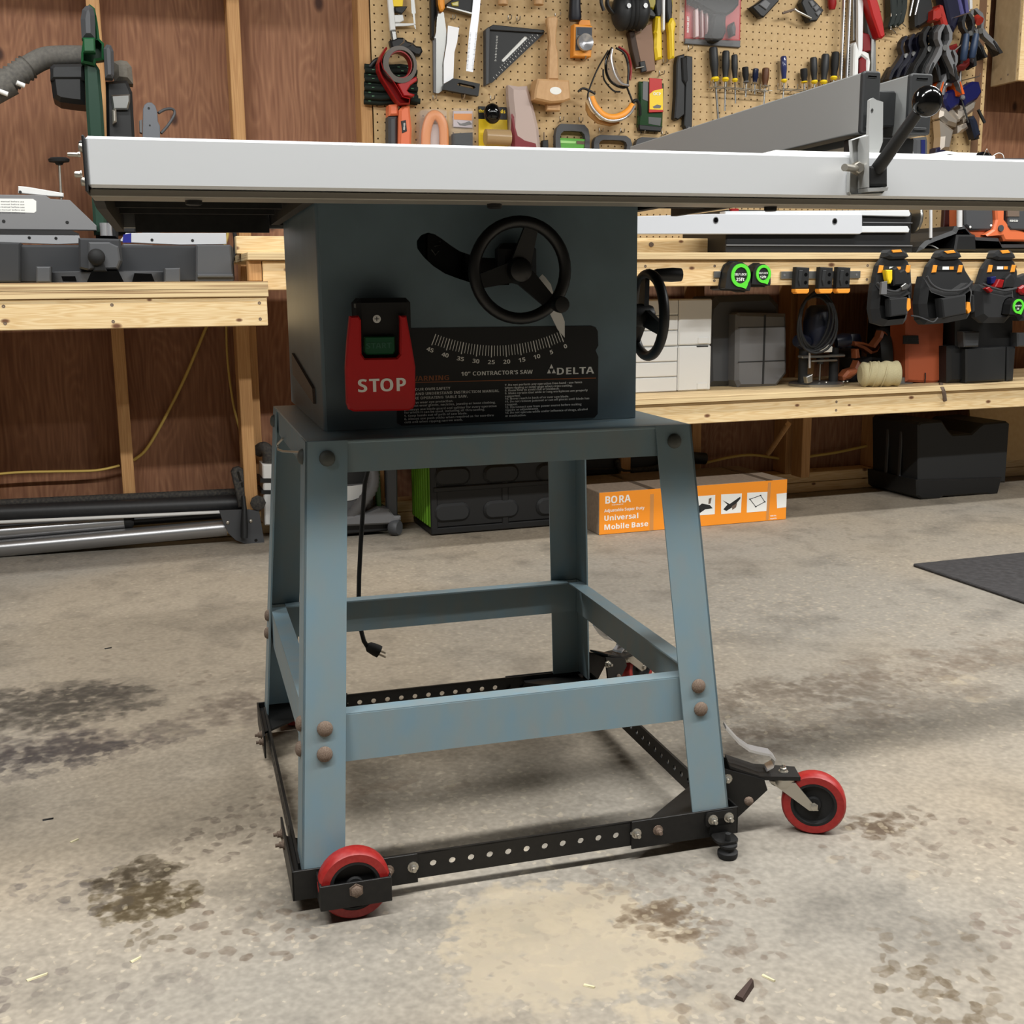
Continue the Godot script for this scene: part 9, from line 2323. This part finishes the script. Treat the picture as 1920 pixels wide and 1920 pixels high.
	pp(o, "grip", PackedVector2Array([Vector2(1.7109, 1.6621), Vector2(1.7457, 1.679), Vector2(1.7602, 1.6498), Vector2(1.7844, 1.621), Vector2(1.8081, 1.6298), Vector2(1.81, 1.6072), Vector2(1.7873, 1.5852), Vector2(1.758, 1.5857), Vector2(1.7422, 1.5698), Vector2(1.7272, 1.6067)]), 0.03, 0.09, mat(Color(0.48, 0.11, 0.10), 0.45), 0.012)
	tb(o, "steel_pin", [Vector3(1.7024, 1.6337, 0.1), Vector3(1.7298, 1.6668, 0.13)], 0.003, M.zinc, 8)
	tb(o, "bar", [Vector3(1.7907, 1.598, 0.05), Vector3(1.7974, 1.514, 0.05)], 0.006, M.steel, 8)
	base(o)
	# corner clamps
	for k in 2:
		o = thing("corner_clamp", ["left steel corner clamp with a blue plastic body", "right steel corner clamp with a blue plastic body"][k], "clamp", "blue and steel corner clamps")
		var body: PackedVector2Array = [PackedVector2Array([Vector2(1.6856, 1.4749), Vector2(1.698, 1.5019), Vector2(1.7545, 1.5233), Vector2(1.7715, 1.4936), Vector2(1.7597, 1.4589), Vector2(1.7178, 1.4344), Vector2(1.6997, 1.4489)]), PackedVector2Array([Vector2(1.7697, 1.5164), Vector2(1.8163, 1.5451), Vector2(1.8458, 1.5445), Vector2(1.8612, 1.509), Vector2(1.8413, 1.4813), Vector2(1.7892, 1.4562), Vector2(1.7721, 1.4861)])][k]
		pp(o, "blue_body", body, 0.06, 0.10, mat(Color(0.03, 0.045, 0.27), 0.35), 0.008)
		var s0: Vector3 = [Vector3(1.7484, 1.4599, 0.09), Vector3(1.8114, 1.4701, 0.09)][k]
		var plates: Array = [[PackedVector2Array([Vector2(1.6869, 1.4384), Vector2(1.7048, 1.4581), Vector2(1.7414, 1.4252), Vector2(1.7722, 1.4072), Vector2(1.7645, 1.38), Vector2(1.7149, 1.3898), Vector2(1.6841, 1.4116)]), PackedVector2Array([Vector2(1.6888, 1.4029), Vector2(1.7293, 1.3832), Vector2(1.7549, 1.3687), Vector2(1.7478, 1.3337), Vector2(1.741, 1.2948), Vector2(1.697, 1.2936), Vector2(1.6981, 1.3438)]), PackedVector2Array([Vector2(1.7164, 1.4426), Vector2(1.7401, 1.4512), Vector2(1.7714, 1.4256), Vector2(1.783, 1.403), Vector2(1.7592, 1.3945)])], [PackedVector2Array([Vector2(1.7695, 1.4416), Vector2(1.8301, 1.4824), Vector2(1.8504, 1.4755), Vector2(1.8431, 1.4444), Vector2(1.7964, 1.4119), Vector2(1.7725, 1.4033)]), PackedVector2Array([Vector2(1.7725, 1.3854), Vector2(1.8109, 1.3983), Vector2(1.8224, 1.3794), Vector2(1.7989, 1.3631), Vector2(1.7746, 1.3584)]), PackedVector2Array([Vector2(1.7784, 1.4604), Vector2(1.7931, 1.4609), Vector2(1.8125, 1.4041), Vector2(1.7984, 1.3959)])]][k]
		for q in plates:
			pp(o, "steel_jaw", q, 0.04, 0.09, mat(Color(0.74, 0.70, 0.65), 0.3, 0.7), 0.012)
		if k == 0:
			tb(o, "steel_arch", curve([Vector3(1.691, 1.4933, 0.08), Vector3(1.6988, 1.527, 0.085), Vector3(1.7275, 1.5321, 0.085), Vector3(1.7574, 1.5152, 0.08)], 4), 0.010, M.chrome, 10)
			pp(o, "blue_foot", PackedVector2Array([Vector2(1.681, 1.3014), Vector2(1.7048, 1.3098), Vector2(1.7307, 1.2912), Vector2(1.7276, 1.2678), Vector2(1.6787, 1.2666)]), 0.04, 0.08, mat(Color(0.05, 0.05, 0.20), 0.4), 0.004)
		else:
			tb(o, "screw_rod", [Vector3(1.7627, 1.4819, 0.1), Vector3(1.7956, 1.3938, 0.11)], 0.0032, M.darkgrey, 8)
			lt(o, "screw_knob", [Vector2(0, 0), Vector2(0.009, 0.0), Vector2(0.010, 0.008), Vector2(0.006, 0.012), Vector2(0, 0.012)], along(Vector3(1.7651, 1.482, 0.1), Vector3(0, 0.3, 1)), M.midgrey, 14)
		base(o)
	o = thing("hand_clamp", "navy clamp handle pointing down right of the steel corner clamps", "clamp")
	pp(o, "grip", PackedVector2Array([Vector2(1.8378, 1.4161), Vector2(1.8567, 1.4284), Vector2(1.8733, 1.4096), Vector2(1.895, 1.3597), Vector2(1.8688, 1.3432), Vector2(1.8566, 1.3701)]), 0.03, 0.07, mat(Color(0.05, 0.09, 0.17), 0.45), 0.008)
	pp(o, "tip", PackedVector2Array([Vector2(1.876, 1.3603), Vector2(1.8984, 1.363), Vector2(1.8974, 1.3453), Vector2(1.8801, 1.3408)]), 0.03, 0.055, M.black, 0.003)
	tb(o, "arm", [Vector3(1.887, 1.4518, 0.05), Vector3(1.9211, 1.4062, 0.05)], 0.006, M.darkgrey, 8)
	base(o)
	H(Vector3(1.8354, 1.5662, 0), "the blue and steel corner clamps", 0.11)
	o = thing("trim_strip", "narrow dark timber strip between two pegboard panels at the right", "trim")
	bb(o, "strip", Vector3(1.9341, 1.2733, 0.004) * Vector3(1, 1, 0) + Vector3(0, 0, 0.0042), Vector3(1.8998, 1.9326, 0.006), mat(Color(0.42, 0.30, 0.20), 0.7), 0.0)
	base(o)

func handles_low() -> void:
	# U-shaped sanders hanging by their handles
	for k in 3:
		var o := thing("hand_sander", ["dark grey framed holder with a green label, low beside the plastic bag", "middle of the dark grey framed holders hung low under the goggles", "right-hand dark grey framed holder, partly behind the fence"][k], "holder", "dark grey framed holders")
		var a: Vector3 = [Vector3(0.1579, 1.2599, 0.03), Vector3(0.2993, 1.2551, 0.03), Vector3(0.4563, 1.2542, 0.03)][k]
		var b: Vector3 = [Vector3(0.2835, 1.2582, 0.03), Vector3(0.4421, 1.2538, 0.03), Vector3(0.6027, 1.2545, 0.03)][k]
		var top: float = [1.3433, 1.3119, 1.3096][k]
		var w := b.x - a.x
		var st := mk()
		var outer := PackedVector2Array()
		var inner := PackedVector2Array()
		for q in [[0.0, -0.03, 0.16, -0.03], [0.0, 0.55, 0.13, 0.45], [0.04, 0.82, 0.16, 0.62], [0.16, 1.0, 0.24, 0.72], [0.5, 1.0, 0.5, 0.74], [0.84, 1.0, 0.76, 0.72], [0.96, 0.82, 0.84, 0.62], [1.0, 0.55, 0.87, 0.45], [1.0, -0.03, 0.84, -0.03]]:
			outer.append(Vector2(a.x + w * q[0], lerpf(a.y, top, q[1])))
			inner.append(Vector2(a.x + w * q[2], lerpf(a.y, top, q[3])))
		ring(st, outer, inner, 0.012, 0.034)
		put("frame", st, M.grey, o)
		if k == 0:
			var lb := pp(o, "green_label", PackedVector2Array([Vector2(0.1677, 1.2984), Vector2(0.2774, 1.2966), Vector2(0.2776, 1.2458), Vector2(0.1657, 1.2462)]), 0.012, 0.03, mat(Color(0.33, 0.62, 0.22), 0.4), 0.002)
			pp(lb, "label_stripe", PackedVector2Array([Vector2(0.1675, 1.2897), Vector2(0.2339, 1.2882), Vector2(0.2319, 1.2812), Vector2(0.1675, 1.281)]), 0.028, 0.0308, mat(Color(0.62, 0.82, 0.50), 0.4))
			pp(lb, "label_stripe", PackedVector2Array([Vector2(0.2358, 1.29), Vector2(0.2673, 1.2892), Vector2(0.2674, 1.2787), Vector2(0.2359, 1.2796)]), 0.028, 0.0308, M.rust)
		base(o)
		var what: String = ["the framed holder with the green label", "the middle framed holder", "the right-hand framed holder"][k]
		hook(a.x + w * 0.22, top + 0.016, what + ", left hook", 0.04)
		hook(a.x + w * 0.78, top + 0.016, what + ", right hook", 0.04)
	var o := thing("clip", "tiny black clip just above the rail, left of the green-labelled holder", "clip")
	pp(o, "body", PackedVector2Array([Vector2(0.1136, 1.2881), Vector2(0.1329, 1.2904), Vector2(0.1346, 1.2506), Vector2(0.1115, 1.2499)]), 0.01, 0.03, M.black, 0.002)
	tb(o, "wire", [Vector3(0.1212, 1.2895, 0.02), Vector3(0.1232, 1.3161, 0.015)], 0.0018, M.rust, 6)
	base(o)

func wall_cabinet() -> void:
	var o := thing("wall_cabinet", "plywood cabinet with an open front hanging on the wall at the top right", "cabinet")
	var x := 1.9764
	var y := 1.5465
	var side := cloudy(Color(0.68, 0.59, 0.46), Color(0.62, 0.53, 0.40), 0.04, 111, Vector3(3, 2, 3), 0.6)
	var zf := 0.135
	bb(o, "side_panel", Vector3(x, y, 0.005), Vector3(x + 0.018, y + 0.8, zf), side, 0.001)
	bb(o, "side_panel", Vector3(x + 0.80, y, 0.005), Vector3(x + 0.818, y + 0.8, zf), side, 0.001)
	bb(o, "bottom_panel", Vector3(x + 0.018, y + 0.03, 0.005), Vector3(x + 0.80, y + 0.048, zf - 0.01), side, 0.001)
	bb(o, "back_panel", Vector3(x + 0.018, y + 0.03, 0.003), Vector3(x + 0.80, y + 0.8, 0.009), M.fir_b)
	bb(o, "face_frame", Vector3(x, y, zf), Vector3(x + 0.035, y + 0.8, zf + 0.018), M.pine, 0.002)
	bb(o, "face_frame", Vector3(x + 0.035, y, zf), Vector3(x + 0.818, y + 0.055, zf + 0.018), M.pine, 0.002)
	for q in [[y + 0.02, 0.06], [y + 0.03, zf - 0.04]]:
		var st := mk()
		dome(st, Vector3(x, q[0], q[1]), Vector3(-1, 0, 0), 0.004, 0.0006)
		put("screw", st, M.rust, o)
	base(o)
	o = thing("paper_box", "white box with blue print inside the open wall cabinet", "box")
	bb(o, "box", Vector3(x + 0.10, y + 0.0485, 0.06), Vector3(x + 0.30, y + 0.17, zf - 0.05), M.white, 0.003)
	bb(o, "blue_print", Vector3(x + 0.12, y + 0.08, zf - 0.051), Vector3(x + 0.20, y + 0.12, zf - 0.0495), M.blue)
	base(o)

func litter() -> void:
	for q in [[Vector3(-0.6745, 0, 2.7711), 0.036, 0.6, 0], [Vector3(-1.445, 0, 2.4598), 0.024, 0.25, 1], [Vector3(-1.4131, 0, 2.1083), 0.013, 0.5, 1], [Vector3(-1.3338, 0, 2.4617), 0.014, 0.5, 1], [Vector3(-0.635, 0, 2.7557), 0.018, -1.2, 1], [Vector3(-0.838, 0, 2.6988), 0.014, -0.8, 1], [Vector3(-1.454, 0, 2.0194), 0.016, 0.0, 2], [Vector3(-1.3676, 0, 1.139), 0.016, 0.2, 2]]:
		var st := mk()
		var kind: int = q[3]
		var l: float = q[1] / 2
		var wide: float = 0.006 if kind == 0 else 0.0026
		var tall: float = 0.006 if kind == 0 else 0.0015
		var b := Basis(Vector3.UP, q[2])
		var p: Vector3 = q[0]
		hexa(st, [p + b * Vector3(-l, 0.0002, -wide), p + b * Vector3(l, 0.0002, -wide * 0.4), p + b * Vector3(l * 0.9, 0.0002, wide * 0.5), p + b * Vector3(-l * 0.95, 0.0002, wide),
			p + b * Vector3(-l, tall, -wide * 0.6), p + b * Vector3(l, tall * 1.5, -wide * 0.3), p + b * Vector3(l * 0.9, tall * 1.4, wide * 0.3), p + b * Vector3(-l * 0.95, tall * 0.8, wide * 0.7)])
		var k: int = [0, 1, 2][kind]
		var spots := {0: "curled dark brown leaf scrap on the floor at the lower right"}
		var labels := ["", "largest pale wood chip on the floor at the lower left corner", "pale wood chip on the floor left of the footprint stain", "pale wood chip below the footprint stain at the left", "thin white splinter on the floor near the dark leaf scrap", "white splinter on the pale floor patch below the saw", "dark sliver on the floor at the left edge", "dark scrap on the floor left of the saw's rear leg"]
		litter_n += 1
		solo(["leaf_scrap", "wood_chip", "dark_sliver"][kind], st, [mat(Color(0.22, 0.15, 0.12), 0.8), mat(Color(0.80, 0.76, 0.62), 0.7), M.black][kind], spots[0] if litter_n == 1 else labels[litter_n - 1], ["leaf", "wood chip", "sliver"][kind], "" if kind == 0 else ("wood chips on the floor" if kind == 1 else "dark slivers on the floor"))

var litter_n := 0
